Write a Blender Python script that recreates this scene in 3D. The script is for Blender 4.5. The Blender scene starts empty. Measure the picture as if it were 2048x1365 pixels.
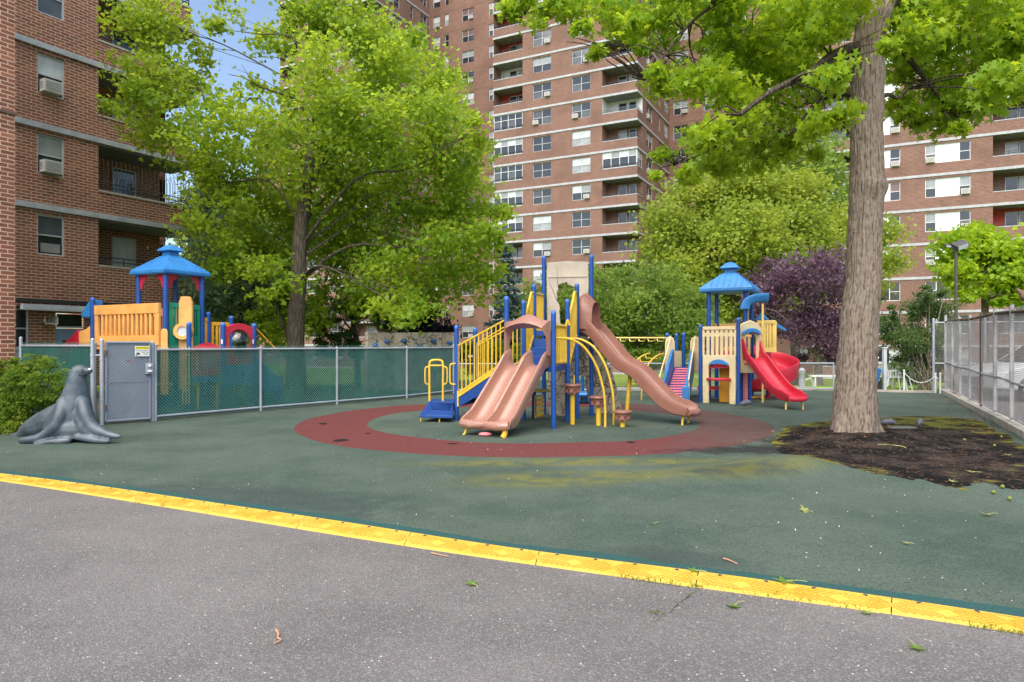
import bpy, math, random
import numpy as np
from mathutils import Vector, Matrix, noise as mnoise

# ------------------------------------------------------------------ camera, sky, sun, exposure
SC = bpy.context.scene
F, CX, HY, H = 1380.0, 1024.0, 688.0, 1.5          # focal length in pixels of the 2048 px frame, principal column, horizon row, eye height
cam_d = bpy.data.cameras.new('camera'); cam = bpy.data.objects.new('camera', cam_d)
SC.collection.objects.link(cam); SC.camera = cam
cam_d.sensor_width = 36.0; cam_d.lens = 36.0 * F / 2048.0
cam_d.shift_y = (HY - 682.5) / 2048.0
cam_d.clip_end = 2000.0; cam_d.clip_start = 0.05
cam.location = (0, 0, H); cam.rotation_euler = (math.pi / 2, 0, 0)

SUN_EL, SUN_AZ = math.radians(56), math.radians(200)   # azimuth clockwise from +Y
w = bpy.data.worlds.new('World'); SC.world = w; w.use_nodes = True
nt = w.node_tree; nt.nodes.clear()
sky = nt.nodes.new('ShaderNodeTexSky'); sky.sky_type = 'NISHITA'; sky.sun_disc = False
sky.sun_elevation = SUN_EL; sky.sun_rotation = SUN_AZ; sky.dust_density = 2.5; sky.air_density = 1.0; sky.ozone_density = 1.0
bg = nt.nodes.new('ShaderNodeBackground'); bg.inputs['Strength'].default_value = 0.15
wo = nt.nodes.new('ShaderNodeOutputWorld')
nt.links.new(sky.outputs[0], bg.inputs[0]); nt.links.new(bg.outputs[0], wo.inputs[0])
sd = bpy.data.lights.new('sun', 'SUN'); sun = bpy.data.objects.new('sun', sd); SC.collection.objects.link(sun)
sd.energy = 3.0; sd.angle = math.radians(80); sd.color = (1.0, 0.93, 0.82)
sdir = Vector((math.sin(SUN_AZ) * math.cos(SUN_EL), math.cos(SUN_AZ) * math.cos(SUN_EL), math.sin(SUN_EL)))
sun.rotation_euler = sdir.to_track_quat('Z', 'Y').to_euler(); sun.location = (-4, -6, 30)
vs = SC.view_settings; vs.view_transform = 'Standard'; vs.look = 'None'; vs.exposure = 0.85; vs.gamma = 1.0
SC.cycles.max_bounces = 8; SC.cycles.transparent_max_bounces = 24
SC.cycles.diffuse_bounces = 6; SC.cycles.glossy_bounces = 2; SC.cycles.transmission_bounces = 3
SC.cycles.caustics_reflective = False; SC.cycles.caustics_refractive = False

R = random.Random(7)
def px(p, d): return (p - CX) / F * d
def pz(y, d): return H + (HY - y) / F * d
def P(p, y, d): return Vector((px(p, d), d, pz(y, d)))
def G(p, y, z=0.0):
    d = F * (H - z) / (y - HY); return Vector((px(p, d), d, z))
def V(*a): return Vector(a)
def lerp(a, b, t): return a + (b - a) * t
def sstep(a, b, x):
    t = min(1, max(0, (x - a) / (b - a))); return t * t * (3 - 2 * t)

# ------------------------------------------------------------------ object helpers
INV = {}
def tag(o, label=None, cat=None, group=None, kind=None):
    if label: o['label'] = label
    if cat: o['category'] = cat
    if group: o['group'] = group
    if kind: o['kind'] = kind
    return o
def thing(name, label, cat, loc=(0, 0, 0), rz=0.0, group=None):
    o = bpy.data.objects.new(name, None); SC.collection.objects.link(o)
    o.empty_display_size = 0.2
    o.location = loc; o.rotation_euler = (0, 0, rz)
    INV[o.name] = (Matrix.Translation(Vector(loc)) @ Matrix.Rotation(rz, 4, 'Z')).inverted()
    return tag(o, label, cat, group)
def link(name, me, parent=None, loc=(0, 0, 0), rz=0.0):
    o = bpy.data.objects.new(name, me); SC.collection.objects.link(o)
    if parent is not None:
        o.parent = parent; INV[o.name] = INV.get(parent.name, Matrix())
    o.location = loc; o.rotation_euler = (0, 0, rz)
    return o
def dup(root, loc, rz=None, label=None, group=None):
    r = root.copy(); SC.collection.objects.link(r); r.location = loc
    if rz is not None: r.rotation_euler = (0, 0, rz)
    if label: r['label'] = label
    if group: r['group'] = group
    for ch in list(root.children):
        c = ch.copy(); SC.collection.objects.link(c); c.parent = r
        for g in ch.children:
            d = g.copy(); SC.collection.objects.link(d); d.parent = c
    return r

class MB:
    def __init__(s): s.v = []; s.f = []; s.m = []; s.cur = 0; s.M = None
    def add(s, vs, fs):
        b = len(s.v)
        for q in vs:
            q = Vector(q)
            if s.M is not None: q = s.M @ q
            s.v.append(q)
        for f in fs: s.f.append([i + b for i in f]); s.m.append(s.cur)
    def box(s, x0, x1, y0, y1, z0, z1):
        s.add([(x, y, z) for z in (z0, z1) for y in (y0, y1) for x in (x0, x1)],
              [(0, 2, 3, 1), (4, 5, 7, 6), (0, 1, 5, 4), (2, 6, 7, 3), (0, 4, 6, 2), (1, 3, 7, 5)])
    def bar(s, a, b, w, h, up=(0, 0, 1), ext=0.0):
        """box from a to b, w across, h along up"""
        a, b = Vector(a), Vector(b); t = (b - a).normalized(); u = Vector(up)
        sd_ = t.cross(u)
        if sd_.length < 1e-4: sd_ = t.cross(Vector((1, 0, 0)))
        sd_.normalize(); u = sd_.cross(t).normalized()
        a = a - t * ext; b = b + t * ext
        s.add([p + sd_ * i * w / 2 + u * j * h / 2 for p in (a, b) for j in (-1, 1) for i in (-1, 1)],
              [(0, 1, 3, 2), (4, 6, 7, 5), (0, 4, 5, 1), (2, 3, 7, 6), (0, 2, 6, 4), (1, 5, 7, 3)])
    def tube(s, pts, r, n=8, cap=True, close=False):
        pts = [Vector(p) for p in pts]; k = len(pts)
        rs = r if isinstance(r, (list, tuple)) else [r] * k
        vs = []; prev = None
        for i, p in enumerate(pts):
            if close: t = pts[(i + 1) % k] - pts[i - 1]
            else: t = pts[min(i + 1, k - 1)] - pts[max(i - 1, 0)]
            t.normalize()
            if prev is None:
                u = t.cross(Vector((0, 0, 1)))
                if u.length < 0.05: u = t.cross(Vector((1, 0, 0)))
            else: u = prev - t * prev.dot(t)
            u.normalize(); prev = u; q = t.cross(u)
            for j in range(n):
                a = 2 * math.pi * j / n
                vs.append(p + (u * math.cos(a) + q * math.sin(a)) * rs[i])
        fs = []
        for i in range(k if close else k - 1):
            i2 = (i + 1) % k
            for j in range(n):
                j2 = (j + 1) % n
                fs.append((i * n + j, i * n + j2, i2 * n + j2, i2 * n + j))
        if cap and not close:
            fs.append(tuple(range(n - 1, -1, -1))); fs.append(tuple((k - 1) * n + j for j in range(n)))
        s.add(vs, fs)
    def lathe(s, prof, c=(0, 0, 0), n=20):
        c = Vector(c); vs = []; fs = []
        for (r, z) in prof:
            for j in range(n):
                a = 2 * math.pi * j / n; vs.append(c + Vector((r * math.cos(a), r * math.sin(a), z)))
        for i in range(len(prof) - 1):
            for j in range(n):
                j2 = (j + 1) % n
                fs.append((i * n + j, i * n + j2, (i + 1) * n + j2, (i + 1) * n + j))
        fs.append(tuple(range(n - 1, -1, -1))); fs.append(tuple((len(prof) - 1) * n + j for j in range(n)))
        s.add(vs, fs)
    def prism(s, poly, fn, t):
        """poly: 2D outline; fn(u,v,w)->3D point; thickness t along w"""
        n = len(poly)
        s.add([fn(u, v, w) for w in (0, t) for (u, v) in poly],
              [tuple(range(n - 1, -1, -1)), tuple(range(n, 2 * n))] + [(i, (i + 1) % n, n + (i + 1) % n, n + i) for i in range(n)])
    def ring(s, outer, inner, fn, t):
        """frame between two outlines of equal length"""
        n = len(outer)
        vs = [fn(u, v, w) for w in (0, t) for L in (outer, inner) for (u, v) in L]
        fs = []
        for i in range(n):
            j = (i + 1) % n
            fs += [(i, n + i, n + j, j), (2 * n + i, 2 * n + j, 3 * n + j, 3 * n + i), (i, j, 2 * n + j, 2 * n + i), (n + i, 3 * n + i, 3 * n + j, n + j)]
        s.add(vs, fs)
    def ball(s, c, r, n=10, m=6, sq=(1, 1, 1)):
        c = Vector(c); vs = []; fs = []
        for i in range(1, m):
            th = math.pi * i / m
            for j in range(n):
                a = 2 * math.pi * j / n
                vs.append(c + Vector((r * sq[0] * math.sin(th) * math.cos(a), r * sq[1] * math.sin(th) * math.sin(a), r * sq[2] * math.cos(th))))
        for i in range(m - 2):
            for j in range(n):
                j2 = (j + 1) % n; fs.append((i * n + j, (i + 1) * n + j, (i + 1) * n + j2, i * n + j2))
        k = len(vs); vs += [c + Vector((0, 0, r * sq[2])), c - Vector((0, 0, r * sq[2]))]
        for j in range(n):
            j2 = (j + 1) % n; fs.append((k, j, j2)); fs.append((k + 1, (m - 2) * n + j2, (m - 2) * n + j))
        s.add(vs, fs)
    def mesh(s, name, mats, inv=None, smooth=True, ang=35):
        me = bpy.data.meshes.new(name)
        vs = [inv @ q for q in s.v] if inv is not None else s.v
        me.from_pydata([tuple(q) for q in vs], [], s.f)
        for m_ in (mats if isinstance(mats, (list, tuple)) else [mats]): me.materials.append(m_)
        if max(s.m, default=0) > 0: me.polygons.foreach_set('material_index', s.m)
        if smooth:
            me.polygons.foreach_set('use_smooth', [True] * len(s.f))
            me.set_sharp_from_angle(angle=math.radians(ang))
        me.update(); return me
    def build(s, name, mats, parent=None, local=False, smooth=True, ang=35, bevel=0, seg=2, fix=False):
        inv = None
        if parent is not None and not local: inv = INV[parent.name]
        o = link(name, s.mesh(name, mats, inv, smooth, ang), parent)
        if fix:
            import bmesh
            bm = bmesh.new(); bm.from_mesh(o.data); bmesh.ops.recalc_face_normals(bm, faces=bm.faces); bm.to_mesh(o.data); bm.free()
        if bevel:
            b = o.modifiers.new('bevel', 'BEVEL'); b.width = bevel; b.segments = seg; b.limit_method = 'ANGLE'; b.angle_limit = math.radians(40)
        return o

def spline(pts, n=8):
    """Catmull-Rom through 3D points"""
    pts = [Vector(p) for p in pts]; out = []
    for i in range(len(pts) - 1):
        p0 = pts[max(i - 1, 0)]; p1 = pts[i]; p2 = pts[i + 1]; p3 = pts[min(i + 2, len(pts) - 1)]
        for k in range(n):
            t = k / n
            out.append(0.5 * ((2 * p1) + (p2 - p0) * t + (2 * p0 - 5 * p1 + 4 * p2 - p3) * t * t + (3 * p1 - p0 - 3 * p2 + p3) * t ** 3))
    out.append(pts[-1]); return out

# ------------------------------------------------------------------ materials
class NT:
    def __init__(s, name):
        s.mat = bpy.data.materials.new(name); s.mat.use_nodes = True; s.t = s.mat.node_tree; s.t.nodes.clear()
        s.out = s.n('ShaderNodeOutputMaterial')
    def n(s, typ, **kw):
        x = s.t.nodes.new(typ)
        for k, v in kw.items(): setattr(x, k, v)
        return x
    def l(s, a, b): s.t.links.new(a, b)
    def val(s, inp, v):
        if hasattr(v, 'is_output') or hasattr(v, 'links'): s.l(v, inp)
        else: inp.default_value = v
    def math(s, op, a, b=0.0, c=None, clamp=False):
        x = s.n('ShaderNodeMath', operation=op); x.use_clamp = clamp
        s.val(x.inputs[0], a); s.val(x.inputs[1], b)
        if c is not None: s.val(x.inputs[2], c)
        return x.outputs[0]
    def mix(s, f, a, b, mode='MIX'):
        x = s.n('ShaderNodeMix', data_type='RGBA', blend_type=mode)
        s.val(x.inputs[0], f); s.val(x.inputs[6], c4(a)); s.val(x.inputs[7], c4(b)); return x.outputs[2]
    def noise(s, vec, scale, detail=4, rough=0.55, w=None):
        x = s.n('ShaderNodeTexNoise'); x.inputs['Scale'].default_value = scale; x.inputs['Detail'].default_value = detail; x.inputs['Roughness'].default_value = rough
        if vec is not None: s.l(vec, x.inputs['Vector'])
        return x.outputs[0]
    def ramp(s, f, a, b, ca=0.0, cb=1.0):
        x = s.n('ShaderNodeMapRange', interpolation_type='SMOOTHSTEP'); s.val(x.inputs[0], f)
        x.inputs[1].default_value = a; x.inputs[2].default_value = b; x.inputs[3].default_value = ca; x.inputs[4].default_value = cb; return x.outputs[0]
    def obj(s): return s.n('ShaderNodeTexCoord').outputs['Object']
    def geo(s): return s.n('ShaderNodeNewGeometry')
    def bump(s, h, strength=0.3, dist=0.01):
        x = s.n('ShaderNodeBump'); x.inputs['Strength'].default_value = strength; x.inputs['Distance'].default_value = dist; s.l(h, x.inputs['Height']); return x.outputs[0]
    def pbsdf(s, col, rough=0.5, spec=0.5, metal=0.0, normal=None, coat=0.0):
        x = s.n('ShaderNodeBsdfPrincipled'); s.val(x.inputs['Base Color'], c4(col)); s.val(x.inputs['Roughness'], rough)
        x.inputs['Specular IOR Level'].default_value = spec; x.inputs['Metallic'].default_value = metal; x.inputs['Coat Weight'].default_value = coat
        if normal is not None: s.l(normal, x.inputs['Normal'])
        return x
    def done(s, sh): s.l(sh if hasattr(sh, 'is_output') else sh.outputs[0], s.out.inputs[0]); return s.mat
def c4(c):
    if isinstance(c, (tuple, list)): return (c[0], c[1], c[2], 1.0)
    return c
def sc(c, k): return tuple(min(1, x * k) for x in c)

def plastic(name, col, rough=0.35, var=0.12, spec=0.5, metal=0.0, scale=3.0, fade=0.25):
    t = NT(name); o = t.obj()
    a = t.noise(o, scale, 5); b = t.noise(o, scale * 14, 3)
    c = t.mix(t.ramp(a, 0.3, 0.7), sc(col, 1 - var), sc(col, 1 + var))
    c = t.mix(t.math('MULTIPLY', t.ramp(b, 0.55, 0.8), fade), c, tuple(0.6 * x + 0.22 for x in col))
    g_ = t.noise(o, scale * 2.3, 6, .7); c = t.mix(t.ramp(g_, .56, .80, 0, .38), c, tuple(0.55 * x + .012 for x in col))
    rr = t.math('ADD', t.math('ADD', t.math('MULTIPLY', b, 0.25), t.math('MULTIPLY', g_, .18)), rough - 0.16)
    return t.done(t.pbsdf(c, rr, spec, metal, t.bump(b, 0.06, 0.01)))
M = {}
M['blue'] = plastic('blue_post_paint', (0.008, 0.070, 0.31), 0.3, fade=.12)
M['lblue'] = plastic('light_blue_plastic', (0.03, 0.20, 0.50), 0.42, fade=0.35)
M['dblue'] = plastic('dark_blue_coating', (0.008, 0.055, 0.24), 0.4)
M['teal'] = plastic('teal_blue_plastic', (0.02, 0.12, 0.32), 0.45)
M['yellow'] = plastic('yellow_paint', (0.68, 0.44, 0.035), 0.35)
M['cream'] = plastic('cream_plastic', (0.72, 0.58, 0.33), 0.45)
M['pyellow'] = plastic('pale_yellow_plastic', (0.85, 0.62, 0.18), 0.45)
M['orange'] = plastic('orange_plastic', (0.86, 0.42, 0.115), 0.45)
M['amber'] = plastic('amber_plastic', (0.80, 0.36, 0.02), 0.45)
M['green'] = plastic('green_plastic', (0.005, 0.24, 0.13), 0.4)
M['red'] = plastic('red_plastic', (0.55, 0.02, 0.045), 0.36)
M['pink'] = plastic('pink_faded_plastic', (0.72, 0.17, 0.20), 0.5, fade=0.5)
M['salmon'] = plastic('salmon_plastic', (0.345, 0.172, 0.122), 0.20, 0.05, fade=0.08, spec=0.9)
M['salmond'] = plastic('salmon_plastic_dull', (0.29, 0.128, 0.092), 0.3)
M['stone'] = plastic('moulded_stone_plastic', (0.46, 0.40, 0.32), 0.6)
M['galv'] = plastic('galvanised_steel', (0.36, 0.39, 0.44), 0.45, metal=0.25)
M['galvr'] = plastic('weathered_galvanised_steel', (0.46, 0.46, 0.47), 0.55, metal=0.2, var=0.3)
M['wire'] = plastic('galvanised_wire', (0.24, 0.23, 0.22), 0.5, metal=0.2)
M['gwire'] = plastic('green_coated_wire', (0.12, 0.28, 0.25), 0.5)
M['rust'] = plastic('rusty_steel', (0.14, 0.09, 0.065), 0.8, var=0.4)
M['white'] = plastic('white_paint', (0.72, 0.73, 0.74), 0.45, 0.06)
M['frame'] = plastic('aluminium_frame', (0.48, 0.50, 0.53), 0.45, 0.1)
M['black'] = plastic('black_metal', (0.025, 0.025, 0.028), 0.5)
M['dgrey'] = plastic('dark_grey_metal', (0.06, 0.055, 0.055), 0.5)
M['band'] = plastic('painted_concrete_band', (0.40, 0.415, 0.44), 0.7, 0.15)
M['conc'] = plastic('concrete', (0.42, 0.38, 0.32), 0.85, 0.15)
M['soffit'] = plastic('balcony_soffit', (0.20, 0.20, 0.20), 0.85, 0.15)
M['door'] = plastic('blue_grey_door', (0.17, 0.25, 0.36), 0.5)
M['acw'] = plastic('air_conditioner_case', (0.55, 0.53, 0.49), 0.5)
M['acg'] = plastic('air_conditioner_grille', (0.25, 0.25, 0.25), 0.6)
M['rubber'] = plastic('black_rubber', (0.02, 0.02, 0.02), 0.7)
M['ywhite'] = plastic('paint_mark_white', (0.78, 0.78, 0.76), 0.5)
M['sblk'] = plastic('sign_black', (0.02, 0.02, 0.02), 0.5)
M['syel'] = plastic('sign_yellow', (0.85, 0.72, 0.02), 0.45)
M['carw'] = plastic('white_car_paint', (0.62, 0.63, 0.66), 0.2, 0.03)

def glass(name, col=(0.02, 0.025, 0.03), rough=0.06, spec=0.9):
    t = NT(name); o = t.obj(); a = t.noise(o, 1.5, 2)
    return t.done(t.pbsdf(t.mix(a, sc(col, 0.6), sc(col, 1.6)), rough, spec, 0.0, t.bump(t.noise(o, 0.9, 1), 0.12, 0.05)))
M['glass'] = glass('window_glass')
M['blind'] = glass('window_with_blind', (0.27, 0.29, 0.30), 0.18, 0.6)
M['blindw'] = glass('window_with_white_blind', (0.50, 0.53, 0.55), 0.2, 0.6)
M['curt'] = glass('window_with_curtain', (0.16, 0.10, 0.10), 0.15, 0.6)
M['screen'] = glass('window_grey_screen', (0.08, 0.09, 0.10), 0.2, 0.5)
t = NT('clear_bubble'); fr = t.n('ShaderNodeFresnel'); fr.inputs[0].default_value = 1.45
tr = t.n('ShaderNodeBsdfTransparent'); tr.inputs[0].default_value = (0.85, 0.88, 0.9, 1); gl = t.n('ShaderNodeBsdfGlossy'); gl.inputs['Roughness'].default_value = 0.05
mx = t.n('ShaderNodeMixShader'); t.l(t.math('ADD', fr.outputs[0], 0.06), mx.inputs[0]); t.l(tr.outputs[0], mx.inputs[1]); t.l(gl.outputs[0], mx.inputs[2])
M['bubble'] = t.done(mx)
t = NT('green_privacy_mesh'); o = t.obj(); nz = t.noise(o, 2.2, 4)
df = t.pbsdf(t.mix(t.ramp(nz, 0.3, 0.7), (0.002, 0.062, 0.054), (0.003, 0.095, 0.082)), 0.8, 0.2, 0.0, t.bump(t.noise(o, 3.0, 3), 0.5, 0.08))
tr = t.n('ShaderNodeBsdfTransparent'); mx = t.n('ShaderNodeMixShader'); mx.inputs[0].default_value = 0.86
t.l(tr.outputs[0], mx.inputs[1]); t.l(df.outputs[0], mx.inputs[2]); M['mesh'] = t.done(mx)

def brick(name, cols, mortar, bw=0.30, rh=0.10, ms=0.011, stain=0.5):
    t = NT(name); o = t.obj(); sp = t.n('ShaderNodeSeparateXYZ'); t.l(o, sp.inputs[0])
    cb = t.n('ShaderNodeCombineXYZ'); t.l(t.math('ADD', sp.outputs[0], sp.outputs[1]), cb.inputs[0]); t.l(sp.outputs[2], cb.inputs[1])
    b = t.n('ShaderNodeTexBrick'); t.l(cb.outputs[0], b.inputs['Vector']); b.inputs['Scale'].default_value = 1.0
    b.inputs['Brick Width'].default_value = bw; b.inputs['Row Height'].default_value = rh; b.inputs['Mortar Size'].default_value = ms
    b.inputs['Mortar Smooth'].default_value = 0.15; b.inputs['Bias'].default_value = 0.0
    b.inputs['Color1'].default_value = c4((0, 0, 0)); b.inputs['Color2'].default_value = c4((1, 1, 1)); b.inputs['Mortar'].default_value = c4((0.5, 0.5, 0.5))
    cr = t.n('ShaderNodeValToRGB'); t.l(b.outputs['Color'], cr.inputs[0])
    e = cr.color_ramp.elements; e[0].position = 0.0; e[0].color = c4(cols[0]); e[1].position = 1.0; e[1].color = c4(cols[2])
    k = e.new(0.45); k.color = c4(cols[1]); k = e.new(0.86); k.color = c4(cols[1])
    n1 = t.noise(cb.outputs[0], 0.35, 5, 0.6); n2 = t.noise(cb.outputs[0], 7.0, 4)
    c = t.mix(t.math('MULTIPLY', t.ramp(n1, 0.40, 0.75), stain), cr.outputs[0], sc(cols[0], 0.8))
    c = t.mix(t.math('MULTIPLY', n2, 0.35), c, sc(cols[2], 0.75))
    mt = t.mix(t.ramp(n1, 0.35, 0.7), mortar, sc(mortar, 0.72))
    c = t.mix(b.outputs['Fac'], c, mt)
    hgt = t.math('ADD', t.math('MULTIPLY', b.outputs['Fac'], -1.0), t.math('MULTIPLY', n2, 0.35))
    return t.done(t.pbsdf(c, 0.85, 0.25, 0.0, t.bump(hgt, 0.5, 0.012)))
M['brick'] = brick('red_brick', ((0.16, 0.068, 0.050), (0.27, 0.105, 0.072), (0.39, 0.155, 0.095)), (0.66, 0.47, 0.33))
M['brickl'] = brick('tower_brick', ((0.145, 0.078, 0.063), (0.215, 0.108, 0.085), (0.28, 0.145, 0.108)), (0.36, 0.26, 0.205), stain=0.75)
M['brickd'] = brick('dark_brick', ((0.05, 0.024, 0.018), (0.075, 0.033, 0.024), (0.10, 0.045, 0.03)), (0.10, 0.07, 0.055))

def leafmat(name, c1, c2, c3, trans, gloss=0.35, nscale=0.55):
    """c1 darker tone, c2 main tone, c3 young yellowish tone; varies leaf by leaf and bough by bough"""
    t = NT(name); g = t.geo(); o = t.obj()
    big = t.ramp(t.noise(o, nscale, 3), 0.40, 0.72)
    rnd = g.outputs['Random Per Island']
    c = t.mix(rnd, c1, c2); c = t.mix(t.math('MULTIPLY', big, t.math('ADD', t.math('MULTIPLY', rnd, 0.6), 0.35)), c, c3)
    d = t.pbsdf(c, 0.5, gloss); tl = t.n('ShaderNodeBsdfTranslucent')
    t.l(t.mix(0.5, c, c4(trans)), tl.inputs[0])
    ad = t.n('ShaderNodeMixShader'); ad.inputs[0].default_value = 0.56
    t.l(d.outputs[0], ad.inputs[1]); t.l(tl.outputs[0], ad.inputs[2]); return t.done(ad)
M['leafA'] = leafmat('plane_leaves', (0.12, 0.24, 0.02), (0.25, 0.41, 0.032), (0.48, 0.57, 0.045), (0.68, 0.80, 0.055))
M['leafB'] = leafmat('sweetgum_leaves', (0.13, 0.27, 0.018), (0.26, 0.44, 0.025), (0.45, 0.57, 0.03), (0.80, 0.92, 0.04), nscale=0.8)
M['leafC'] = leafmat('yellow_green_leaves', (0.16, 0.24, 0.03), (0.29, 0.39, 0.05), (0.54, 0.58, 0.08), (0.6, 0.68, 0.08))
M['leafD'] = leafmat('locust_leaves', (0.11, 0.19, 0.035), (0.19, 0.31, 0.055), (0.32, 0.42, 0.07), (0.42, 0.55, 0.08))
M['leafP'] = leafmat('purple_leaves', (0.07, 0.036, 0.058), (0.20, 0.11, 0.175), (0.36, 0.25, 0.35), (0.2, 0.08, 0.13), 0.5)
M['leafK'] = leafmat('dark_maple_leaves', (0.012, 0.013, 0.020), (0.03, 0.032, 0.045), (0.05, 0.05, 0.065), (0.05, 0.04, 0.05), 0.4)
M['leafS'] = leafmat('blue_spruce_needles', (0.09, 0.155, 0.16), (0.19, 0.29, 0.30), (0.34, 0.46, 0.47), (0.2, 0.3, 0.25), 0.2)
M['leafN'] = leafmat('pine_needles', (0.03, 0.075, 0.025), (0.08, 0.16, 0.045), (0.18, 0.28, 0.07), (0.12, 0.2, 0.05), 0.2)
M['leafG'] = leafmat('grey_green_needles', (0.11, 0.18, 0.10), (0.22, 0.32, 0.18), (0.36, 0.48, 0.32), (0.15, 0.25, 0.1), 0.2)
M['leafM'] = leafmat('myrtle_leaves', (0.045, 0.09, 0.028), (0.10, 0.18, 0.045), (0.19, 0.22, 0.07), (0.25, 0.38, 0.08), 0.5)
M['leafH'] = leafmat('hedge_leaves', (0.07, 0.14, 0.015), (0.16, 0.27, 0.03), (0.36, 0.42, 0.05), (0.35, 0.48, 0.05), 0.3, 1.6)

def barkmat(name, c1, c2, sx=14, sz=2.2, bump=0.8):
    t = NT(name); o = t.obj(); mp = t.n('ShaderNodeMapping'); t.l(o, mp.inputs[0]); mp.inputs['Scale'].default_value = (sx, sx, sz)
    v = t.n('ShaderNodeTexVoronoi', feature='DISTANCE_TO_EDGE'); v.inputs['Scale'].default_value = 1.0
    ds = t.n('ShaderNodeVectorMath', operation='ADD'); n3 = t.n('ShaderNodeTexNoise'); n3.inputs['Scale'].default_value = 1.4; t.l(mp.outputs[0], n3.inputs[0]); t.l(mp.outputs[0], ds.inputs[0]); t.l(n3.outputs[1], ds.inputs[1])
    t.l(ds.outputs[0], v.inputs[0])
    e = t.ramp(v.outputs[0], 0.0, 0.22); n = t.noise(o, 26, 4); big = t.noise(o, 1.3, 4)
    c = t.mix(e, c1, c2); c = t.mix(t.math('MULTIPLY', n, 0.5), c, sc(c2, 1.25)); c = t.mix(t.math('MULTIPLY', t.ramp(big, 0.4, 0.7), 0.35), c, c1)
    return t.done(t.pbsdf(c, 0.9, 0.2, 0.0, t.bump(t.math('ADD', e, t.math('MULTIPLY', n, 0.4)), bump, 0.02)))
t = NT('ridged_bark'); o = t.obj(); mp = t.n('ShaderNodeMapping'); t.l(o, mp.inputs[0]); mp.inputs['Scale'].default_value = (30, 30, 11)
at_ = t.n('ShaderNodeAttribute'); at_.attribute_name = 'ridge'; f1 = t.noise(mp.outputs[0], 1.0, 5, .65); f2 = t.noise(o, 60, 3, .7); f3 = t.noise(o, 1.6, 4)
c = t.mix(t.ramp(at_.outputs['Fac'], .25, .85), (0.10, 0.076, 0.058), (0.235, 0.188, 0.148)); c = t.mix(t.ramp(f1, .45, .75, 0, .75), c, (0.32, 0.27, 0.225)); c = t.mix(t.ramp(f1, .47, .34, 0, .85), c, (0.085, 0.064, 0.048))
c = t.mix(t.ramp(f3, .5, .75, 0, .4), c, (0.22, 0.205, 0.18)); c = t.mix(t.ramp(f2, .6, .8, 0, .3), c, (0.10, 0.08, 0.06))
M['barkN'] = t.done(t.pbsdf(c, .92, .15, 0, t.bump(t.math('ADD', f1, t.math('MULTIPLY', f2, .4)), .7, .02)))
M['barkD'] = barkmat('dark_bark', (0.03, 0.024, 0.018), (0.10, 0.08, 0.06))
M['barkM'] = barkmat('grey_brown_bark', (0.05, 0.04, 0.03), (0.14, 0.115, 0.085))
M['barkL'] = barkmat('pale_bark', (0.16, 0.13, 0.10), (0.34, 0.30, 0.25))
# ------------------------------------------------------------------ ground
RC, RI, RO = (0.386, 13.26), 3.1, 4.36              # the red ring: centre, inner and outer radius
def hland(x, y):                                     # lawn level falls towards the tall building
    return -1.35 * sstep(24, 46, y) - 0.06
def hrub(x, y):
    z = 0.03
    # roots lift the rubber in a long hump by the big tree
    a = Vector((0.2, 6.6)); b = Vector((3.4, 8.3)); ab = b - a; p = Vector((x, y)) - a
    t_ = max(0, min(1, p.dot(ab) / ab.dot(ab))); dd = (p - ab * t_).length
    z += 0.065 * math.exp(-(dd / 0.42) ** 2) * sstep(0, 0.5, t_)
    a = Vector((3.4, 8.4)); b = Vector((5.2, 6.9)); ab = b - a; p = Vector((x, y)) - a
    t_ = max(0, min(1, p.dot(ab) / ab.dot(ab))); dd = (p - ab * t_).length
    z += 0.05 * math.exp(-(dd / 0.55) ** 2)
    z += 0.018 * mnoise.noise(Vector((x * 0.55, y * 0.8, 3.1))) * sstep(4.0, 6.0, y + 0.5 * x)
    return z
def grid_obj(name, xs, ys, hf, mat, keep=None):
    mb = MB(); nx, ny = len(xs), len(ys)
    vs = [(x, y, hf(x, y)) for y in ys for x in xs]; fs = []
    for j in range(ny - 1):
        for i in range(nx - 1):
            fs.append((j * nx + i, j * nx + i + 1, (j + 1) * nx + i + 1, (j + 1) * nx + i))
    me = bpy.data.meshes.new(name); me.from_pydata(vs, [], fs); me.materials.append(mat)
    me.polygons.foreach_set('use_smooth', [True] * len(fs)); me.update()
    return link(name, me)

# lawn sheet out to the horizon
t = NT('lawn_grass'); o = t.obj(); n1 = t.noise(o, 0.25, 4); n2 = t.noise(o, 9, 5)
c = t.mix(t.ramp(n1, 0.35, 0.65), (0.13, 0.22, 0.03), (0.22, 0.30, 0.045)); c = t.mix(t.math('MULTIPLY', n2, 0.5), c, (0.08, 0.12, 0.02))
M['lawn'] = t.done(t.pbsdf(c, 0.9, 0.1, 0.0, t.bump(n2, 0.8, 0.06)))
ax = [-900, -300, -120] + list(range(-60, 61, 4)) + [120, 300, 900]
ay = [-300, -60] + list(range(-12, 80, 3)) + [120, 300, 900]
o_ = grid_obj('lawn', ax, ay, hland, M['lawn']); tag(o_, kind='structure')

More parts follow.
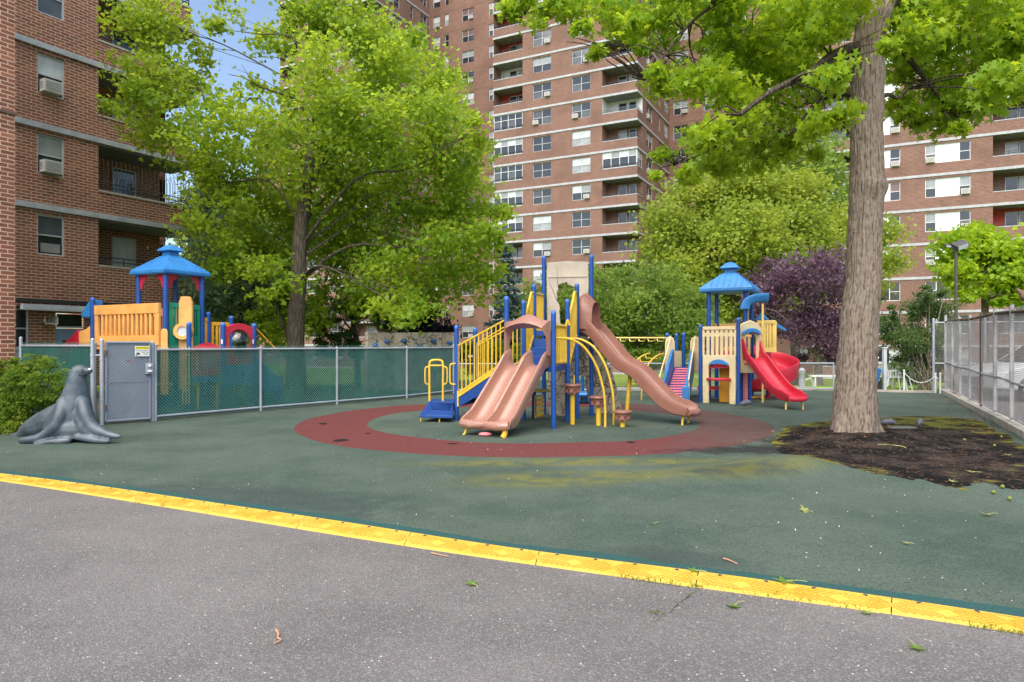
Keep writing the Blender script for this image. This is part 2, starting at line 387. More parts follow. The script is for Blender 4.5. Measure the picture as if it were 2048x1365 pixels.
# strip line (edge of the rubber surface against the asphalt): far edge and near edge pixels
FAR = [(-190, 925), (0, 947), (190, 971), (415, 1004), (680, 1043), (1024, 1096), (1404, 1144), (1768, 1194), (2048, 1236), (2230, 1263)]
NEAR = [(-190, 937), (0, 962), (250, 1001), (500, 1041), (760, 1083), (1024, 1123), (1391, 1174), (1768, 1226), (2048, 1267), (2230, 1295)]
farp = [G(x, y, 0.045) for x, y in FAR]; nearp = [G(x, y, 0.005) for x, y in NEAR]
def resample(pts):
    L = [0]
    for a, b in zip(pts, pts[1:]): L.append(L[-1] + (b - a).length)
    def at(s):
        if s <= 0: return pts[0] + (pts[0] - pts[1]).normalized() * -s
        if s >= L[-1]: return pts[-1] + (pts[-1] - pts[-2]).normalized() * (s - L[-1])
        for i in range(len(L) - 1):
            if s <= L[i + 1]: return pts[i].lerp(pts[i + 1], (s - L[i]) / (L[i + 1] - L[i]))
    return at, L[-1]
farp = spline(farp, 5); nearp = spline(nearp, 5)
fat, FL = resample(farp); nat, NL = resample(nearp)
sdirn = (farp[-1] - farp[0]).normalized()           # along the strip, towards the right and the camera
sn = Vector((-sdirn.y, sdirn.x, 0));
if sn.y < 0: sn = -sn

# rubber surface: rows start on the strip's far edge
t = NT('rubber_surface'); o = t.obj(); sp = t.n('ShaderNodeSeparateXYZ'); t.l(o, sp.inputs[0]); X, Y = sp.outputs[0], sp.outputs[1]
nA = t.noise(o, 0.7, 5); nB = t.noise(o, 3.2, 5, 0.65); nC = t.noise(o, 38, 4, 0.75); nD = t.noise(o, 95, 3, 0.8); nE = t.noise(o, 130, 2)
base = t.mix(t.ramp(nA, 0.3, 0.7), (0.044, 0.070, 0.053), (0.088, 0.116, 0.088))
base = t.mix(t.ramp(nB, 0.45, 0.75, 0, 0.55), base, (0.10, 0.135, 0.11))
base = t.mix(t.ramp(nC, 0.50, 0.66, 0, 0.75), base, (0.022, 0.042, 0.036)); base = t.mix(t.ramp(nD, 0.53, 0.66, 0, 0.75), base, (0.15, 0.21, 0.17)); base = t.mix(t.ramp(nE, 0.54, 0.66, 0, 0.8), base, (0.015, 0.03, 0.028))
dx = t.math('SUBTRACT', X, RC[0]); dy = t.math('SUBTRACT', Y, RC[1])
rad = t.math('SQRT', t.math('ADD', t.math('MULTIPLY', dx, dx), t.math('MULTIPLY', dy, dy)))
radw = t.math('ADD', rad, t.math('MULTIPLY', t.math('SUBTRACT', nB, 0.5), 0.08))
rm = t.math('MULTIPLY', t.ramp(radw, RI - 0.015, RI + 0.015), t.ramp(radw, RO + 0.015, RO - 0.015))
redc = t.mix(t.ramp(nC, 0.4, 0.7), (0.105, 0.027, 0.027), (0.17, 0.050, 0.047)); redc = t.mix(t.ramp(nD, 0.6, 0.75, 0, 0.4), redc, (0.28, 0.12, 0.11))
wear = t.math('MULTIPLY', t.ramp(t.math('ADD', X, t.math('MULTIPLY', nB, 3.0)), 3.2, 5.2), 0.40)
rm = t.math('MULTIPLY', rm, t.math('SUBTRACT', 1.0, wear))
c = t.mix(rm, base, redc)
# teal line of fresh rubber beside the yellow ramp
sn_ = t.math('ADD', t.math('MULTIPLY', X, sn.x), t.math('MULTIPLY', Y, sn.y))
# moss and worn dark soil between ring and tree
def blob(cx, cy, ra, rb, ang, lo=0.55, hi=1.25):
    ca, sa = math.cos(ang), math.sin(ang); ex = t.math('SUBTRACT', X, cx); ey = t.math('SUBTRACT', Y, cy)
    u = t.math('ADD', t.math('MULTIPLY', ex, ca / ra), t.math('MULTIPLY', ey, sa / ra)); v = t.math('ADD', t.math('MULTIPLY', ex, -sa / rb), t.math('MULTIPLY', ey, ca / rb))
    r_ = t.math('SQRT', t.math('ADD', t.math('MULTIPLY', u, u), t.math('MULTIPLY', v, v)))
    r_ = t.math('ADD', r_, t.math('MULTIPLY', t.math('SUBTRACT', nB, 0.5), 1.5))
    return t.ramp(r_, hi, lo)
moss = t.math('MAXIMUM', blob(0.9, 8.55, 2.3, 0.32, 0.05), t.math('MAXIMUM', blob(0.75, 7.5, 1.5, 0.5, 0.1), blob(2.6, 7.9, 1.3, 0.5, 0.35)))
moss = t.math('MAXIMUM', moss, blob(4.3, 8.0, 0.9, 0.35, -0.55))
c = t.mix(t.math('MULTIPLY', moss, t.ramp(nB, 0.35, 0.65, 0.05, 0.75)), c, (0.16, 0.155, 0.022))
dark = t.math('MAXIMUM', blob(3.9, 9.6, 1.7, 0.5, 0.12), t.math('MULTIPLY', blob(2.6, 7.75, 0.8, 0.35, 0.3, 0.3, 1.2), 0.45))
dark = t.math('MAXIMUM', dark, blob(4.7, 10.4, 1.0, 0.55, 0.0))
c = t.mix(t.math('MULTIPLY', dark, t.ramp(nC, 0.36, 0.54, 0.55, 1.0)), c, (0.016, 0.015, 0.015))
dk2 = t.math('MAXIMUM', blob(-2.4, 6.6, 1.6, 0.45, -0.4), blob(1.2, 4.75, 0.6, 0.2, -0.4))
c = t.mix(t.math('MULTIPLY', dk2, 0.45), c, (0.03, 0.045, 0.048))
M['rub'] = t.done(t.pbsdf(c, t.math('ADD', 0.62, t.math('MULTIPLY', nC, 0.3)), 0.25, 0.0, t.bump(t.math('ADD', nC, t.math('MULTIPLY', nD, 0.7)), 0.7, 0.012)))
mb = MB(); vs = []; fs = []
tt = [0.0]
while tt[-1] < 26: tt.append(tt[-1] + 0.05 + 0.012 * tt[-1])
ss = [-16 + 0.5 * i for i in range(22)] + [-5 + 0.1 * i for i in range(221)] + [17.5 + 0.5 * i for i in range(30)]
for q in tt:
    for s_ in ss:
        p = fat(s_) + sn * (q - 0.03)
        vs.append((p.x, p.y, lerp(0.040, hrub(p.x, p.y), min(1, q / 0.4))))
n_ = len(ss)
KA, KB = Vector((12.76, 20.5)), Vector((7.96, 10.73)); kd = (KA - KB).normalized(); kn = Vector((kd.y, -kd.x))
for j in range(len(tt) - 1):
    for i in range(n_ - 1):
        q = vs[j * n_ + i]
        if (Vector((q[0], q[1])) - KA).dot(kn) > 0.6 or q[1] > 21.6: continue
        fs.append((j * n_ + i, j * n_ + i + 1, (j + 1) * n_ + i + 1, (j + 1) * n_ + i))
me = bpy.data.meshes.new('rubber_surface'); me.from_pydata(vs, [], fs); me.materials.append(M['rub']); me.polygons.foreach_set('use_smooth', [True] * len(fs)); me.update()
tag(link('rubber_surface', me), kind='structure')
# fresh teal rubber line along the ramp
t = NT('teal_rubber'); o = t.obj(); n = t.noise(o, 90, 3, 0.7)
M['tealr'] = t.done(t.pbsdf(t.mix(t.ramp(n, 0.40, 0.60), (0.035, 0.062, 0.050), (0.018, 0.105, 0.108)), 0.8, 0.2, 0.0, t.bump(n, 0.8, 0.01)))
mb = MB(); a = []; b = []
for i in range(260):
    s_ = -1 + i * 0.07; p = fat(s_); wv = 0.13 + 0.08 * mnoise.noise(Vector((s_ * 1.3, 0, 0))) + 0.025 * mnoise.noise(Vector((s_ * 9, 0, 0)))
    a.append(Vector((p.x, p.y, 0.046)) - sn * 0.02); pp = p + sn * wv; b.append(Vector((pp.x, pp.y, lerp(0.040, hrub(pp.x, pp.y), min(1, wv / 0.4)) + 0.004)))
for i in range(259): mb.add([a[i], a[i + 1], b[i + 1], b[i]], [(0, 1, 2, 3)])
tag(mb.build('rubber_edge_marking', M['tealr']), kind='structure')

# asphalt apron in front
t = NT('asphalt'); o = t.obj(); n1 = t.noise(o, 0.6, 5, 0.6); n2 = t.noise(o, 70, 3, 0.6)
vo = t.n('ShaderNodeTexVoronoi'); vo.inputs['Scale'].default_value = 130; t.l(o, vo.inputs[0])
vo2 = t.n('ShaderNodeTexVoronoi'); vo2.inputs['Scale'].default_value = 62; t.l(o, vo2.inputs[0])
spx = t.n('ShaderNodeSeparateXYZ'); t.l(vo.outputs['Color'], spx.inputs[0]); sp2 = t.n('ShaderNodeSeparateXYZ'); t.l(vo2.outputs['Color'], sp2.inputs[0])
n0 = t.noise(o, 0.35, 6, 0.7); c = t.mix(t.ramp(n1, 0.3, 0.7), (0.115, 0.108, 0.106), (0.185, 0.174, 0.171)); c = t.mix(t.ramp(n0, 0.5, 0.68, 0, 0.4), c, (0.085, 0.078, 0.076))
c = t.mix(t.ramp(n2, 0.35, 0.7, 0.0, 0.5), c, (0.095, 0.09, 0.089))
c = t.mix(t.ramp(spx.outputs[0], 0.70, 0.97, 0, 0.7), c, (0.27, 0.262, 0.258)); c = t.mix(t.ramp(spx.outputs[1], 0.70, 0.9, 0, 0.45), c, (0.06, 0.055, 0.057))
sel = t.math('MULTIPLY', t.ramp(sp2.outputs[0], 0.984, 0.99), t.ramp(vo2.outputs['Distance'], 0.36, 0.26)); c = t.mix(sel, c, (0.62, 0.60, 0.58))
M['asph'] = t.done(t.pbsdf(c, 0.85, 0.3, 0.0, t.bump(t.math('ADD', t.math('MULTIPLY', vo.outputs['Distance'], -1.0), n2), 0.5, 0.01)))
mb = MB(); L = [nat(-14 + i * 0.7) + sn * 0.05 for i in range(60)]
for a, b in zip(L, L[1:]):
    a2, b2 = a - sn * 22, b - sn * 22
    for v_ in (a, b, a2, b2): v_.z = 0.0
    mb.add([a, b, b2, a2], [(0, 3, 2, 1)])
tag(mb.build('asphalt', M['asph'], fix=True), kind='structure')
# crack with weeds in the asphalt
t = NT('crack'); M['crack'] = t.done(t.pbsdf((0.02, 0.019, 0.018), 0.95, 0.1))
mb = MB(); cr = [G(x, y) for x, y in [(1404, 1178), (1385, 1188), (1370, 1200), (1352, 1213), (1340, 1226), (1322, 1234), (1306, 1248), (1288, 1254)]]
cr = spline(cr, 6); side = Vector((0.75, 0.6, 0))
for i in range(len(cr) - 1):
    w1 = 0.007 * (0.5 + R.random()) * (1 - i / len(cr)) + 0.0015; w2 = 0.007 * (0.5 + R.random()) * (1 - (i + 1) / len(cr)) + 0.0015
    j1 = Vector((R.uniform(-.006, .006), R.uniform(-.006, .006), 0.004))
    a, b = cr[i], cr[i + 1]; z = Vector((0, 0, 0.004))
    mb.add([a - side * w1 + z, b - side * w2 + z, b + side * w2 + z, a + side * w1 + z], [(0, 1, 2, 3)])
tag(mb.build('asphalt_crack', M['crack'], fix=True), kind='structure')

# yellow ramp pieces
t = NT('ramp_paint'); o = t.obj(); n1 = t.noise(o, 4, 5, 0.65); n2 = t.noise(o, 45, 4, 0.7); n3 = t.noise(o, 1.2, 3)
c = t.mix(t.ramp(n1, 0.35, 0.7), (0.53, 0.32, 0.035), (0.61, 0.395, 0.06)); c = t.mix(t.ramp(n2, 0.54, 0.76, 0, 0.75), c, (0.30, 0.20, 0.045)); c = t.mix(t.ramp(n3, 0.42, 0.75, 0, 0.5), c, (0.55, 0.40, 0.09))
M['ramp'] = t.done(t.pbsdf(c, 0.6, 0.3, 0.0, t.bump(n2, 0.25, 0.006)))
M['ribp'] = plastic('ramp_rib_paint', (0.56, 0.335, 0.03), 0.6)
RAMPL = ['yellow ramp piece lying outside the picture to the left', 'leftmost yellow ramp piece, cut off by the left edge of the picture', 'yellow ramp piece running out at the far left, nearest the sea lion', 'yellow ramp piece along the asphalt below the grey gate',
         'yellow ramp piece with small weeds at its lower edge, left of the red ring', 'yellow ramp piece below the left end of the red ring', 'yellow ramp piece below the red ring, left of the twin slide', 'yellow ramp piece straight below the twin slide with a pale twig under it',
         'yellow ramp piece that ends at the asphalt crack on its right', 'yellow ramp piece with a big green leaf on it, right of the asphalt crack', 'nearest yellow ramp piece with the clearest chevrons, at the right edge', 'yellow ramp piece lying outside the picture to the right']
off = None
def arc_of(P0):
    best = min(range(2000), key=lambda i: (nat(i * 0.01) - P0).length); return best * 0.01
s0 = arc_of(G(1391, 1174)); SEG = 1.06; k0 = int(s0 / SEG); st = s0 - (k0) * SEG
segs = []
s_ = st - SEG
while s_ < NL + 0.2: segs.append((s_, s_ + SEG)); s_ += SEG
ratio = FL / NL
for i, (a, b) in enumerate(segs):
    mid = nat((a + b) / 2)
    root = thing('ramp_strip', RAMPL[min(i, len(RAMPL) - 1)], 'ramp', mid, 0, 'yellow rubber ramp pieces along the edge of the play surface')
    g_ = 0.003; n = 14; mb = MB(); wob = [R.uniform(-.006, .006) for _ in range(2)]
    top = []; bot = []
    for k in range(n + 1):
        s1 = lerp(a + g_, b - g_, k / n); q = nat(s1); f = fat(s1 * ratio); q = q + sn * lerp(wob[0], wob[1], k / n)
        rows_ = []
        for u in (0, 0.06, 0.5, 0.9, 1.0):
            p = q.lerp(f, u); p.z = {0: 0.0, 0.06: 0.014, 0.5: 0.031, 0.9: 0.047, 1.0: 0.047}[u]; rows_.append(p)
        top.append(rows_)
    vs = [p for r_ in top for p in r_] + [Vector((r_[i_].x, r_[i_].y, -0.01)) for r_ in top for i_ in (0, 4)]
    fs = []
    for k in range(n):
        for u in range(4): fs.append((k * 5 + u, (k + 1) * 5 + u, (k + 1) * 5 + u + 1, k * 5 + u + 1))
    fs += [(0, 1, 2, 3, 4), tuple(n * 5 + u for u in (4, 3, 2, 1, 0))]
    mb.add(vs, fs); mb.build('ramp_body', M['ramp'], root, fix=True)
    # raised chevrons and bolts
    rb = MB(); bt = MB()
    def sp_(s1, u): 
        q = nat(s1).lerp(fat(s1 * ratio), u); q.z = lerp(0.014, 0.047, min(1, max(0, (u - 0.06) / 0.84))) + 0.002; return q
    per = 0.53
    for h_ in range(2):
        c0 = a + per * (h_ + 0.5)
        for k in range(1, 7):
            for sg in (-1, 1):
                o1 = 0.04 * k
                if o1 > per / 2 - 0.01: continue
                for u1, u2, d1, d2 in ((0.12, 0.46, -0.05, 0.035), (0.46, 0.80, 0.035, -0.05)):
                    p, q = sp_(c0 + sg * (o1 + d1), u1), sp_(c0 + sg * (o1 + d2), u2)
                    rb.bar(p, q, 0.012, 0.011)
    rb.build('chevron_ribs', M['ramp'], root)
    for k in range(4):
        p = sp_(a + SEG * (k + 0.5) / 4, 0.86); p.z = 0.046; bt.M = Matrix.Translation(p); bt.lathe([(0.013, 0), (0.013, 0.003), (0.006, 0.0045)], n=10); bt.M = None
    bt.build('bolts', M['dgrey'], root)

# soil bed under the big tree: fan from the trunk, mound in the middle
TB = Vector((5.36, 10.75, 0.0))
edge = [G(x, y, 0.03) for x, y in [(2080, 892), (2020, 860), (1968, 836), (1900, 831), (1800, 832), (1700, 837), (1620, 844), (1572, 853), (1555, 872), (1535, 898), (1560, 914), (1620, 937), (1690, 953), (1770, 968), (1850, 983), (1950, 998), (2048, 1006), (2140, 1000), (2200, 950), (2150, 915)]]
edge = spline(edge + [edge[0]], 10)[:-1]; ne = len(edge)
edge = [e + (e - TB).normalized() * (.16 * mnoise.noise(e * 1.7) + .10 * mnoise.noise(e * 5.0)) for e in edge]
t = NT('soil'); o = t.obj(); at = t.n('ShaderNodeAttribute'); at.attribute_name = 'rim'
nA = t.noise(o, 2.0, 5, 0.65); nB = t.noise(o, 40, 4, 0.7); nC = t.noise(o, 120, 2); sp = t.n('ShaderNodeSeparateXYZ'); t.l(o, sp.inputs[0])
vo = t.n('ShaderNodeTexVoronoi'); vo.inputs['Scale'].default_value = 38; t.l(o, vo.inputs[0]); sv = t.n('ShaderNodeSeparateXYZ'); t.l(vo.outputs['Color'], sv.inputs[0])
c = t.mix(t.ramp(nA, 0.42, 0.62), (0.010, 0.009, 0.009), (0.062, 0.047, 0.038)); c = t.mix(t.ramp(nB, 0.45, 0.75, 0, 0.7), c, (0.008, 0.008, 0.008))
c = t.mix(t.ramp(sv.outputs[0], 0.90, 0.97, 0, 0.5), c, (0.14, 0.12, 0.105)); c = t.mix(t.ramp(sv.outputs[1], 0.955, 0.97, 0, 0.8), c, (0.24, 0.12, 0.06))
far_ = t.ramp(sp.outputs[1], 11.3, 12.4); c = t.mix(t.math('MULTIPLY', far_, t.ramp(nA, 0.38, 0.56, 0.0, 0.85)), c, (0.14, 0.145, 0.025))
c = t.mix(t.math('MULTIPLY', t.ramp(t.math('ADD', at.outputs['Fac'], t.math('MULTIPLY', t.math('SUBTRACT', nA, 0.5), 1.7)), 0.88, 1.08), t.ramp(nB, 0.35, 0.6, 0.2, 0.95)), c, (0.25, 0.25, 0.02))
M['soil'] = t.done(t.pbsdf(c, 0.95, 0.1, 0.0, t.bump(t.math('ADD', nB, t.math('MULTIPLY', nC, 0.5)), 1.0, 0.03)))
vs = [Vector((TB.x, TB.y, 0.12))]; rimv = [0.0]; fs = []; nr = 34
for k in range(1, nr + 1):
    u = (k / nr)
    for e_ in edge:
        p = TB.lerp(e_, u); dist = (Vector((p.x, p.y)) - Vector((TB.x, TB.y))).length
        z = hrub(p.x, p.y) + 0.005 + (0.11 * math.exp(-(dist / 0.95) ** 2) + 0.02 * (1 - u)) * 1.0
        z += (0.035 * mnoise.noise(Vector((p.x * 2.2, p.y * 2.2, 0))) + 0.012 * mnoise.noise(Vector((p.x * 8, p.y * 8, 5)))) * (1 - u ** 1.6) - 0.02 * (u ** 12)
        vs.append(Vector((p.x, p.y, max(z, hrub(p.x, p.y) - 0.03)))); rimv.append(u)
for j in range(ne): fs.append((0, 1 + j, 1 + (j + 1) % ne))
for k in range(nr - 1):
    for j in range(ne):
        j2 = (j + 1) % ne; fs.append((1 + k * ne + j, 1 + (k + 1) * ne + j, 1 + (k + 1) * ne + j2, 1 + k * ne + j2))
me = bpy.data.meshes.new('soil_bed'); me.from_pydata([tuple(v_) for v_ in vs], [], fs); me.materials.append(M['soil']); me.polygons.foreach_set('use_smooth', [True] * len(fs))
a_ = me.attributes.new('rim', 'FLOAT', 'POINT'); a_.data.foreach_set('value', rimv); me.update()
o_ = link('soil_bed', me); tag(o_, kind='structure')
def soil_z(x, y):
    dist = math.hypot(x - TB.x, y - TB.y); return hrub(x, y) + 0.005 + 0.11 * math.exp(-(dist / 0.95) ** 2)

# concrete kerb under the tall fence, car park beyond it
k0_ = KB - kd * 9; k1_ = KA + kd * 0.3
mb = MB(); off_ = kn * 0.0
for i in range(18):
    a = k0_.lerp(k1_, i / 18); b = k0_.lerp(k1_, (i + 1) / 18) - kd * 0.008
    q = R.uniform(-.006, .006)
    mb.bar((a.x + kn.x * 0.1, a.y + kn.y * 0.1, 0.05 + q), (b.x + kn.x * 0.1, b.y + kn.y * 0.1, 0.05 + q), 0.22, 0.2)
o_ = mb.build('concrete_kerb', M['conc'], bevel=0.012); tag(o_, kind='structure')
mb = MB(); a, b = k0_ + kn * 0.19, k1_ + kn * 0.19 + kd * 3
mb.add([(a.x, a.y, 0.045), (a.x + kn.x * 22, a.y + kn.y * 22, 0.045), (b.x + kn.x * 22, b.y + kn.y * 22, 0.045), (b.x, b.y, 0.045)], [(0, 1, 2, 3)])
t = NT('car_park_asphalt'); o = t.obj(); n = t.noise(o, 20, 5, .7); M['park'] = t.done(t.pbsdf(t.mix(n, (0.11, 0.10, 0.095), (0.20, 0.185, 0.17)), 0.9, 0.2, 0.0, t.bump(n, 0.4, 0.01)))
tag(mb.build('car_park', M['park']), kind='structure')
# pale kerb at the far end of the play surface and grass verge in front of it
mb = MB(); mb.bar((-2.2, 21.5, 0.05), (9.6, 21.9, 0.05), 0.15, 0.16); mb.bar((9.62, 21.75, 0.03), (12.7, 20.7, 0.03), 0.15, 0.12)
tag(mb.build('edge_kerb', M['conc']), kind='structure')
mb = MB(); mb.add([(9.7, 21.86, 0.0), (12.9, 20.72, 0.0), (14.5, 25, -.05), (9.7, 25, -.05)], [(0, 1, 2, 3)])
t = NT('verge_grass'); o = t.obj(); n = t.noise(o, 14, 4); M['verge'] = t.done(t.pbsdf(t.mix(n, (0.18, 0.34, 0.03), (0.36, 0.46, 0.06)), 0.9, 0.1, 0.0, t.bump(n, 0.8, 0.05)))
tag(mb.build('grass_verge', M['verge']), kind='structure')

# torn spots in the red ring
for x, y, w_, h_ in ((680, 881, 16, 2.2), (645, 848, 10, 1.2), (905, 888, 12, 1.0), (1262, 885, 10, 1.4), (735, 868, 7, 1.0)):
    mb = MB(); n = 10; L = []
    for i in range(n): a = i * 2 * math.pi / n; k = .6 + .6 * R.random(); q = G(x + w_ * k * math.cos(a), y + h_ * k * math.sin(a), .03); L.append(V(q.x, q.y, hrub(q.x, q.y) + .006))
    mb.add(L, [tuple(range(n))]); tag(mb.build('rubber_tear', M['crack'], fix=True), kind='structure')
# ------------------------------------------------------------------ buildings
def facade(mb, O, ex, W, z0, z1, ops):
    """wall with openings (s0, s1, z0, z1, reveal depth); inward is ex turned left"""
    ni = (-ex[1], ex[0])
    def pt(s_, z, d=0.0): return (O[0] + ex[0] * s_ + ni[0] * d, O[1] + ex[1] * s_ + ni[1] * d, z)
    xs = sorted({0.0, W} | {min(max(v, 0.0), W) for o in ops for v in o[:2]}); zs = sorted({z0, z1} | {v for o in ops for v in o[2:4]})
    for j in range(len(zs) - 1):
        zc = (zs[j] + zs[j + 1]) / 2; run = None
        for i in range(len(xs) - 1):
            c = (xs[i] + xs[i + 1]) / 2
            hole = any(o[0] < c < o[1] and o[2] < zc < o[3] for o in ops)
            if not hole and run is None: run = xs[i]
            if run is not None and (hole or i == len(xs) - 2):
                e = xs[i] if hole else xs[i + 1]
                mb.add([pt(run, zs[j]), pt(e, zs[j]), pt(e, zs[j + 1]), pt(run, zs[j + 1])], [(0, 1, 2, 3)]); run = None
    for (a, b, c, d, r) in ops:
        if r <= 0: continue
        mb.add([pt(a, c), pt(b, c), pt(b, d), pt(a, d), pt(a, c, r), pt(b, c, r), pt(b, d, r), pt(a, d, r)],
               [(0, 4, 5, 1), (2, 6, 7, 3)] + ([(3, 7, 4, 0)] if a > 0.001 else []) + ([(1, 5, 6, 2)] if b < W - 0.001 else []))
WC = {}
def win_mesh(w, h, cols, rows, fm='frame', ft=0.055):
    k = (round(w, 2), round(h, 2), tuple(cols), tuple(rows), fm)
    if k not in WC:
        mb = MB(); a = ft
        mb.box(0, w, 0, 0.07, 0, a); mb.box(0, w, 0, 0.07, h - a, h); mb.box(0, a, 0.0, 0.07, a, h - a); mb.box(w - a, w, 0, 0.07, a, h - a)
        for c in cols: mb.box(c * w - a * 0.5, c * w + a * 0.5, 0.004, 0.066, a, h - a)
        cs = [0] + list(cols) + [1]
        for r, ci in rows:
            x0, x1 = cs[ci] * w, cs[ci + 1] * w
            mb.box(x0 + a * 0.5, x1 - a * 0.5, 0.012, 0.06, r * h - a * 0.4, r * h + a * 0.4)
        mb.cur = 1; mb.box(-0.03, w + 0.03, -0.05, 0.0, -0.06, -0.004)
        WC[k] = mb.mesh('window', [M[fm], M['frame']], smooth=False)
    return WC[k]
def pane_mesh(w, h, cols, split, mats, key):
    k = ('p', round(w, 2), round(h, 2), tuple(cols), split, key)
    if k not in WC:
        mb = MB(); cs = [0] + list(cols) + [1]; n = 0; used = []
        for i in range(len(cs) - 1):
            for (z0, z1) in ((0, split), (split, 1)):
                m_ = mats[n % len(mats)]; n += 1
                if m_ not in used: used.append(m_)
                mb.cur = used.index(m_); y = 0.045 if z0 == 0 else 0.03
                mb.add([(cs[i] * w, y, z0 * h), (cs[i + 1] * w, y, z0 * h), (cs[i + 1] * w, y, z1 * h), (cs[i] * w, y, z1 * h)], [(0, 1, 2, 3)])
        WC[k] = mb.mesh('pane', [M[q] for q in used], smooth=False)
    return WC[k]
def make_ac():
    mb = MB(); mb.box(0, 0.58, -0.34, 0.0, 0, 0.40); mb.cur = 1; mb.box(0.05, 0.53, -0.346, -0.341, 0.05, 0.35)
    mb.cur = 0
    for i in range(6): mb.box(0.05, 0.53, -0.352, -0.3465, 0.07 + i * 0.048, 0.085 + i * 0.048)
    mb.cur = 1
    for i in range(3): mb.box(-0.004, -0.0005, -0.26 + i * 0.07, -0.22 + i * 0.07, 0.08, 0.32)
    return mb.mesh('air_conditioner', [M['acw'], M['acg']], smooth=False)
AC = make_ac()
PV = [('glass', 'glass', 'glass', 'glass'), ('glass', 'blind', 'glass', 'blind'), ('blind', 'blindw', 'blind', 'blindw'), ('glass', 'screen', 'screen', 'glass'), ('glass', 'blindw', 'glass', 'blind'), ('screen', 'glass', 'glass', 'glass'), ('glass', 'curt', 'glass', 'curt')]
def window(root, x, y, z, rz, w, h, kind='pair', ac=None, var=None, name='window', rev=0.1):
    v = var if var is not None else R.choice([0, 0, 1, 2, 3, 4, 5, 5, 6, 1])
    cols, rows, split, mats, fm = (), [(0.5, 0)], 0.5, PV[v], 'frame'
    if kind == 'pair': cols = (0.5,); rows = [(0.5, 0), (0.5, 1)]
    if kind == 'panel': cols = (0.24, 0.76); rows = [(0.5, 0), (0.5, 2)]; mats = (PV[v][0], 'blind', 'wpanel', 'wpanel', PV[v][2], PV[v][3]); fm = 'white'
    if kind == 'trip': cols = (0.25, 0.75); rows = [(0.5, 0), (0.5, 2)]; mats = (PV[v][0], PV[v][1], 'glass', 'glass', PV[v][2], PV[v][3]); fm = 'white'
    if kind == 'ribbon': cols = (0.25, 0.5, 0.75); rows = [(0.62, 0), (0.62, 1), (0.62, 2), (0.62, 3)]; split = 0.62; fm = 'white'
    if kind == 'door': cols = (); rows = [(0.30, 0)]; split = 0.3
    c, s_ = math.cos(rz), math.sin(rz)
    o = link(name, win_mesh(w, h, cols, rows, fm), root, (x - s_ * rev, y + c * rev, z), rz)
    pn = link('pane', pane_mesh(w, h, cols, split, mats, (v, kind)), o)
    if ac is not None:
        link('air_conditioner', AC, o, (ac, 0.02, 0.06))
    return o
M['wpanel'] = plastic('white_infill_panel', (0.74, 0.75, 0.76), 0.4, 0.04, fade=0.05)
RAILC = {}
def railing(root, pts, z, name='railing', h=0.26, tall=False, mat='black'):
    mb = MB(); pts = [Vector((p[0], p[1], 0)) for p in pts]
    for a, b in zip(pts, pts[1:]):
        for q in (h, h * 0.5): mb.tube([a + V(0, 0, z + q), b + V(0, 0, z + q)], 0.02, 5)
        L = (b - a).length; n = max(1, int(L / 0.85))
        for i in range(n + 1): p = a.lerp(b, i / n); mb.tube([p + V(0, 0, z), p + V(0, 0, z + h)], 0.02, 5)
        if tall:
            n = int(L / 0.16)
            for i in range(n + 1):
                p = a.lerp(b, i / n); nn = Vector((b - a)).normalized(); nn = Vector((-nn.y, nn.x, 0))
                mb.tube([p + V(0, 0, z), p + V(0, 0, z + 1.05), p + nn * 0.05 + V(0, 0, z + 1.2), p + nn * 0.16 + V(0, 0, z + 1.26)], 0.011, 4)
    o = mb.build(name, M[mat], None, local=True); o.parent = root; return o

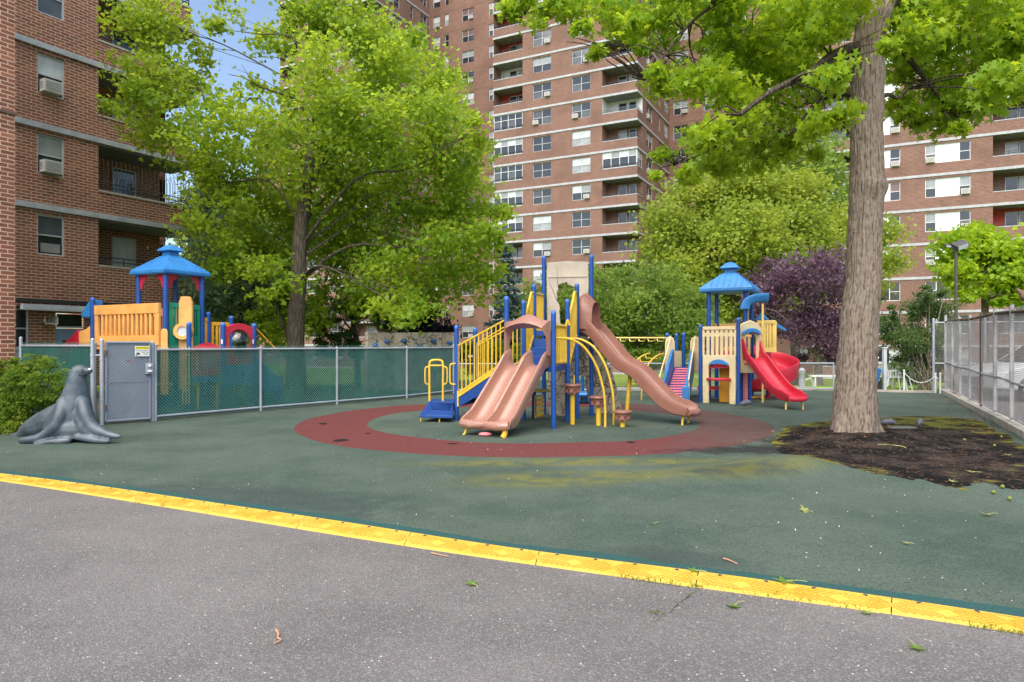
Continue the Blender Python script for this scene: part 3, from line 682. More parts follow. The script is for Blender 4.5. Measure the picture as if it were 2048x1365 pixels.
T0 = Vector((11.8, 65.0, 0)); TRZ = math.atan2(-0.464, 0.886)
Tx = Vector((0.886, -0.464, 0)); Ty = Vector((0.464, 0.886, 0))
FL_H, ZB = 2.67, 1.36
KS = range(-1, 16)
def zk(k): return ZB + FL_H * k
def tower_bay(name, label, ox, Wd, depth, wins, side_wins, balL, balR, glazed, coloured, reds=(), kmax=15, side=True, lowtrip=False):
    root = thing(name, label, 'building', T0 + Tx * ox, TRZ)
    ops = []; sops = []; ks = range(-1, kmax)
    for k in ks:
        z = zk(k)
        for (a, b, kind) in wins: ops.append((a + Wd, b + Wd, z + 0.90, z + 2.38, 0.1))
        for bal in (balL, balR):
            if bal: ops.append((bal[0] + Wd, bal[1] + Wd, z + 0.92, z + FL_H - 0.14, 0.0))
        if balR: sops.append((0.0, 1.65, z + 0.92, z + FL_H - 0.14, 0.0))
        for (a, b, kind) in side_wins: sops.append((a, b, z + 0.90, z + 2.38, 0.1))
    mb = MB(); z0, z1 = -2.8, zk(kmax) + 0.9
    facade(mb, (-Wd, 0), (1, 0), Wd, z0, z1, ops)
    facade(mb, (0, 0), (0, 1), depth, z0, z1, sops)
    mb.add([(-Wd, depth, z0), (-Wd, 0, z0), (-Wd, 0, z1), (-Wd, depth, z1)], [(0, 1, 2, 3)])
    mb.add([(-Wd, 0, z1), (0, 0, z1), (0, depth, z1), (-Wd, depth, z1)], [(0, 1, 2, 3)])
    mb.build('brick_wall', M['brickl'], root, local=True, smooth=False)
    for k in range(-1, kmax + 1):                      # concrete floor band along front and side
        z = zk(k); mb = MB()
        mb.box(-Wd - 0.05, 0.055, -0.055, 0.02, z - 0.13, z + 0.07); mb.box(0.02, 0.055, 0.021, depth - 0.01, z - 0.13, z + 0.07)
        mb.build('floor_band', M['band'], root, local=True, smooth=False)
    for k in ks:
        z = zk(k)
        for n, (a, b, kind) in enumerate(wins):
            w_ = b - a; ac = None; kd_ = kind
            if kind == 'panel' and k < (2 if lowtrip else -9): kd_ = 'trip'
            if R.random() < (0.85 if kind == 'panel' else 0.45): ac = R.choice([0.08, w_ - 0.66]) if kind != 'panel' else R.choice([0.06, w_ - 0.64])
            window(root, a, 0, z + 0.90, 0, w_, 1.48, kd_, ac)
        for (a, b, kind) in side_wins:
            if side: window(root, 0, a, z + 0.90, math.pi / 2, b - a, 1.48, kind, 0.1 if (kind == 'pair' and R.random() < 0.4) else None)
        for bi, bal in enumerate((balL, balR)):
            if not bal: continue
            a, b = bal; mb = MB(); right = bi == 1
            inner = a if right else b; outer = b if right else a
            # floor, ceiling, back wall, side wall, inner face of parapet, coping
            mb.cur = 0; mb.box(a, b - (0.02 if right else 0), 0.02, 1.64, z + 0.02, z + 0.06)
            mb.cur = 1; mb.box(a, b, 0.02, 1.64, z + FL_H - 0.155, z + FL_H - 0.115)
            mb.cur = 2
            mb.add([(a, 1.65, z), (b, 1.65, z), (b, 1.65, z + FL_H - 0.13), (a, 1.65, z + FL_H - 0.13)], [(0, 1, 2, 3)])
            mb.add([(inner, 0.0, z), (inner, 1.65, z), (inner, 1.65, z + FL_H - 0.13), (inner, 0.0, z + FL_H - 0.13)], [(0, 1, 2, 3)])
            mb.cur = 3; mb.box(a, b - (0.13 if right else 0), -0.02, 0.14, z + 0.90, z + 0.965)
            if right: mb.box(b - 0.14, b + 0.02, -0.02 if right else 0, 1.65, z + 0.902, z + 0.967)
            mb.cur = 2; mb.box(a, b - 0.12, 0.10, 0.12, z, z + 0.90)
            back = 'redwall' if (bi, k) in reds else ('wpanel' if (bi, k) in coloured else 'brickl')
            if (bi, k) in glazed:
                mb.build('balcony', [M['conc'], M['soffit'], M['brickl'], M['band']], root, local=True, smooth=False)
                window(root, a + 0.02, 0.0, z + 0.97, 0, b - a - 0.04, FL_H - 1.11, 'ribbon', None, R.choice([1, 2, 4, 5]), 'balcony_glazing', 0.06)
                if right: window(root, 0, 0.04, z + 0.97, math.pi / 2, 1.58, FL_H - 1.11, 'pair', None, 4, 'balcony_glazing', 0.06)
                railing(root, [(a, -0.03), (b, -0.03)], z + 0.965)
            else:
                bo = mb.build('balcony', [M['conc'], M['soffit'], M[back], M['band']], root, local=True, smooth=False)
                pts = [(a + 0.03, 0.06), (b - 0.06, 0.06)] + ([(b - 0.06, 1.6)] if right else [])
                railing(bo, pts, z + 0.965)
                for q in ((0.32, 0.85), (0.62, 0.75)): window(root, a + (b - a) * q[0], 1.65 - 0.10, z + 0.1, 0, q[1], 2.15, 'door', None, R.choice([0, 0, 1, 5]), 'balcony_door', 0.02)
    return root
M['redwall'] = plastic('red_painted_wall', (0.38, 0.05, 0.03), 0.7)
SW = [(3.0, 5.2, 'pair'), (7.4, 8.0, 'single'), (9.6, 11.0, 'pair')]
DEP = 11.5
tower_bay('apartment_tower', 'tall red brick apartment block in the middle with white floor bands and corner balconies', 0, 15.5, DEP,
          [(-10.95, -8.9, 'pair'), (-6.65, -4.7, 'pair')], SW, (-15.5, -12.1), (-3.5, 0), {(1, 6), (0, 4), (0, 5), (0, 6), (0, 7), (0, 8)}, {(0, 10), (1, 8)}, {(0, 11), (0, 12), (0, 9)}, kmax=16)
tower_bay('apartment_tower', 'brick apartment block at the right edge with wide white panelled windows', 30.7, 15.5, DEP,
          [(-12.1, -9.1, 'panel'), (-7.4, -4.4, 'panel')], SW, (-15.5, -12.7), (-3.0, 0), {(0, 4)}, {(1, 8)}, {(1, 3)}, kmax=13, side=False, lowtrip=True)
tower_bay('apartment_tower', 'red brick apartment block mostly hidden behind the left plane tree crown', -31.5, 14.6, DEP,
          [(-10.2, -8.2, 'pair'), (-6.3, -4.3, 'pair')], SW, (-14.6, -11.6), (-3.2, 0), set(), {(1, 12)}, {(1, 11)}, kmax=19)
def wing(label, x0, x1, wins, kmax=15):
    root = thing('apartment_wing', label, 'building', T0 + Tx * x0 + Ty * DEP, TRZ)
    W_ = x1 - x0; ops = []; ks = range(-1, kmax)
    for k in ks:
        for (a, b, kind) in wins: ops.append((a - x0, b - x0, zk(k) + 0.90, zk(k) + 2.42, 0.1))
    mb = MB(); facade(mb, (0, 0), (1, 0), W_, -2.8, zk(kmax) + 0.9, ops); z1 = zk(kmax) + 0.9
    mb.add([(0, 0, z1), (W_, 0, z1), (W_, 9, z1), (0, 9, z1)], [(0, 1, 2, 3)])
    mb.build('brick_wall', M['brickl'], root, local=True, smooth=False)
    mb = MB()
    for k in range(-1, kmax): mb.box(0, W_, -0.008, 0.01, zk(k) - 0.03, zk(k) + 0.015)
    mb.build('relieving_angles', M['rust'], root, local=True, smooth=False)
    for k in ks:
        for (a, b, kind) in wins:
            w_ = b - a; window(root, a - x0, 0, zk(k) + 0.90, 0, w_, 1.52, kind, (w_ - 0.64 if w_ > 1.0 and R.random() < 0.35 else None))
wing('recessed brick wing left of the middle tower, without floor bands', -31.5, -15.5, [(-30.9, -29.8, 'single'), (-29.1, -28.5, 'single'), (-26.5, -24.75, 'pair'), (-22.6, -20.2, 'panel')], kmax=19)
wing('recessed brick wing between the middle tower and the right block', 0.0, 15.2, [(0.45, 2.05, 'pair'), (3.7, 4.75, 'single'), (6.2, 8.0, 'pair'), (10.2, 10.8, 'single'), (12.2, 13.9, 'pair')], kmax=18)

# ---- near brick building at the left
B0 = Vector((-15.96, 22.2, 0)); BRZ = math.radians(60.85)
root = thing('apartment_building', 'near red brick building at the left edge with grey floor bands and air conditioners', 'building', B0, BRZ)
LB = root; W_ = 6.3; ops = []; Zb = 3.38
DO = [(0.05, 0.55), (1.25, 2.25)]
for k in range(0, 5):
    z = Zb + FL_H * k
    ops.append((0.63, 1.50, z + 1.08, z + 2.42, 0.10)); ops.append((2.63, W_, z + 0.88, z + FL_H - 0.12, 0.0))
ops.append((0.0, 4.6, 0.0, 2.72, 0.0))
mb = MB(); facade(mb, (0, 0), (1, 0), W_, 0.0, 17.4, ops); facade(mb, (-4, 0), (1, 0), 4, 0.0, 17.4, [])
# end wall beyond the balconies (outer face), recess walls
eo = []
for k in range(0, 5):
    z = Zb + FL_H * k; eo.append((0.0, 1.63, z + 0.88, z + FL_H - 0.12, 0.0))
facade(mb, (W_, 0), (0, 1), 9, 0.0, 17.4, eo)
mb.add([(0, 0, 17.4), (W_, 0, 17.4), (W_, 9, 17.4), (0, 9, 17.4)], [(0, 1, 2, 3)])
mb.build('brick_wall', M['brick'], root, local=True, smooth=False)
mb = MB(); facade(mb, (0, 0.22), (1, 0), 4.6, 0.0, 2.72, [(1.32, 2.28, 0.0, 2.55, 0.1)])
mb.add([(0, 0, 2.72), (4.6, 0, 2.72), (4.6, 0.55, 2.72), (0, 0.55, 2.72)], [(0, 1, 2, 3)]); mb.add([(4.6, 0, 0), (4.6, 0.55, 0), (4.6, 0.55, 2.72), (4.6, 0, 2.72)], [(0, 1, 2, 3)])
mb.build('entrance_wall', M['brick'], root, local=True, smooth=False)
mb = MB(); mb.box(-0.02, 4.65, -0.10, 0.02, 2.86, 2.98); mb.build('dark_pipe_cover', M['black'], root, local=True)
mb = MB(); mb.box(0.12, 4.6, -0.16, 0.0, 2.62, 2.80); mb.box(0.12, 4.6, -0.19, -0.162, 2.60, 2.70); mb.build('awning_box', M['frame'], root, local=True)
mb = MB(); mb.box(1.33, 2.27, 0.27, 0.33, 0.02, 2.02); mb.cur = 1; mb.box(1.55, 1.72, 0.262, 0.27, 1.1, 1.62); mb.cur = 2; mb.box(1.33, 2.27, 0.27, 0.31, 2.05, 2.10); mb.cur = 1; mb.box(1.38, 2.22, 0.29, 0.30, 2.10, 2.52)
do_ = mb.build('door', [M['door'], M['glass'], M['frame']], root, local=True)
window(root, 0.02, 0.15, 1.35, 0, 0.42, 1.3, 'single', None, 0, 'window', 0.02)
mb = MB(); mb.box(0.0, 0.46, 0.16, 0.21, 0.0, 1.33); mb.build('spandrel_panel', M['frame'], root, local=True)
for k in range(0, 6):
    z = Zb + FL_H * k
    if k > 0:
        mb = MB(); mb.box(-4, W_ + 0.30, -0.09, 0.02, z - 0.10, z + 0.085); mb.box(W_ + 0.02, W_ + 0.30, 0.021, 1.7, z - 0.10, z + 0.085)
        mb.build('floor_band', M['band'], root, local=True, smooth=False)
for k in range(0, 5):
    z = Zb + FL_H * k
    o = window(root, 0.63, 0, z + 1.08, 0, 0.87, 1.34, 'single', 0.09 if k in (1, 2) else None, {0: 3, 1: 1, 2: 4, 3: 5}.get(k, 0), rev=0.06)
    if k == 0:
        mb = MB(); mb.box(0.13, 0.74, 0.0, 0.05, 0.10, 0.40); mb.build('air_conditioner_grille', M['acg'], None, local=True).parent = o
    mb = MB(); z2 = z + FL_H
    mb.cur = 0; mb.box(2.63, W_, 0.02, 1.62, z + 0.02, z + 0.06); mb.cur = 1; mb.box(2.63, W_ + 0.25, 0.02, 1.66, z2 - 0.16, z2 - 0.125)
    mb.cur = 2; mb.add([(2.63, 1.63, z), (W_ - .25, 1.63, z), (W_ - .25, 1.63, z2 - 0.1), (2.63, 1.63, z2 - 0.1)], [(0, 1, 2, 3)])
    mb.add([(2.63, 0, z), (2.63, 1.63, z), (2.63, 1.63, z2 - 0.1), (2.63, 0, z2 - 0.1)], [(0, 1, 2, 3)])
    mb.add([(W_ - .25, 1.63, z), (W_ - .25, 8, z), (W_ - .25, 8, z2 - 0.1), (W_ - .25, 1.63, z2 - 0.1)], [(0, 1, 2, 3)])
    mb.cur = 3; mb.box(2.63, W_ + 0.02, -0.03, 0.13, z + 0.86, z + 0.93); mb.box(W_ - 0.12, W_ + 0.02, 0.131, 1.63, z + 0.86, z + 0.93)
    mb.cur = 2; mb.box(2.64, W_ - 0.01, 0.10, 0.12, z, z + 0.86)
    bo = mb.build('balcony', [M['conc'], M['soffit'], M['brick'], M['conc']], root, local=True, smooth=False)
    railing(bo, [(2.68, 0.05), (W_ - 0.06, 0.05), (W_ - 0.06, 1.6)], z + 0.93, h=0.30, tall=(k == 1))
    window(root, 4.05, 1.53, z + 0.1, 0, 0.95, 2.15, 'door', None, [2, 0, 1, 0, 3][k], 'balcony_door', 0.02)
# nearer brick wing (only its edge shows)
root = thing('brick_wing', 'near brick wall edge with large pale mortar joints at the left picture edge', 'building', Vector((-11.67, 16.2, 0)), BRZ)
mb = MB(); facade(mb, (-9, 0), (1, 0), 9, 0, 17.4, []); facade(mb, (0, 0), (0, 1), 5, 0, 17.4, [])
mb.build('brick_wall', M['brick'], root, local=True, smooth=False)
mb = MB(); mb.box(-9, 0.03, -0.03, 0.02, 6.86, 6.92); mb.build('metal_flashing', M['rust'], root, local=True)
# horn loudspeaker on the entrance wall
p = B0 + Vector((math.cos(BRZ) * 0.95 - math.sin(BRZ) * 0.2, math.sin(BRZ) * 0.95 + math.cos(BRZ) * 0.2, 2.28))
root = thing('horn_loudspeaker', 'square horn loudspeaker on the brick wall beside the grey door', 'loudspeaker', p, BRZ)
mb = MB(); mb.ring([(-.2, -.13), (.2, -.13), (.2, .13), (-.2, .13)], [(-.06, -.04), (.06, -.04), (.06, .04), (-.06, .04)], lambda u, v, w: (u, -0.45 + w + (0.0 if abs(u) > .1 else 0.25), v), 0.02)
mb.box(-.07, .07, -.2, -.02, -.05, .05); mb.build('horn', M['conc'], root, local=True)
mb = MB(); mb.ball((0, -0.25, 0), 0.04); mb.build('horn_driver', M['frame'], root, local=True)
# ------------------------------------------------------------------ fences
def chain(mb, a, b, za, zb, h0, pitch=0.058, r=0.0028, spikes=0.0):
    """diamond wires between ground points a, b (2D), from za to zb"""
    a = Vector((a[0], a[1], 0)); b = Vector((b[0], b[1], 0)); L = (b - a).length; t_ = (b - a) / L; h = zb - za; nn = Vector((-t_.y, t_.x, 0))
    def pt(s, z, o): return a + t_ * s + nn * o + Vector((0, 0, za + z))
    for sg, o in ((1, 0.0025), (-1, -0.0025)):
        s = -h if sg > 0 else 0.0
        end = L if sg > 0 else L + h
        while s < end:
            z0 = 0.0; z1 = h
            if sg > 0: z0 = max(0, -s); z1 = min(h, L - s)
            else: z0 = max(0, s - L); z1 = min(h, s)
            if z1 - z0 > 0.02:
                n = max(1, int((z1 - z0) / 0.45)); zz = [z0 + (z1 - z0) * i / n for i in range(n + 1)]
                if spikes and z1 >= h - 1e-6: zz.append(h + spikes)
                mb.tube([pt(s + sg * z, z, o) for z in zz], r, 3, cap=False)
            s += pitch
FP = [Vector((-6.82, 13.2, 0)), Vector((-5.5, 15.1, 0)), Vector((-4.25, 16.75, 0)), Vector((-2.83, 18.55, 0)), Vector((-1.74, 20.5, 0))]
root = thing('chain_link_fence', 'low chain link fence lined with green privacy mesh right of the grey gate', 'fence', FP[0])
for i, p in enumerate(FP):
    mb = MB(); hh = 1.47 if i in (0, 4) else 1.40
    mb.tube([p + V(0, 0, 0), p + V(0, 0, hh)], 0.03 if i in (0, 4) else 0.027, 10)
    mb.ball(p + V(0, 0, hh), 0.034, 10, 5); mb.build('post', M['galv'], root)
for nm, z in (('top_rail', 1.385), ('bottom_rail', 0.11)):
    mb = MB()
    for a, b in zip(FP, FP[1:]): mb.tube([a + V(0, 0, z), b + V(0, 0, z)], 0.022, 8)
    mb.build(nm, M['galv'], root)
mb = MB()
for a, b in zip(FP, FP[1:]): chain(mb, a, b, 0.06, 1.40, 0, 0.064, 0.0021, spikes=0.06)
mb.build('chain_link', M['gwire'], root, smooth=False)
mb = MB(); nn = Vector((-0.82, 0.571, 0)) * 0.03
for a, b in zip(FP, FP[1:]):
    n = 12
    for i in range(n):
        q = [a.lerp(b, (i + j) / n) + nn * (1 + 0.3 * math.sin((i + j) * 2.1)) for j in (0, 1)]
        mb.add([q[0] + V(0, 0, .07), q[1] + V(0, 0, .07), q[1] + V(0, 0, 1.385), q[0] + V(0, 0, 1.385)], [(0, 1, 2, 3)])
mb.build('privacy_mesh', M['mesh'], root)
# left run beside the bush
LA, LBp = Vector((-10.75, 15.1, 0)), Vector((-7.62, 12.6, 0))
root = thing('chain_link_fence', 'chain link fence with green mesh behind the bush, left of the grey gate', 'fence', LA)
for p, hh in ((LA, 1.62), (LBp, 1.5)):
    mb = MB(); mb.tube([p, p + V(0, 0, hh)], 0.032, 10); mb.ball(p + V(0, 0, hh), 0.036, 10, 5); mb.build('post', M['galv'], root)
mb = MB(); mb.tube([LA + V(0, 0, 1.46), LBp + V(0, 0, 1.46)], 0.022, 8); mb.build('top_rail', M['galv'], root)
mb = MB(); chain(mb, LA, LBp, 0.05, 1.47, 0, 0.064, 0.0021, spikes=0.06); mb.build('chain_link', M['gwire'], root, smooth=False)
mb = MB(); o_ = V(-.02, .03, 0); mb.add([LA + o_ + V(0, 0, .05), LBp + o_ + V(0, 0, .05), LBp + o_ + V(0, 0, 1.45), LA + o_ + V(0, 0, 1.45)], [(0, 1, 2, 3)]); mb.build('privacy_mesh', M['mesh'], root)
root = thing('steel_post', 'free standing galvanised post between the sea lion and the gate', 'post', (-7.55, 12.42, 0))
mb = MB(); q = V(-7.55, 12.42, 0); mb.tube([q, q + V(0, 0, 1.57)], 0.034, 12); mb.ball(q + V(0, 0, 1.57), 0.034, 10, 5); mb.build('pole', M['galv'], root)
mb = MB(); mb.tube([q + V(0, 0, 1.29), q + V(.13, .08, 1.29)], 0.018, 8); mb.tube([q + V(0, 0, 1.265), q + V(0, 0, 1.315)], 0.04, 12); mb.build('clamp', M['galv'], root)
# gate with its two posts
GA, GB = Vector((-7.42, 12.5, 0)), Vector((-6.84, 13.08, 0))
GA = Vector((-7.43, 12.5, 0)); gd = (GB - GA).normalized(); gn = Vector((gd.y, -gd.x, 0))
root = thing('metal_gate', 'grey painted solid gate with chain link face, rust spots and a lock box', 'gate', GA)
mb = MB(); mb.tube([GA, GA + V(0, 0, 1.56)], 0.035, 12); mb.ball(GA + V(0, 0, 1.56), 0.038, 10, 5)
for z in (1.22, 0.85, 0.48): mb.tube([GA + V(0, 0, z - .012), GA + V(0, 0, z + .012)], 0.042, 12)
mb.build('hinge_post', M['galv'], root)
q = FP[0] + V(-.03, -.05, 0); mb = MB(); mb.tube([q, q + V(0, 0, 1.52)], 0.033, 12); mb.ball(q + V(0, 0, 1.52), 0.036, 10, 5); mb.build('latch_post', M['galv'], root)
t = NT('gate_paint'); o = t.obj(); n1 = t.noise(o, 2.5, 5); n2 = t.noise(o, 5.5, 5, 0.7)
c = t.mix(n1, (0.15, 0.185, 0.24), (0.24, 0.28, 0.34)); c = t.mix(t.ramp(n2, 0.66, 0.72), c, (0.25, 0.10, 0.03))
M['gate'] = t.done(t.pbsdf(c, 0.5, 0.4))
a, b = GA + gd * 0.07, GB - gd * 0.02
mb = MB()
for s_ in (a, b): mb.tube([s_ + V(0, 0, .09), s_ + V(0, 0, 1.53)], 0.024, 8)
for z in (.09, 1.52): mb.tube([a + V(0, 0, z), b + V(0, 0, z)], 0.024, 8)
mb.build('gate_frame', M['gate'], root)
mb = MB(); q = -gn * 0.012; mb.bar(a + q + V(0, 0, .80), b + q + V(0, 0, .80), 0.008, 1.42); mb.bar(a + gn * .002 + V(0, 0, .80), b + gn * .002 + V(0, 0, .80), 0.012, 0.014); mb.build('sheet_panel', M['gate'], root)
mb = MB(); chain(mb, a + gn * .012, b + gn * .012, .10, 1.51, 0, 0.060, 0.003); mb.build('chain_link', M['galv'], root, smooth=False)
mb = MB(); c_ = b - gd * 0.03 + gn * .045 + V(0, 0, 1.03); mb.bar(c_ - gd * .06, c_ + gd * .06, 0.07, 0.2); lb = mb.build('lock_box', M['galv'], root, bevel=.006)
mb = MB(); mb.ball(c_ + gn * .05 + V(0, 0, .05), 0.035); mb.ball(c_ + gn * .05 + V(0, 0, -.05), 0.04, sq=(1.2, 1, .7)); mb.build('knob', M['frame'], root)
mb = MB()
for z in (1.33, .34): mb.bar(GA + gd * .05 + gn * .03 + V(0, 0, z - .05), GA + gd * .05 + gn * .03 + V(0, 0, z + .05), .03, .03, up=(1, 0, 0))
mb.build('hinges', M['rust'], root)
# security sign: 0.24 x 0.19 m on the gate
def text_mb(txt, size, origin, ex, ez, mb_name, mat, parent, width=None, extrude=0.0):
    cu = bpy.data.curves.new(mb_name, 'FONT'); cu.body = txt; cu.size = size; cu.align_x = 'LEFT'; cu.fill_mode = 'FRONT'; cu.resolution_u = 3; cu.offset = size * 0.012
    ob = bpy.data.objects.new(mb_name, cu); SC.collection.objects.link(ob); dg = bpy.context.evaluated_depsgraph_get(); dg.update()
    me0 = ob.evaluated_get(dg).to_mesh(); vs = [v.co.copy() for v in me0.vertices]; fs = [tuple(p.vertices) for p in me0.polygons]
    ob.evaluated_get(dg).to_mesh_clear(); SC.collection.objects.unlink(ob); bpy.data.objects.remove(ob); bpy.data.curves.remove(cu)
    xs = [v.x for v in vs]; k = 1.0
    if width: k = width / (max(xs) - min(xs))
    mb = MB(); x0 = min(xs); mb.add([origin + ex * ((v.x - x0) * k) + ez * v.y for v in vs], fs)
    return mb.build(mb_name, mat, parent, smooth=False)
so = b - gd * 0.27 + gn * .03 + V(0, 0, 1.265); ez = V(0, 0, 1)
root = thing('security_sign', 'small yellow and white security notice sign on the grey gate', 'sign', so)
mb = MB(); mb.bar(so + V(0, 0, .095), so + gd * .25 + V(0, 0, .095), .004, .19); mb.build('sign_plate', M['ywhite'], root)
mb = MB(); mb.bar(so + gd * .008 + gn * .003 + V(0, 0, .157), so + gd * .242 + gn * .003 + V(0, 0, .157), .002, .052); mb.build('yellow_header', M['syel'], root)
g1 = so + gn * .0055
text_mb('SECURITY NOTICE', 0.043, g1 + gd * .014 + V(0, 0, .143), gd, ez, 'sign_lettering', M['sblk'], root, 0.222)
text_mb('VIDEO SURVEILLANCE IN', 0.024, g1 + gd * .014 + V(0, 0, .098), gd, ez, 'sign_lettering', M['sblk'], root, 0.222)
text_mb('USE ON THESE', 0.024, g1 + gd * .112 + V(0, 0, .066), gd, ez, 'sign_lettering', M['sblk'], root, 0.125)
text_mb('PREMISES', 0.024, g1 + gd * .145 + V(0, 0, .032), gd, ez, 'sign_lettering', M['sblk'], root, 0.092)
mb = MB(); mb.bar(g1 + gd * .03 + V(0, 0, .065), g1 + gd * .085 + V(0, 0, .042), .002, .028); mb.bar(g1 + gd * .02 + V(0, 0, .025), g1 + gd * .055 + V(0, 0, .03), .002, .01); mb.bar(g1 + gd * .018 + V(0, 0, .012), g1 + gd * .022 + V(0, 0, .04), .002, .01, up=(1, 0, 0))
mb.build('camera_symbol', M['sblk'], root, smooth=False)

# tall weathered fence on the right
root = thing('chain_link_fence', 'tall weathered chain link fence on a concrete kerb beside the car park', 'fence', (KA.x + kn.x * .1, KA.y + kn.y * .1, 0.15))
def fq(q): p = KA - kd * q + kn * 0.1; return Vector((p.x, p.y, 0.15))
for i, q in enumerate([0.05, 1.6, 3.1, 4.7, 6.25, 7.85, 9.4, 11.0, 12.6]):
    mb = MB(); p = fq(q); mb.tube([p, p + V(0, 0, 2.03 if i else 2.2)], 0.036 if i in (0, 5, 6) else 0.029, 10)
    mb.build('post', M['rust'] if i in (4,) else M['galvr'], root)
pts = [fq(q) + V(0, 0, 2.0 - 0.01 * q + 0.02 * math.sin(q)) for q in [x * 0.8 for x in range(17)]]
mb = MB(); mb.tube(pts, 0.024, 8); mb.build('top_rail', M['rust'], root)
mb = MB(); mb.tube([fq(q) + V(0, 0, 0.80 - 0.012 * q + 0.015 * math.sin(q * 1.7)) for q in [x * 0.8 for x in range(17)]], 0.024, 8); mb.build('middle_rail', M['galvr'], root)
mb = MB(); mb.tube([fq(q) + V(0, 0, 0.06 + 0.01 * math.sin(q * 2.3)) for q in [x * 0.8 for x in range(17)]], 0.018, 6); mb.build('bottom_rail', M['galvr'], root)
mb = MB(); chain(mb, fq(0), fq(12.8), 0.2, 2.12, 0, 0.064, 0.0026); mb.build('chain_link', M['wire'], root, smooth=False)
# second tall fence run behind, seen through the first
root = thing('chain_link_fence', 'chain link fence of grey posts crossing behind the tall weathered fence', 'fence', (13.2, 21.0, 0))
mb = MB(); q0, q1 = V(12.95, 21.2, 0), V(18.2, 19.6, 0)
for i in range(5):
    mb = MB(); p = q0.lerp(q1, i / 4); mb.tube([p, p + V(0, 0, 2.25)], 0.035, 10); mb.ball(p + V(0, 0, 2.25), .04, 8, 5); mb.build('post', M['galv'], root)
mb = MB(); mb.tube([q0 + V(0, 0, 2.15), q1 + V(0, 0, 2.15)], .022, 8); mb.build('top_rail', M['galv'], root)
mb = MB(); mb.tube([q0 + V(0, 0, .9), q1 + V(0, 0, .9)], .022, 8); mb.build('middle_rail', M['galv'], root)
mb = MB(); chain(mb, q0, q1, .08, 2.15, 0, .062, .003); mb.build('chain_link', M['wire'], root, smooth=False)
# low fence along the far end
root = thing('chain_link_fence', 'low grey chain link fence along the far end behind the play sets', 'fence', (-1.7, 20.9, 0))
q0, q1 = V(-1.74, 20.6, 0), V(9.9, 21.25, 0)
for i in range(6):
    mb = MB(); p = q0.lerp(q1, i / 5); mb.tube([p, p + V(0, 0, .93)], .026, 8); mb.build('post', M['galv'], root)
for nm, z in (('top_rail', .9), ('bottom_rail', .12)): mb = MB(); mb.tube([q0 + V(0, 0, z), q1 + V(0, 0, z)], .022, 8); mb.build(nm, M['galv'], root)
mb = MB(); chain(mb, q0, q1, .1, .9, 0, .06, .0028); mb.build('chain_link', M['wire'], root, smooth=False)
mb = MB(); e1 = q0.lerp(q1, .40); mb.add([q0 + V(0, .03, .1), e1 + V(0, .03, .1), e1 + V(0, .03, .42), q0 + V(0, .03, .42)], [(0, 1, 2, 3)]); mb.build('privacy_mesh', M['mesh'], root)

# ------------------------------------------------------------------ play equipment helpers
def slide_mb(mb, pts, lats, hw, hs, th=0.05, lanes=1, wall=0.045, hr=None):
    """trough swept along pts; lats: lateral unit vectors; hs: wall heights (hr: right wall heights)"""
    prof_n = None; vs = []; k = len(pts); fs = []
    for i, p in enumerate(pts):
        t_ = (pts[min(i + 1, k - 1)] - pts[max(i - 1, 0)]).normalized(); la = lats[i].normalized(); up = la.cross(t_).normalized()
        if up.z < 0: up = -up
        la = (la - t_ * la.dot(t_)).normalized()
        w = hw[i] if isinstance(hw, list) else hw; h = hs[i]; h2 = (hr or hs)[i]; b = wall; rr = 0.012
        inner = [(-w + b, h * 0.95), (-w + b * 1.15, h * .5), (-w + b * 1.5, .05), (-w + b * 2.4, 0.008)]
        if lanes == 2: inner += [(-.085, 0.008), (-.05, .045), (-.034, h * .85), (0, h * .93), (.034, h * .85), (.05, .045), (.085, .008)]
        else: inner += [(0, -0.004)]
        inner += [(w - b * 2.4, 0.008), (w - b * 1.5, .05), (w - b * 1.15, h2 * .5), (w - b, h2 * .95)]
        outer = [(w - b * .6, h2), (w - .006, h2 - .004), (w + .004, h2 - .03), (w - .01, h2 * .4), (w - .03, -th * .6), (w - .07, -th), (0, -th), (-w + .07, -th), (-w + .03, -th * .6), (-w + .01, h * .4), (-w - .004, h - .03), (-w + .006, h - .004), (-w + b * .6, h)]
        L = inner + outer; prof_n = len(L)
        vs += [p + la * u + up * v for u, v in L]
    for i in range(k - 1):
        for j in range(prof_n):
            j2 = (j + 1) % prof_n; fs.append((i * prof_n + j, i * prof_n + j2, (i + 1) * prof_n + j2, (i + 1) * prof_n + j))
    fs.append(tuple(range(prof_n))); fs.append(tuple((k - 1) * prof_n + j for j in range(prof_n - 1, -1, -1)))
    mb.add(vs, fs)
def post(root, p, z, r=0.045, mat='blue', capm=True, name='post'):
    mb = MB(); p = Vector((p[0], p[1], 0)); mb.tube([p, p + V(0, 0, z - .05)], r, 14)
    o = mb.build(name, M[mat], root)
    mb = MB(); mb.M = Matrix.Translation(p + V(0, 0, z - .06)); mb.lathe([(r * 1.06, 0), (r * 1.06, .03), (r * .9, .05), (r * .5, .066), (0.005, .07)], n=14); mb.build('post_cap', M['capb'], o); return o
M['capb'] = plastic('post_cap_blue', (0.03, 0.13, 0.45), 0.4)
def deck(root, quad, z, mat='dblue', t=.06):
    mb = MB(); n = len(quad); mb.add([V(q[0], q[1], z - t) for q in quad] + [V(q[0], q[1], z) for q in quad], [tuple(range(n - 1, -1, -1)), tuple(range(n, 2 * n))] + [(i, (i + 1) % n, n + (i + 1) % n, n + i) for i in range(n)])
    return mb.build('deck', M[mat], root, fix=True)
def v2(x, y, z=0): return Vector((x, y, z))
def at(p, d): return Vector((px(p, d), d, 0))
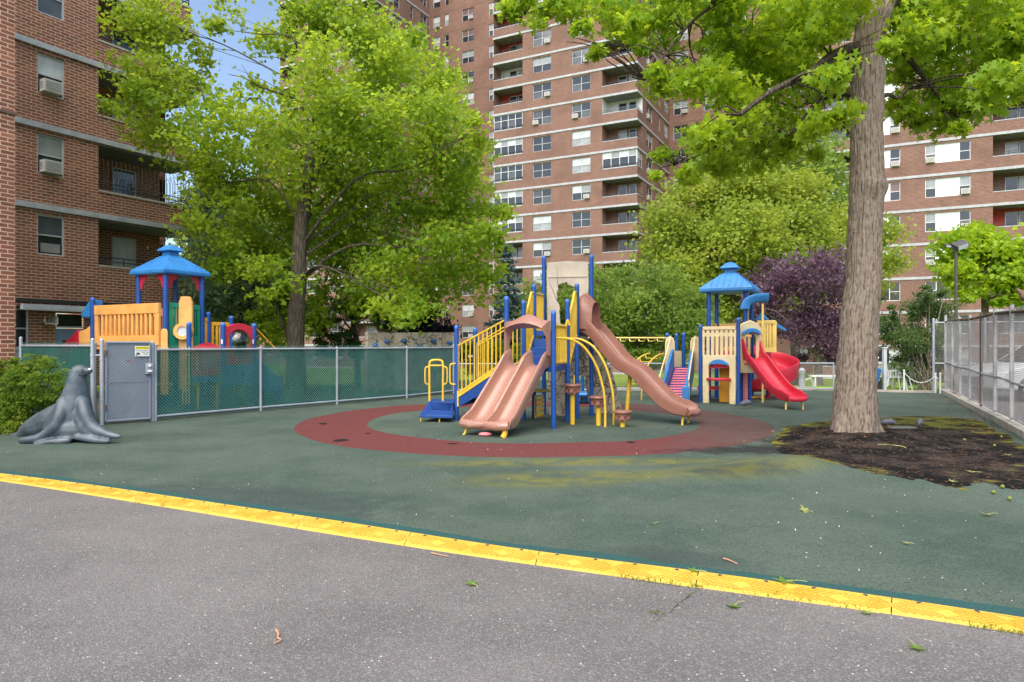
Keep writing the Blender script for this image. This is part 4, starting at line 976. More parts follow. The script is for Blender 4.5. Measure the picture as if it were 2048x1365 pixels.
def slat(root, a, b, z0, z1, n, mat, name='slat_panel', t=.05, top=.09, bot=.12, side=.06, gap=.45, arc=0.0):
    """moulded plastic panel with n upright slots between ground points a and b"""
    mb = MB(); L = (b - a).length; d = (b - a) / L
    mb.bar(a + V(0, 0, z1 - top / 2), b + V(0, 0, z1 - top / 2), t * 1.3, top); mb.bar(a + V(0, 0, z0 + bot / 2), b + V(0, 0, z0 + bot / 2), t, bot)
    h0, h1 = z0 + bot, z1 - top; pitch = (L - 2 * side) / n; 
    mb.bar(a + d * side / 2 + V(0, 0, h0), a + d * side / 2 + V(0, 0, h1), side, t, up=d.cross(V(0, 0, 1))); mb.bar(b - d * side / 2 + V(0, 0, h0), b - d * side / 2 + V(0, 0, h1), side, t, up=d.cross(V(0, 0, 1)))
    for i in range(n - 1):
        q = a + d * (side + pitch * (i + 1)); mb.bar(q + V(0, 0, h0), q + V(0, 0, h1), pitch * (1 - gap), t * .9, up=d.cross(V(0, 0, 1)))
    return mb.build(name, M[mat], root, bevel=.008)
def bars(root, A, B, zf0, zf1, n, mat='yellow', name='rail_panel', r=.014, mid=None, ends=True):
    """railing between ground points A, B with functions of t for bottom and top heights"""
    mb = MB(); pb = lambda t_: A.lerp(B, t_) + V(0, 0, zf0(t_)); pt = lambda t_: A.lerp(B, t_) + V(0, 0, zf1(t_))
    mb.tube([pt(i / 10) for i in range(11)], r * 1.5, 8); mb.tube([pb(i / 10) for i in range(11)], r * 1.5, 8)
    if mid: mb.tube([A.lerp(B, i / 10) + V(0, 0, lerp(zf0(i / 10), zf1(i / 10), mid)) for i in range(11)], r, 6)
    for i in range(n + 1): mb.tube([pb(i / n), pt(i / n)], r, 6)
    return mb.build(name, M[mat], root)
def roof(root, c, half, ang, z0, rise, mat='lblue', over=.0):
    """square hip roof with raised seams, thick eave and a small cupola"""
    mb = MB(); mb.M = Matrix.Translation(Vector((c[0], c[1], z0))) @ Matrix.Rotation(ang, 4, 'Z'); h = half; k = .17 * half / .7; zt = rise * .62
    lv = [(h * .97, -.02), (h, .015), (h, .075), (h * .96, .11), (k * 1.05, zt), (k, zt)]
    vs = [(sx * r_, sy * r_, z) for (r_, z) in lv for sx, sy in ((-1, -1), (1, -1), (1, 1), (-1, 1))]
    fs = [(i * 4 + j, i * 4 + (j + 1) % 4, i * 4 + 4 + (j + 1) % 4, i * 4 + 4 + j) for i in range(len(lv) - 1) for j in range(4)] + [(3, 2, 1, 0)]
    mb.add(vs, fs)
    for sx, sy in ((1, 0), (0, 1), (-1, 0), (0, -1)):
        for u in [(-.84 + .24 * i) for i in range(8)]:
            e = h * .96; a = V(sx * e - sy * u * e, sy * e + sx * u * e, .112)
            w_ = abs(u); tt = 0 if w_ <= k / e else 1
            top = max(0.0, 1 - max(0, w_ * e - k * 1.05) / (e - k * 1.05)); r_ = lerp(e, k * 1.05, top)
            b = V(sx * r_ - sy * u * e, sy * r_ + sx * u * e, lerp(.11, zt, top)); mb.bar(a, b, .022, .018)
    o = mb.build('roof', M[mat], root, ang=25)
    mb = MB(); mb.M = Matrix.Translation(Vector((c[0], c[1], z0))) @ Matrix.Rotation(ang, 4, 'Z')
    lv = [(k * .88, zt - .02), (k * .88, zt + rise * .14), (k * 1.42, zt + rise * .15), (k * 1.42, zt + rise * .19), (k * .7, zt + rise * .33), (.02, zt + rise * .38)]
    vs = [(sx * r_, sy * r_, z) for (r_, z) in lv for sx, sy in ((-1, -1), (1, -1), (1, 1), (-1, 1))]
    fs = [(i * 4 + j, i * 4 + (j + 1) % 4, i * 4 + 4 + (j + 1) % 4, i * 4 + 4 + j) for i in range(len(lv) - 1) for j in range(4)] + [(20, 21, 22, 23)]
    mb.add(vs, fs); mb.build('cupola', M[mat], o, bevel=.012); return o

# ------------------------------------------------------------------ main play set
root = thing('play_structure', 'central climbing set with salmon twin slide and wavy slide, blue posts and yellow rails', 'playset', (0.6, 12.8, 0.03)); MR = root
pa, pb_, pc, pd = at(913, 13.26), at(950.5, 14.2), at(1013, 12.57), at(1047, 13.3)
p1, p2, p3, p4, p5, p6 = at(1107, 11.95), at(1135, 12.88), at(1154, 13.48), at(1183, 14.13), at(1088, 14.3), at(1068, 13.58)
for p, z in ((pa, 1.85), (pb_, 1.83), (pc, 2.36), (pd, 2.33), (p1, 2.07), (p2, 2.33), (p3, 2.67), (p4, 3.32), (p5, 3.32), (p6, 2.67)): post(root, p, z)
Z1, Z2 = 1.10, 1.76
deck(root, [pc, p1, p2, pd], Z1, t=.09); deck(root, [p6, p3, p4, p5], Z2, t=.1)
# inner steps up to the higher deck
mb = MB()
for i in range(3):
    z = Z1 + (Z2 - Z1) * (i + 1) / 4; u0, u1 = i / 3.0, 1.0
    A = pd.lerp(p6, i / 3); B = p2.lerp(p3, i / 3); C = pd.lerp(p6, (i + 1) / 3); D = p2.lerp(p3, (i + 1) / 3)
    for q in (A, B, C, D): q.z = 0
    ins = lambda P_, Q_, k: P_.lerp(Q_, k)
    a_, b_, c_, d_ = ins(A, B, .08), ins(B, A, .22), ins(C, D, .08), ins(D, C, .22)
    mb.add([a_ + V(0, 0, Z1 - .08), b_ + V(0, 0, Z1 - .08), b_ + V(0, 0, z), a_ + V(0, 0, z), c_ + V(0, 0, z), d_ + V(0, 0, z), c_ + V(0, 0, Z1 - .08), d_ + V(0, 0, Z1 - .08)],
           [(0, 1, 2, 3), (3, 2, 5, 4), (4, 5, 7, 6), (1, 7, 5, 2), (0, 3, 4, 6)])
mb.build('inner_steps', M['dblue'], root, bevel=.006)
# entry stairs on the left: treads, stringers, rails
mb = MB(); fa, fc = pa.copy(), pc.copy(); ba, bc = pb_.copy(), pd.copy()
for A, B in ((fa, fc), (ba, bc)):
    for k_ in range(1):
        mb.add([A + V(0, 0, .26), A + V(0, 0, .50), B + V(0, 0, 1.10), B + V(0, 0, .86)], [(0, 1, 2, 3)])
        o2 = (ba - fa).normalized() * (.03 if A is fa else -.03)
        mb.add([A + o2 + V(0, 0, .26), A + o2 + V(0, 0, .50), B + o2 + V(0, 0, 1.10), B + o2 + V(0, 0, .86)], [(3, 2, 1, 0)])
        for z0_, z1_ in ((.26, .86), (.50, 1.10)): mb.add([A + V(0, 0, z0_), B + V(0, 0, z1_), B + o2 + V(0, 0, z1_), A + o2 + V(0, 0, z0_)], [(0, 1, 2, 3)])
mb.build('stair_stringers', M['dblue'], root, fix=True)
mb = MB()
for i in range(4):
    t0, t1 = i / 4, (i + 1) / 4; z = .34 + (1.1 - .34) * (i + .6) / 4.4
    for q in (0,): mb.add([fa.lerp(fc, t0) + V(0, 0, z), fa.lerp(fc, t1) + V(0, 0, z), ba.lerp(bc, t1) + V(0, 0, z), ba.lerp(bc, t0) + V(0, 0, z), fa.lerp(fc, t0) + V(0, 0, z - .16), ba.lerp(bc, t0) + V(0, 0, z - .16)], [(0, 1, 2, 3), (0, 3, 5, 4)])
mb.build('stair_treads', M['dblue'], root)
def zb(t_): return lerp(.545, 1.17, t_)
def zt(t_): return lerp(1.46, 1.93, t_)
bars(root, fa.lerp(fc, .03), fa.lerp(fc, .97), zb, zt, 11, 'yellow', 'stair_rail', .013)
mb = MB(); A, B = fa.lerp(fc, .03), fa.lerp(fc, .97); mb.bar(A + V(0, 0, .30), A + V(0, 0, .6), .05, .03); mb.bar(A + V(0, 0, zb(0) - .03), B + V(0, 0, zb(1) - .03), .025, .09)
mb.tube([A.lerp(B, .42) + V(0, 0, 1.50), A.lerp(B, .98) + V(0, 0, 1.80)], .014, 8); mb.build('stair_rail_foot', M['yellow'], root)
bars(root, ba.lerp(bc, .04), ba.lerp(bc, .96), zb, zt, 11, 'yellow', 'stair_rail', .013)
# grab handles on the post by the transfer platform
mb = MB(); q = pa + V(-.09, -.05, 0); pts = spline([pa + V(-.02, -.04, 1.12), q + V(-.02, 0, 1.10), q + V(-.03, 0, 1.0), q + V(-.03, 0, .85), q + V(-.02, 0, .74), pa + V(-.02, -.04, .72)], 5); mb.tube(pts, .016, 8); mb.build('grab_handle', M['yellow'], root)
# transfer platform
tp = [at(858, 13.75), at(908, 13.35), at(905, 12.75), at(838, 12.95)]
bk = [at(858, 13.85), at(906, 13.5)]
mb = MB(); A, B = at(857, 13.45), at(906, 13.2); A2, B2 = at(868, 14.2), at(912, 13.95); C, D = at(838, 13.0), at(905, 12.85)
zt_, zl = .375, .14
mb.add([A + V(0, 0, zt_), B + V(0, 0, zt_), B2 + V(0, 0, zt_), A2 + V(0, 0, zt_), A + V(0, 0, zl + .02), B + V(0, 0, zl + .02), B2 + V(0, 0, .3), A2 + V(0, 0, .3)], [(0, 1, 2, 3), (0, 4, 5, 1), (0, 3, 7, 4), (1, 5, 6, 2), (3, 2, 6, 7)])
A3, B3 = A.lerp(B, .14), A.lerp(B, .92); C3, D3 = C.lerp(D, .2), C.lerp(D, .86)
mb.add([A + V(0, 0, zt_ - .004), B + V(0, 0, zt_ - .004), C + V(0, 0, zl), D + V(0, 0, zl), C + V(0, 0, zl - .03), D + V(0, 0, zl - .03), A + V(0, 0, zl - .03), B + V(0, 0, zl - .03), A3 + V(0, 0, zl + .06), B3 + V(0, 0, zl + .06), C3 + V(0, 0, zl + .02), D3 + V(0, 0, zl + .02)],
       [(2, 4, 5, 3), (0, 2, 10, 8), (0, 8, 9, 1), (1, 9, 11, 3), (2, 3, 11, 10), (8, 10, 11, 9), (0, 6, 4, 2), (1, 3, 5, 7), (4, 6, 7, 5)])
mb.build('transfer_platform', M['dblue'], root, fix=True, bevel=.006)
for p in (at(843, 13.1), at(880, 12.98), at(861, 13.75)):
    mb = MB(); mb.tube([p + V(.03, 0, .13), p + V(.0, 0, .12), p + V(-.01, 0, .08), p + V(-.01, 0, 0)], .016, 8); mb.build('platform_leg', M['yellow'], root)
mb = MB(); A, B = at(859, 13.62), at(886, 13.66)
mb.tube(spline([A + V(0, 0, .36), A + V(0, 0, .75), A + V(0, 0, 1.09), A + V(.05, 0, 1.17), B + V(-.05, 0, 1.17), B + V(0, 0, 1.09), B + V(0, 0, .75), B + V(0, 0, .36)], 6), .022, 8)
mb.tube([A + V(0, 0, 1.07), B + V(0, 0, 1.07)], .017, 8)
mb.build('platform_handrail', M['yellow'], root)
for s_, q in ((-1, A), (1, B)):
    mb = MB(); mb.tube(spline([q + V(0, 0, 1.05), q + V(s_ * .07, -.02, 1.03), q + V(s_ * .085, -.02, .95), q + V(s_ * .085, -.02, .80), q + V(s_ * .07, -.02, .72), q + V(0, 0, .69)], 5), .015, 8); mb.build('grab_handle', M['yellow'], root)
# twin slide
la0 = (p1 - pc).normalized(); la1 = (V(.02, 10.62, 0) - V(-.86, 11.1, 0)).normalized()
T_ = (pc + p1) / 2 + V(0, 0, Z1 + .01); Bt = V(-.42, 10.98, .19); fw = (Bt - T_); fw.z = 0; LL = fw.length; fw.normalize()
prof = [(-.06, Z1 + .012), (.10, Z1), (.22, Z1 - .055), (.40, .90), (.75, .60), (1.02, .37), (1.17, .255), (1.30, .205), (1.45, .19), (LL + .02, .19)]
pts = spline([V(T_.x, T_.y, 0) + fw * u + V(0, 0, z) for u, z in prof], 4); n = len(pts)
lats = [la0.lerp(la1, i / (n - 1)) for i in range(n)]
hs = [lerp(.30, .185, sstep(0, .28, i / (n - 1))) * lerp(1, .62, sstep(.72, .95, i / (n - 1))) for i in range(n)]
hw = [lerp(.43, .47, i / (n - 1)) for i in range(n)]
mb = MB(); slide_mb(mb, pts, lats, hw, hs, .05, 2); ts = mb.build('twin_slide', M['salmon'], root, ang=50, fix=True)
e_ = pts[-1]; mb = MB(); mb.tube([e_ - la1 * (hw[-1] - .04) + V(0, 0, .03) + fw * 0, e_ - la1 * .24 + fw * .05 + V(0, 0, .015), e_ - la1 * .02 + V(0, 0, .02) - fw * .01, e_ + la1 * .24 + fw * .05 + V(0, 0, .015), e_ + la1 * (hw[-1] - .04) + V(0, 0, .03)], [.07, .078, .055, .078, .07], 10); mb.build('exit_lip', M['salmon'], ts)
for sg, m_, r_ in ((-1, 'yellow', .02), (1, 'amber', .045)):
    mb = MB(); q = e_ + la1 * sg * .36 - fw * .02; q.z = 0; mb.tube([q + V(0, 0, .14), q + V(-.02, -.03, .06), q + V(-.05, -.05, .03)], r_, 8); mb.build('slide_foot', M[m_], ts)
mb = MB(); q = e_ + la1 * .02 + fw * .02; q.z = .065; mb.ball(q, .1, 10, 6, (1.1, .6, .35)); mb.build('foot_pad', M['pink'], ts)
# moulded hood over the twin slide
d_ = la0; up_n = fw
out = []; inn = []
W2 = (p1 - pc).length / 2 - .03
outline = [(-W2, .20), (-W2, .62), (-W2, .80), (-W2 * .62, .82), (-W2 * .3, .89), (0, .925), (W2 * .3, .89), (W2 * .62, .82), (W2, .80), (W2, .62), (W2, .20)]
inline = [(-W2 * .90, .20), (-W2 * .80, .48), (-W2 * .72, .60), (-W2 * .6, .655), (-W2 * .3, .675), (0, .675), (W2 * .3, .675), (W2 * .6, .655), (W2 * .72, .60), (W2 * .80, .48), (W2 * .90, .20)]
cc = (pc + p1) / 2 + fw * .06
def hood(u, v, w_): return cc + la0 * u + up_n * w_ + V(0, 0, Z1 + v)
mb = MB(); n = len(outline)
vs = [hood(u, v, 0) for u, v in outline] + [hood(u, v, 0) for u, v in inline] + [hood(u * .97 + 0, lerp(v, v2_, .12), .09) for (u, v), (u2_, v2_) in zip(outline, inline)] + [hood(lerp(u, u2_, .35), lerp(v, v2_, .35), .19 * (1 if v > .5 else .4)) for (u, v), (u2_, v2_) in zip(inline, outline)]
fs = []
for i in range(n - 1):
    fs += [(i, i + 1, n + i + 1, n + i), (2 * n + i, 3 * n + i, 3 * n + i + 1, 2 * n + i + 1), (i, 2 * n + i, 2 * n + i + 1, i + 1), (n + i, n + i + 1, 3 * n + i + 1, 3 * n + i)]
fs += [(0, n, 3 * n, 2 * n), (n - 1, 3 * n - 1, 4 * n - 1, 2 * n - 1)]
mb.add(vs, fs); mb.build('slide_hood', M['salmon'], root, ang=60, fix=True)
# yellow slat panel between front post and the next one, with its deck rail
A, B = p1.lerp(p2, .12), p1.lerp(p2, .88)
bars(root, A, B, lambda t_: Z1 + .06, lambda t_: Z1 + .72, 6, 'yellow', 'slat_panel', .02)
mb = MB(); pts = spline([B + V(0, 0, Z1 + .55), B + V(.0, -.05, Z1 + .72), B + V(.03, -.06, Z1 + .84), B + V(.06, -.05, Z1 + .74)], 5); mb.tube(pts, .018, 8); mb.build('curled_handle', M['yellow'], root)
for A, B, nm in ((pd.lerp(p6, .0), p6.lerp(pd, .0), 'step_rail'), (p2, p3, 'step_rail')):
    o2 = (B - A).normalized()
    bars(root, A.lerp(B, .1), A.lerp(B, .9), lambda t_: lerp(Z1 - .02, Z2 - .1, t_), lambda t_: lerp(1.93, 2.50, min(1, t_ * 1.25)), 6, 'yellow', nm, .017)
# upper deck: yellow bar panel at its front left, stone-look gateway at its back
bars(root, p6.lerp(p5, .1), p6.lerp(p5, .9), lambda t_: Z2 - .05, lambda t_: Z2 + .74, 6, 'yellow', 'rail_panel', .016)
A, B = p5, p4; dB = (B - A).normalized(); nB_ = Vector((-dB.y, dB.x, 0)); wB = (B - A).length
def gate_fn(u, v, w_): return A + dB * u + nB_ * (w_ - .03) + V(0, 0, Z2 + v)
def jag(x, y, k=.02): return (x + R.uniform(-k, k), y + R.uniform(-k, k))
oL = [(.07, -.02), (.07, .5), (.06, 1.05), (.07, 1.42), (wB * .33, 1.43), (wB * .5, 1.44), (wB * .67, 1.43), (wB - .07, 1.42), (wB - .06, 1.05), (wB - .07, .5), (wB - .07, -.02)]
iL = [(.33, -.02), (.35, .25), (.30, .55), (.26, .83), (.32, .96), (wB * .48, 1.0), (wB * .58, .93), (wB * .70, .87), (wB * .74, .70), (wB * .78, .4), (wB * .74, -.02)]
oL2, iL2 = [], []
for L, K, k in ((oL, oL2, .003), (iL, iL2, .022)):
    for a_, b_ in zip(L, L[1:]):
        for i in range(4): K.append(jag(lerp(a_[0], b_[0], i / 4), lerp(a_[1], b_[1], i / 4), k))
    K.append(L[-1])
mb = MB(); mb.ring(oL2, iL2, gate_fn, .09); mb.f = [f for f in mb.f]; mb.bar(gate_fn(.09, 1.12, -.006), gate_fn(wB - .09, 1.12, -.006), .02, .025)
mb.build('stone_gateway', M['stone'], root, fix=True, bevel=.012)
for q in ((A, 1.36), (A, .55), (B, 1.36)):
    mb = MB(); s_ = 1 if q[0] is A else -1; mb.bar(q[0] + V(0, 0, Z2 + q[1]), q[0] + dB * .12 * s_ + V(0, 0, Z2 + q[1]), .05, .04); mb.build('bracket', M['dblue'], root)
# moulded rock climbing slabs under and behind the high deck
t = NT('moulded_rock'); o = t.obj(); n1 = t.noise(o, 3.5, 5, .6); vo = t.n('ShaderNodeTexVoronoi', feature='DISTANCE_TO_EDGE'); vo.inputs['Scale'].default_value = 3.6
ds = t.n('ShaderNodeVectorMath', operation='ADD'); nz = t.n('ShaderNodeTexNoise'); nz.inputs['Scale'].default_value = 2.2; t.l(o, nz.inputs[0]); t.l(o, ds.inputs[0]); t.l(nz.outputs[1], ds.inputs[1]); t.l(ds.outputs[0], vo.inputs[0])
e = t.ramp(vo.outputs[0], 0, .06); M['rock'] = t.done(t.pbsdf(t.mix(e, (.15, .12, .09), t.mix(n1, (.40, .345, .27), (.54, .475, .385))), .8, .2, 0, t.bump(t.math('ADD', e, n1), .7, .04)))
def rock_slab(a, b, c, d, th, name='rock_slab', nx=14, ny=16, amp=.035, par=None, mat='rock'):
    """rough slab over quad a (bottom left) b (bottom right) c (top right) d (top left)"""
    mb = MB(); nrm = (b - a).cross(d - a).normalized(); vs = []; fs = []
    for j in range(ny + 1):
        for i in range(nx + 1):
            u, v = i / nx, j / ny; p = a.lerp(b, u).lerp(d.lerp(c, u), v); k = mnoise.noise(p * 2.6) + .5 * mnoise.noise(p * 6.0); vs.append(p + nrm * (k * amp))
    for i in range(nx + 1): pass
    N = (nx + 1) * (ny + 1); vs += [p - nrm * th for p in vs[:N]]
    for j in range(ny):
        for i in range(nx):
            q = j * (nx + 1) + i; fs += [(q, q + 1, q + nx + 2, q + nx + 1), (N + q, N + q + nx + 1, N + q + nx + 2, N + q + 1)]
    rim = [i for i in range(nx + 1)] + [(j + 1) * (nx + 1) - 1 for j in range(1, ny + 1)] + [ny * (nx + 1) + i for i in range(nx - 1, -1, -1)] + [j * (nx + 1) for j in range(ny - 1, 0, -1)]
    for a_, b_ in zip(rim, rim[1:] + rim[:1]): fs.append((a_, N + a_, N + b_, b_))
    mb.add(vs, fs); return mb.build(name, M[mat], par or root, ang=60, fix=True)
rock_slab(at(1098, 14.3) + V(0, 0, 0), at(1136, 13.9) + V(0, 0, 0), at(1140, 13.9) + V(0, 0, .95), at(1094, 14.3) + V(0, 0, .93), .12)
rock_slab(at(1186, 14.6) + V(0, 0, 0), at(1247, 14.8) + V(0, 0, 0), at(1222, 14.55) + V(0, 0, 1.0), at(1160, 14.35) + V(0, 0, 1.72), .12)
rock_slab(at(1142, 14.5) + V(0, 0, .85), at(1180, 14.6) + V(0, 0, .8), at(1176, 14.4) + V(0, 0, 1.72), at(1140, 14.3) + V(0, 0, 1.72), .12)
# wavy slide with its hood and leg
S0 = (p3 + p4) / 2 + V(-.02, 0.02, Z2 + .02); S1 = V(3.26, 12.62, .26); fw2 = (S1 - S0); fw2.z = 0; L2 = fw2.length; fw2.normalize(); lat2 = Vector((fw2.y, -fw2.x, 0))
prof = [(-.05, Z2 + .02), (.12, Z2 - .01), (.28, Z2 - .10), (.55, 1.36), (.80, 1.10), (1.02, .98), (1.2, .87), (1.45, .62), (1.70, .40), (1.92, .28), (2.1, .245), (L2 + .05, .24)]
pts = spline([V(S0.x, S0.y, 0) + fw2 * u + V(0, 0, z) for u, z in prof], 4); n = len(pts)
mb = MB(); slide_mb(mb, pts, [-lat2] * n, .30, [lerp(.28, .2, sstep(0, .2, i / n)) * lerp(1, .6, sstep(.85, 1, i / n)) for i in range(n)], .05, 1); ws = mb.build('wavy_slide', M['salmond'], root, ang=50, fix=True)
e_ = pts[-1]; mb = MB(); mb.tube([e_ + lat2 * .25 + V(0, 0, .02), e_ + fw2 * .05 + lat2 * .14 + V(0, 0, .005), e_ + fw2 * .05 - lat2 * .14 + V(0, 0, .005), e_ - lat2 * .25 + V(0, 0, .02)], [.055, .062, .062, .055], 10); mb.build('exit_lip', M['salmond'], ws)
for s_ in (-1, 1):
    q = e_ - fw2 * .12 + lat2 * s_ * .16; mb = MB(); mb.tube([V(q.x, q.y, .2), V(q.x - .02, q.y, .1), V(q.x - .03, q.y - .02, 0)], .022, 8); mb.build('slide_foot', M['yellow'], ws)
q = V(S0.x, S0.y, 0) + fw2 * .98; mb = MB(); mb.tube([V(q.x + .03, q.y, .95), V(q.x - .05, q.y, 0)], .04, 10); mb.build('slide_leg', M['yellow'], ws)
c2 = (p3 + p4) / 2; d3 = (p4 - p3).normalized(); W2 = (p4 - p3).length / 2 - .04
oO = [(-W2, 0), (-W2, .35), (-W2 * .95, .55), (-W2 * .55, .66), (0, .72), (W2 * .55, .66), (W2 * .95, .55), (W2, .35), (W2, 0)]
iO = [(-W2 * .72, 0), (-W2 * .66, .28), (-W2 * .55, .42), (-W2 * .3, .50), (0, .52), (W2 * .3, .50), (W2 * .55, .42), (W2 * .66, .28), (W2 * .72, 0)]
mb = MB(); n = len(oO)
def h2(u, v, w_): return c2 + d3 * u + fw2 * w_ + V(0, 0, Z2 + .03 + v)
vs = [h2(u, v, 0) for u, v in oO] + [h2(u, v, 0) for u, v in iO] + [h2(u, v, .07) for u, v in oO] + [h2(u * 1.05, v * 1.02, .26) for u, v in iO]
fs = []
for i in range(n - 1): fs += [(i, i + 1, n + i + 1, n + i), (2 * n + i, 3 * n + i, 3 * n + i + 1, 2 * n + i + 1), (i, 2 * n + i, 2 * n + i + 1, i + 1), (n + i, n + i + 1, 3 * n + i + 1, 3 * n + i)]
fs += [(0, n, 3 * n, 2 * n), (n - 1, 3 * n - 1, 4 * n - 1, 2 * n - 1)]
mb.add(vs, fs); mb.build('slide_hood', M['salmond'], root, ang=60, fix=True)
# loop arch climber
for p0, (gx, gy) in ((p1.lerp(p2, .08), (1.64, 12.15)), (p1.lerp(p2, .95), (1.84, 12.5))):
    g_ = V(gx, gy, 0); mb = MB(); pts = spline([p0 + V(0, 0, 1.60), p0.lerp(g_, .3) + V(0, 0, 1.58), p0.lerp(g_, .58) + V(0, 0, 1.44), p0.lerp(g_, .82) + V(0, 0, 1.12), p0.lerp(g_, .96) + V(0, 0, .72), g_ + V(0, 0, .4), g_], 6); mb.tube(pts, .021, 8); mb.build('arch_climber', M['yellow'], root)
# game panel under the low deck
A, B = at(1071, 13.0), at(1090, 13.35); mb = MB(); mb.ring([(0, .1), (.38, .1), (.38, .52), (0, .52)], [(.04, .14), (.34, .14), (.34, .48), (.04, .48)], lambda u, v, w_: A + (B - A).normalized() * u + V(-.02, w_, v), .03)
for i in range(4):
    for j in range(4): mb.bar(A + (B - A).normalized() * (.06 + .08 * i) + V(-.005, 0, .16 + .09 * j), A + (B - A).normalized() * (.115 + .08 * i) + V(-.005, 0, .16 + .09 * j), .02, .06)
mb.build('game_panel', M['yellow'], root)
mb = MB(); mb.M = Matrix.Translation(A.lerp(B, .5) + V(-.02, -.05, .6)); mb.lathe([(.02, 0), (.19, 0), (.20, .02), (.19, .035), (.02, .04)], n=18); mb.build('spinner_disc', M['yellow'], root)

# ------------------------------------------------------------------ stepping pods
def pod(label, p, z):
    r = thing('stepping_pod', label, 'stepping pod', Vector((p.x, p.y, .03)), 0, 'salmon stepping pods on yellow posts')
    mb = MB(); mb.M = Matrix.Translation(Vector((p.x, p.y, 0))); mb.lathe([(.045, 0.0), (.045, z - .14)], n=14); mb.build('pole', M['yellow'], r)
    mb = MB(); mb.M = Matrix.Translation(Vector((p.x, p.y, z))); mb.lathe([(.07, -.19), (.095, -.185), (.105, -.10), (.125, -.095), (.135, -.045), (.165, -.04), (.172, -.02), (.165, -.003), (.15, 0), (.01, 0.002)], n=24)
    for k in range(6):
        a = k * math.pi / 3 + .3; mb.bar((math.cos(a) * .10, math.sin(a) * .10, -.12), (math.cos(a) * .14, math.sin(a) * .14, -.12), .06, .06)
    mb.build('seat', M['salmond'], r)
pod('tallest salmon stepping pod, nearest the blue posts', at(1145, 12.55), .77)
pod('middle height salmon stepping pod behind the yellow arch', at(1197, 12.4), .56)
pod('lowest salmon stepping pod, farthest right', at(1245, 12.2), .32)
# little blue spring seat seen behind the main set
root = thing('spring_rider', 'low blue disc seat with yellow uprights seen between the blue posts', 'play seat', at(1168, 17.2) + V(0, 0, .03))
c_ = at(1168, 17.2); mb = MB(); mb.M = Matrix.Translation(c_ + V(0, 0, .25)); mb.lathe([(.1, -.2), (.1, -.08), (.33, -.06), (.37, 0), (.33, .04), (.02, .05)], n=22); mb.build('seat', M['lblue'], root)
for s_ in (-1, 1): mb = MB(); q = c_ + V(s_ * .24 + .02, .1, .28); mb.tube([q, q + V(0, 0, .86)], .03, 8); mb.bar(q + V(0, 0, .5), q + V(0, 0, .9), .07, .05); mb.build('upright', M['yellow'], root)
# ------------------------------------------------------------------ right play set (cream and blue)
root = thing('play_structure', 'cream and blue tower play set with red slides and a blue hip roof', 'playset', (5.6, 17.8, .03))
ex, ey = V(.88, -.475, 0), V(.475, .88, 0)
r1 = V(4.70, 17.2, 0); r2 = r1 + ex * .91; r3 = r2 + ey * .98; r4 = r1 + ey * .92; r5 = r4 + ey * .95; r6 = r3 + ey * .95
post(root, r1, 1.97, .047); post(root, r2, 2.13, .047)
for p in (r3, r4, r5, r6):
    mb = MB(); mb.tube([p, p + V(0, 0, 2.92)], .055, 14); mb.build('post', M['blue'], root)
for p, z in ((at(1334.5, 18.9), 1.79), (at(1353, 19.8), 1.79), (at(1367.5, 19.0), 1.80)): post(root, p, z, .05)
deck(root, [r1, r2, r3, r4], .98, 'red', .08); deck(root, [r4, r3, r6, r5], 1.3, 'red', .08)
RANG = math.atan2(ex.y, ex.x)
roof(root, (r3 + r4 + r5 + r6) / 4, .66, RANG, 2.86, .80)
# front panel: cream, slots above, arch below
A, B = r1 + ex * .06, r2 - ex * .06; L = (B - A).length; d = ex
def fr(u, v, w_): return A + d * u - ey * (w_ - .03) + V(0, 0, v)
mb = MB()
ol = [(0, .03), (0, .62), (0, 1.06), (0, 1.90), (L * .5, 1.90), (L, 1.90), (L, 1.06), (L, .62), (L, .03)]
mb.prism([(0, .02), (L * .19, .02), (L * .19, .95), (L * .24, 1.02), (L * .36, 1.07), (L * .5, 1.085), (L * .64, 1.07), (L * .76, 1.02), (L * .81, .95), (L * .81, .02), (L, .02), (L, 1.22), (0, 1.22)], fr, .06)
mb.bar(fr(0, 1.885, .03), fr(L, 1.885, .03), .09, .08)
for u in (.02, .16, .30, .44, .58, .72, .86, .98):
    w_ = .055 if u in (.02, .98) else .075
    mb.bar(fr(L * u, 1.21, .03), fr(L * u, 1.86, .03), w_, .055, up=ey)
mb.bar(fr(0, 1.72, .03), fr(L, 1.72, .03), .05, .09)
mb.build('front_panel', M['cream'], root, bevel=.008)
for u in (.09, .91):
    mb = MB(); mb.bar(fr(L * (u - .07), .10, .03), fr(L * (u + .07), .10, .03), .09, .16); mb.build('panel_foot', M['cream'], root, bevel=.01)
mb = MB(); q = [(L * .20, .96), (L * .23, 1.03), (L * .36, 1.10), (L * .5, 1.12), (L * .64, 1.10), (L * .77, 1.03), (L * .80, .96), (L * .72, .985), (L * .5, 1.01), (L * .28, .985)]
mb.prism(q, lambda u, v, w_: fr(u, v, .055 + w_), .11); mb.build('awning', M['lblue'], root, bevel=.01)
mb = MB(); mb.prism([(L * .13, -.02), (L * .87, -.02), (L * .87, .12), (L * .7, .24), (L * .3, .24), (L * .13, .12)], lambda u, v, w_: A + d * u - ey * (v + .0) + V(0, 0, .60 + w_), .06); mb.build('counter', M['red'], root, bevel=.015)
mb = MB(); q = r1.lerp(r3, .55); mb.bar(q + V(0, 0, .02), q + V(0, 0, .9), .3, .03, up=ey); mb.build('inner_panel', M['amber'], root)
mb = MB(); q = r4 - ex * .25 + V(0, 0, .35); mb.bar(q, q + ex * .5, .4, .08); mb.build('bench', M['red'], root)
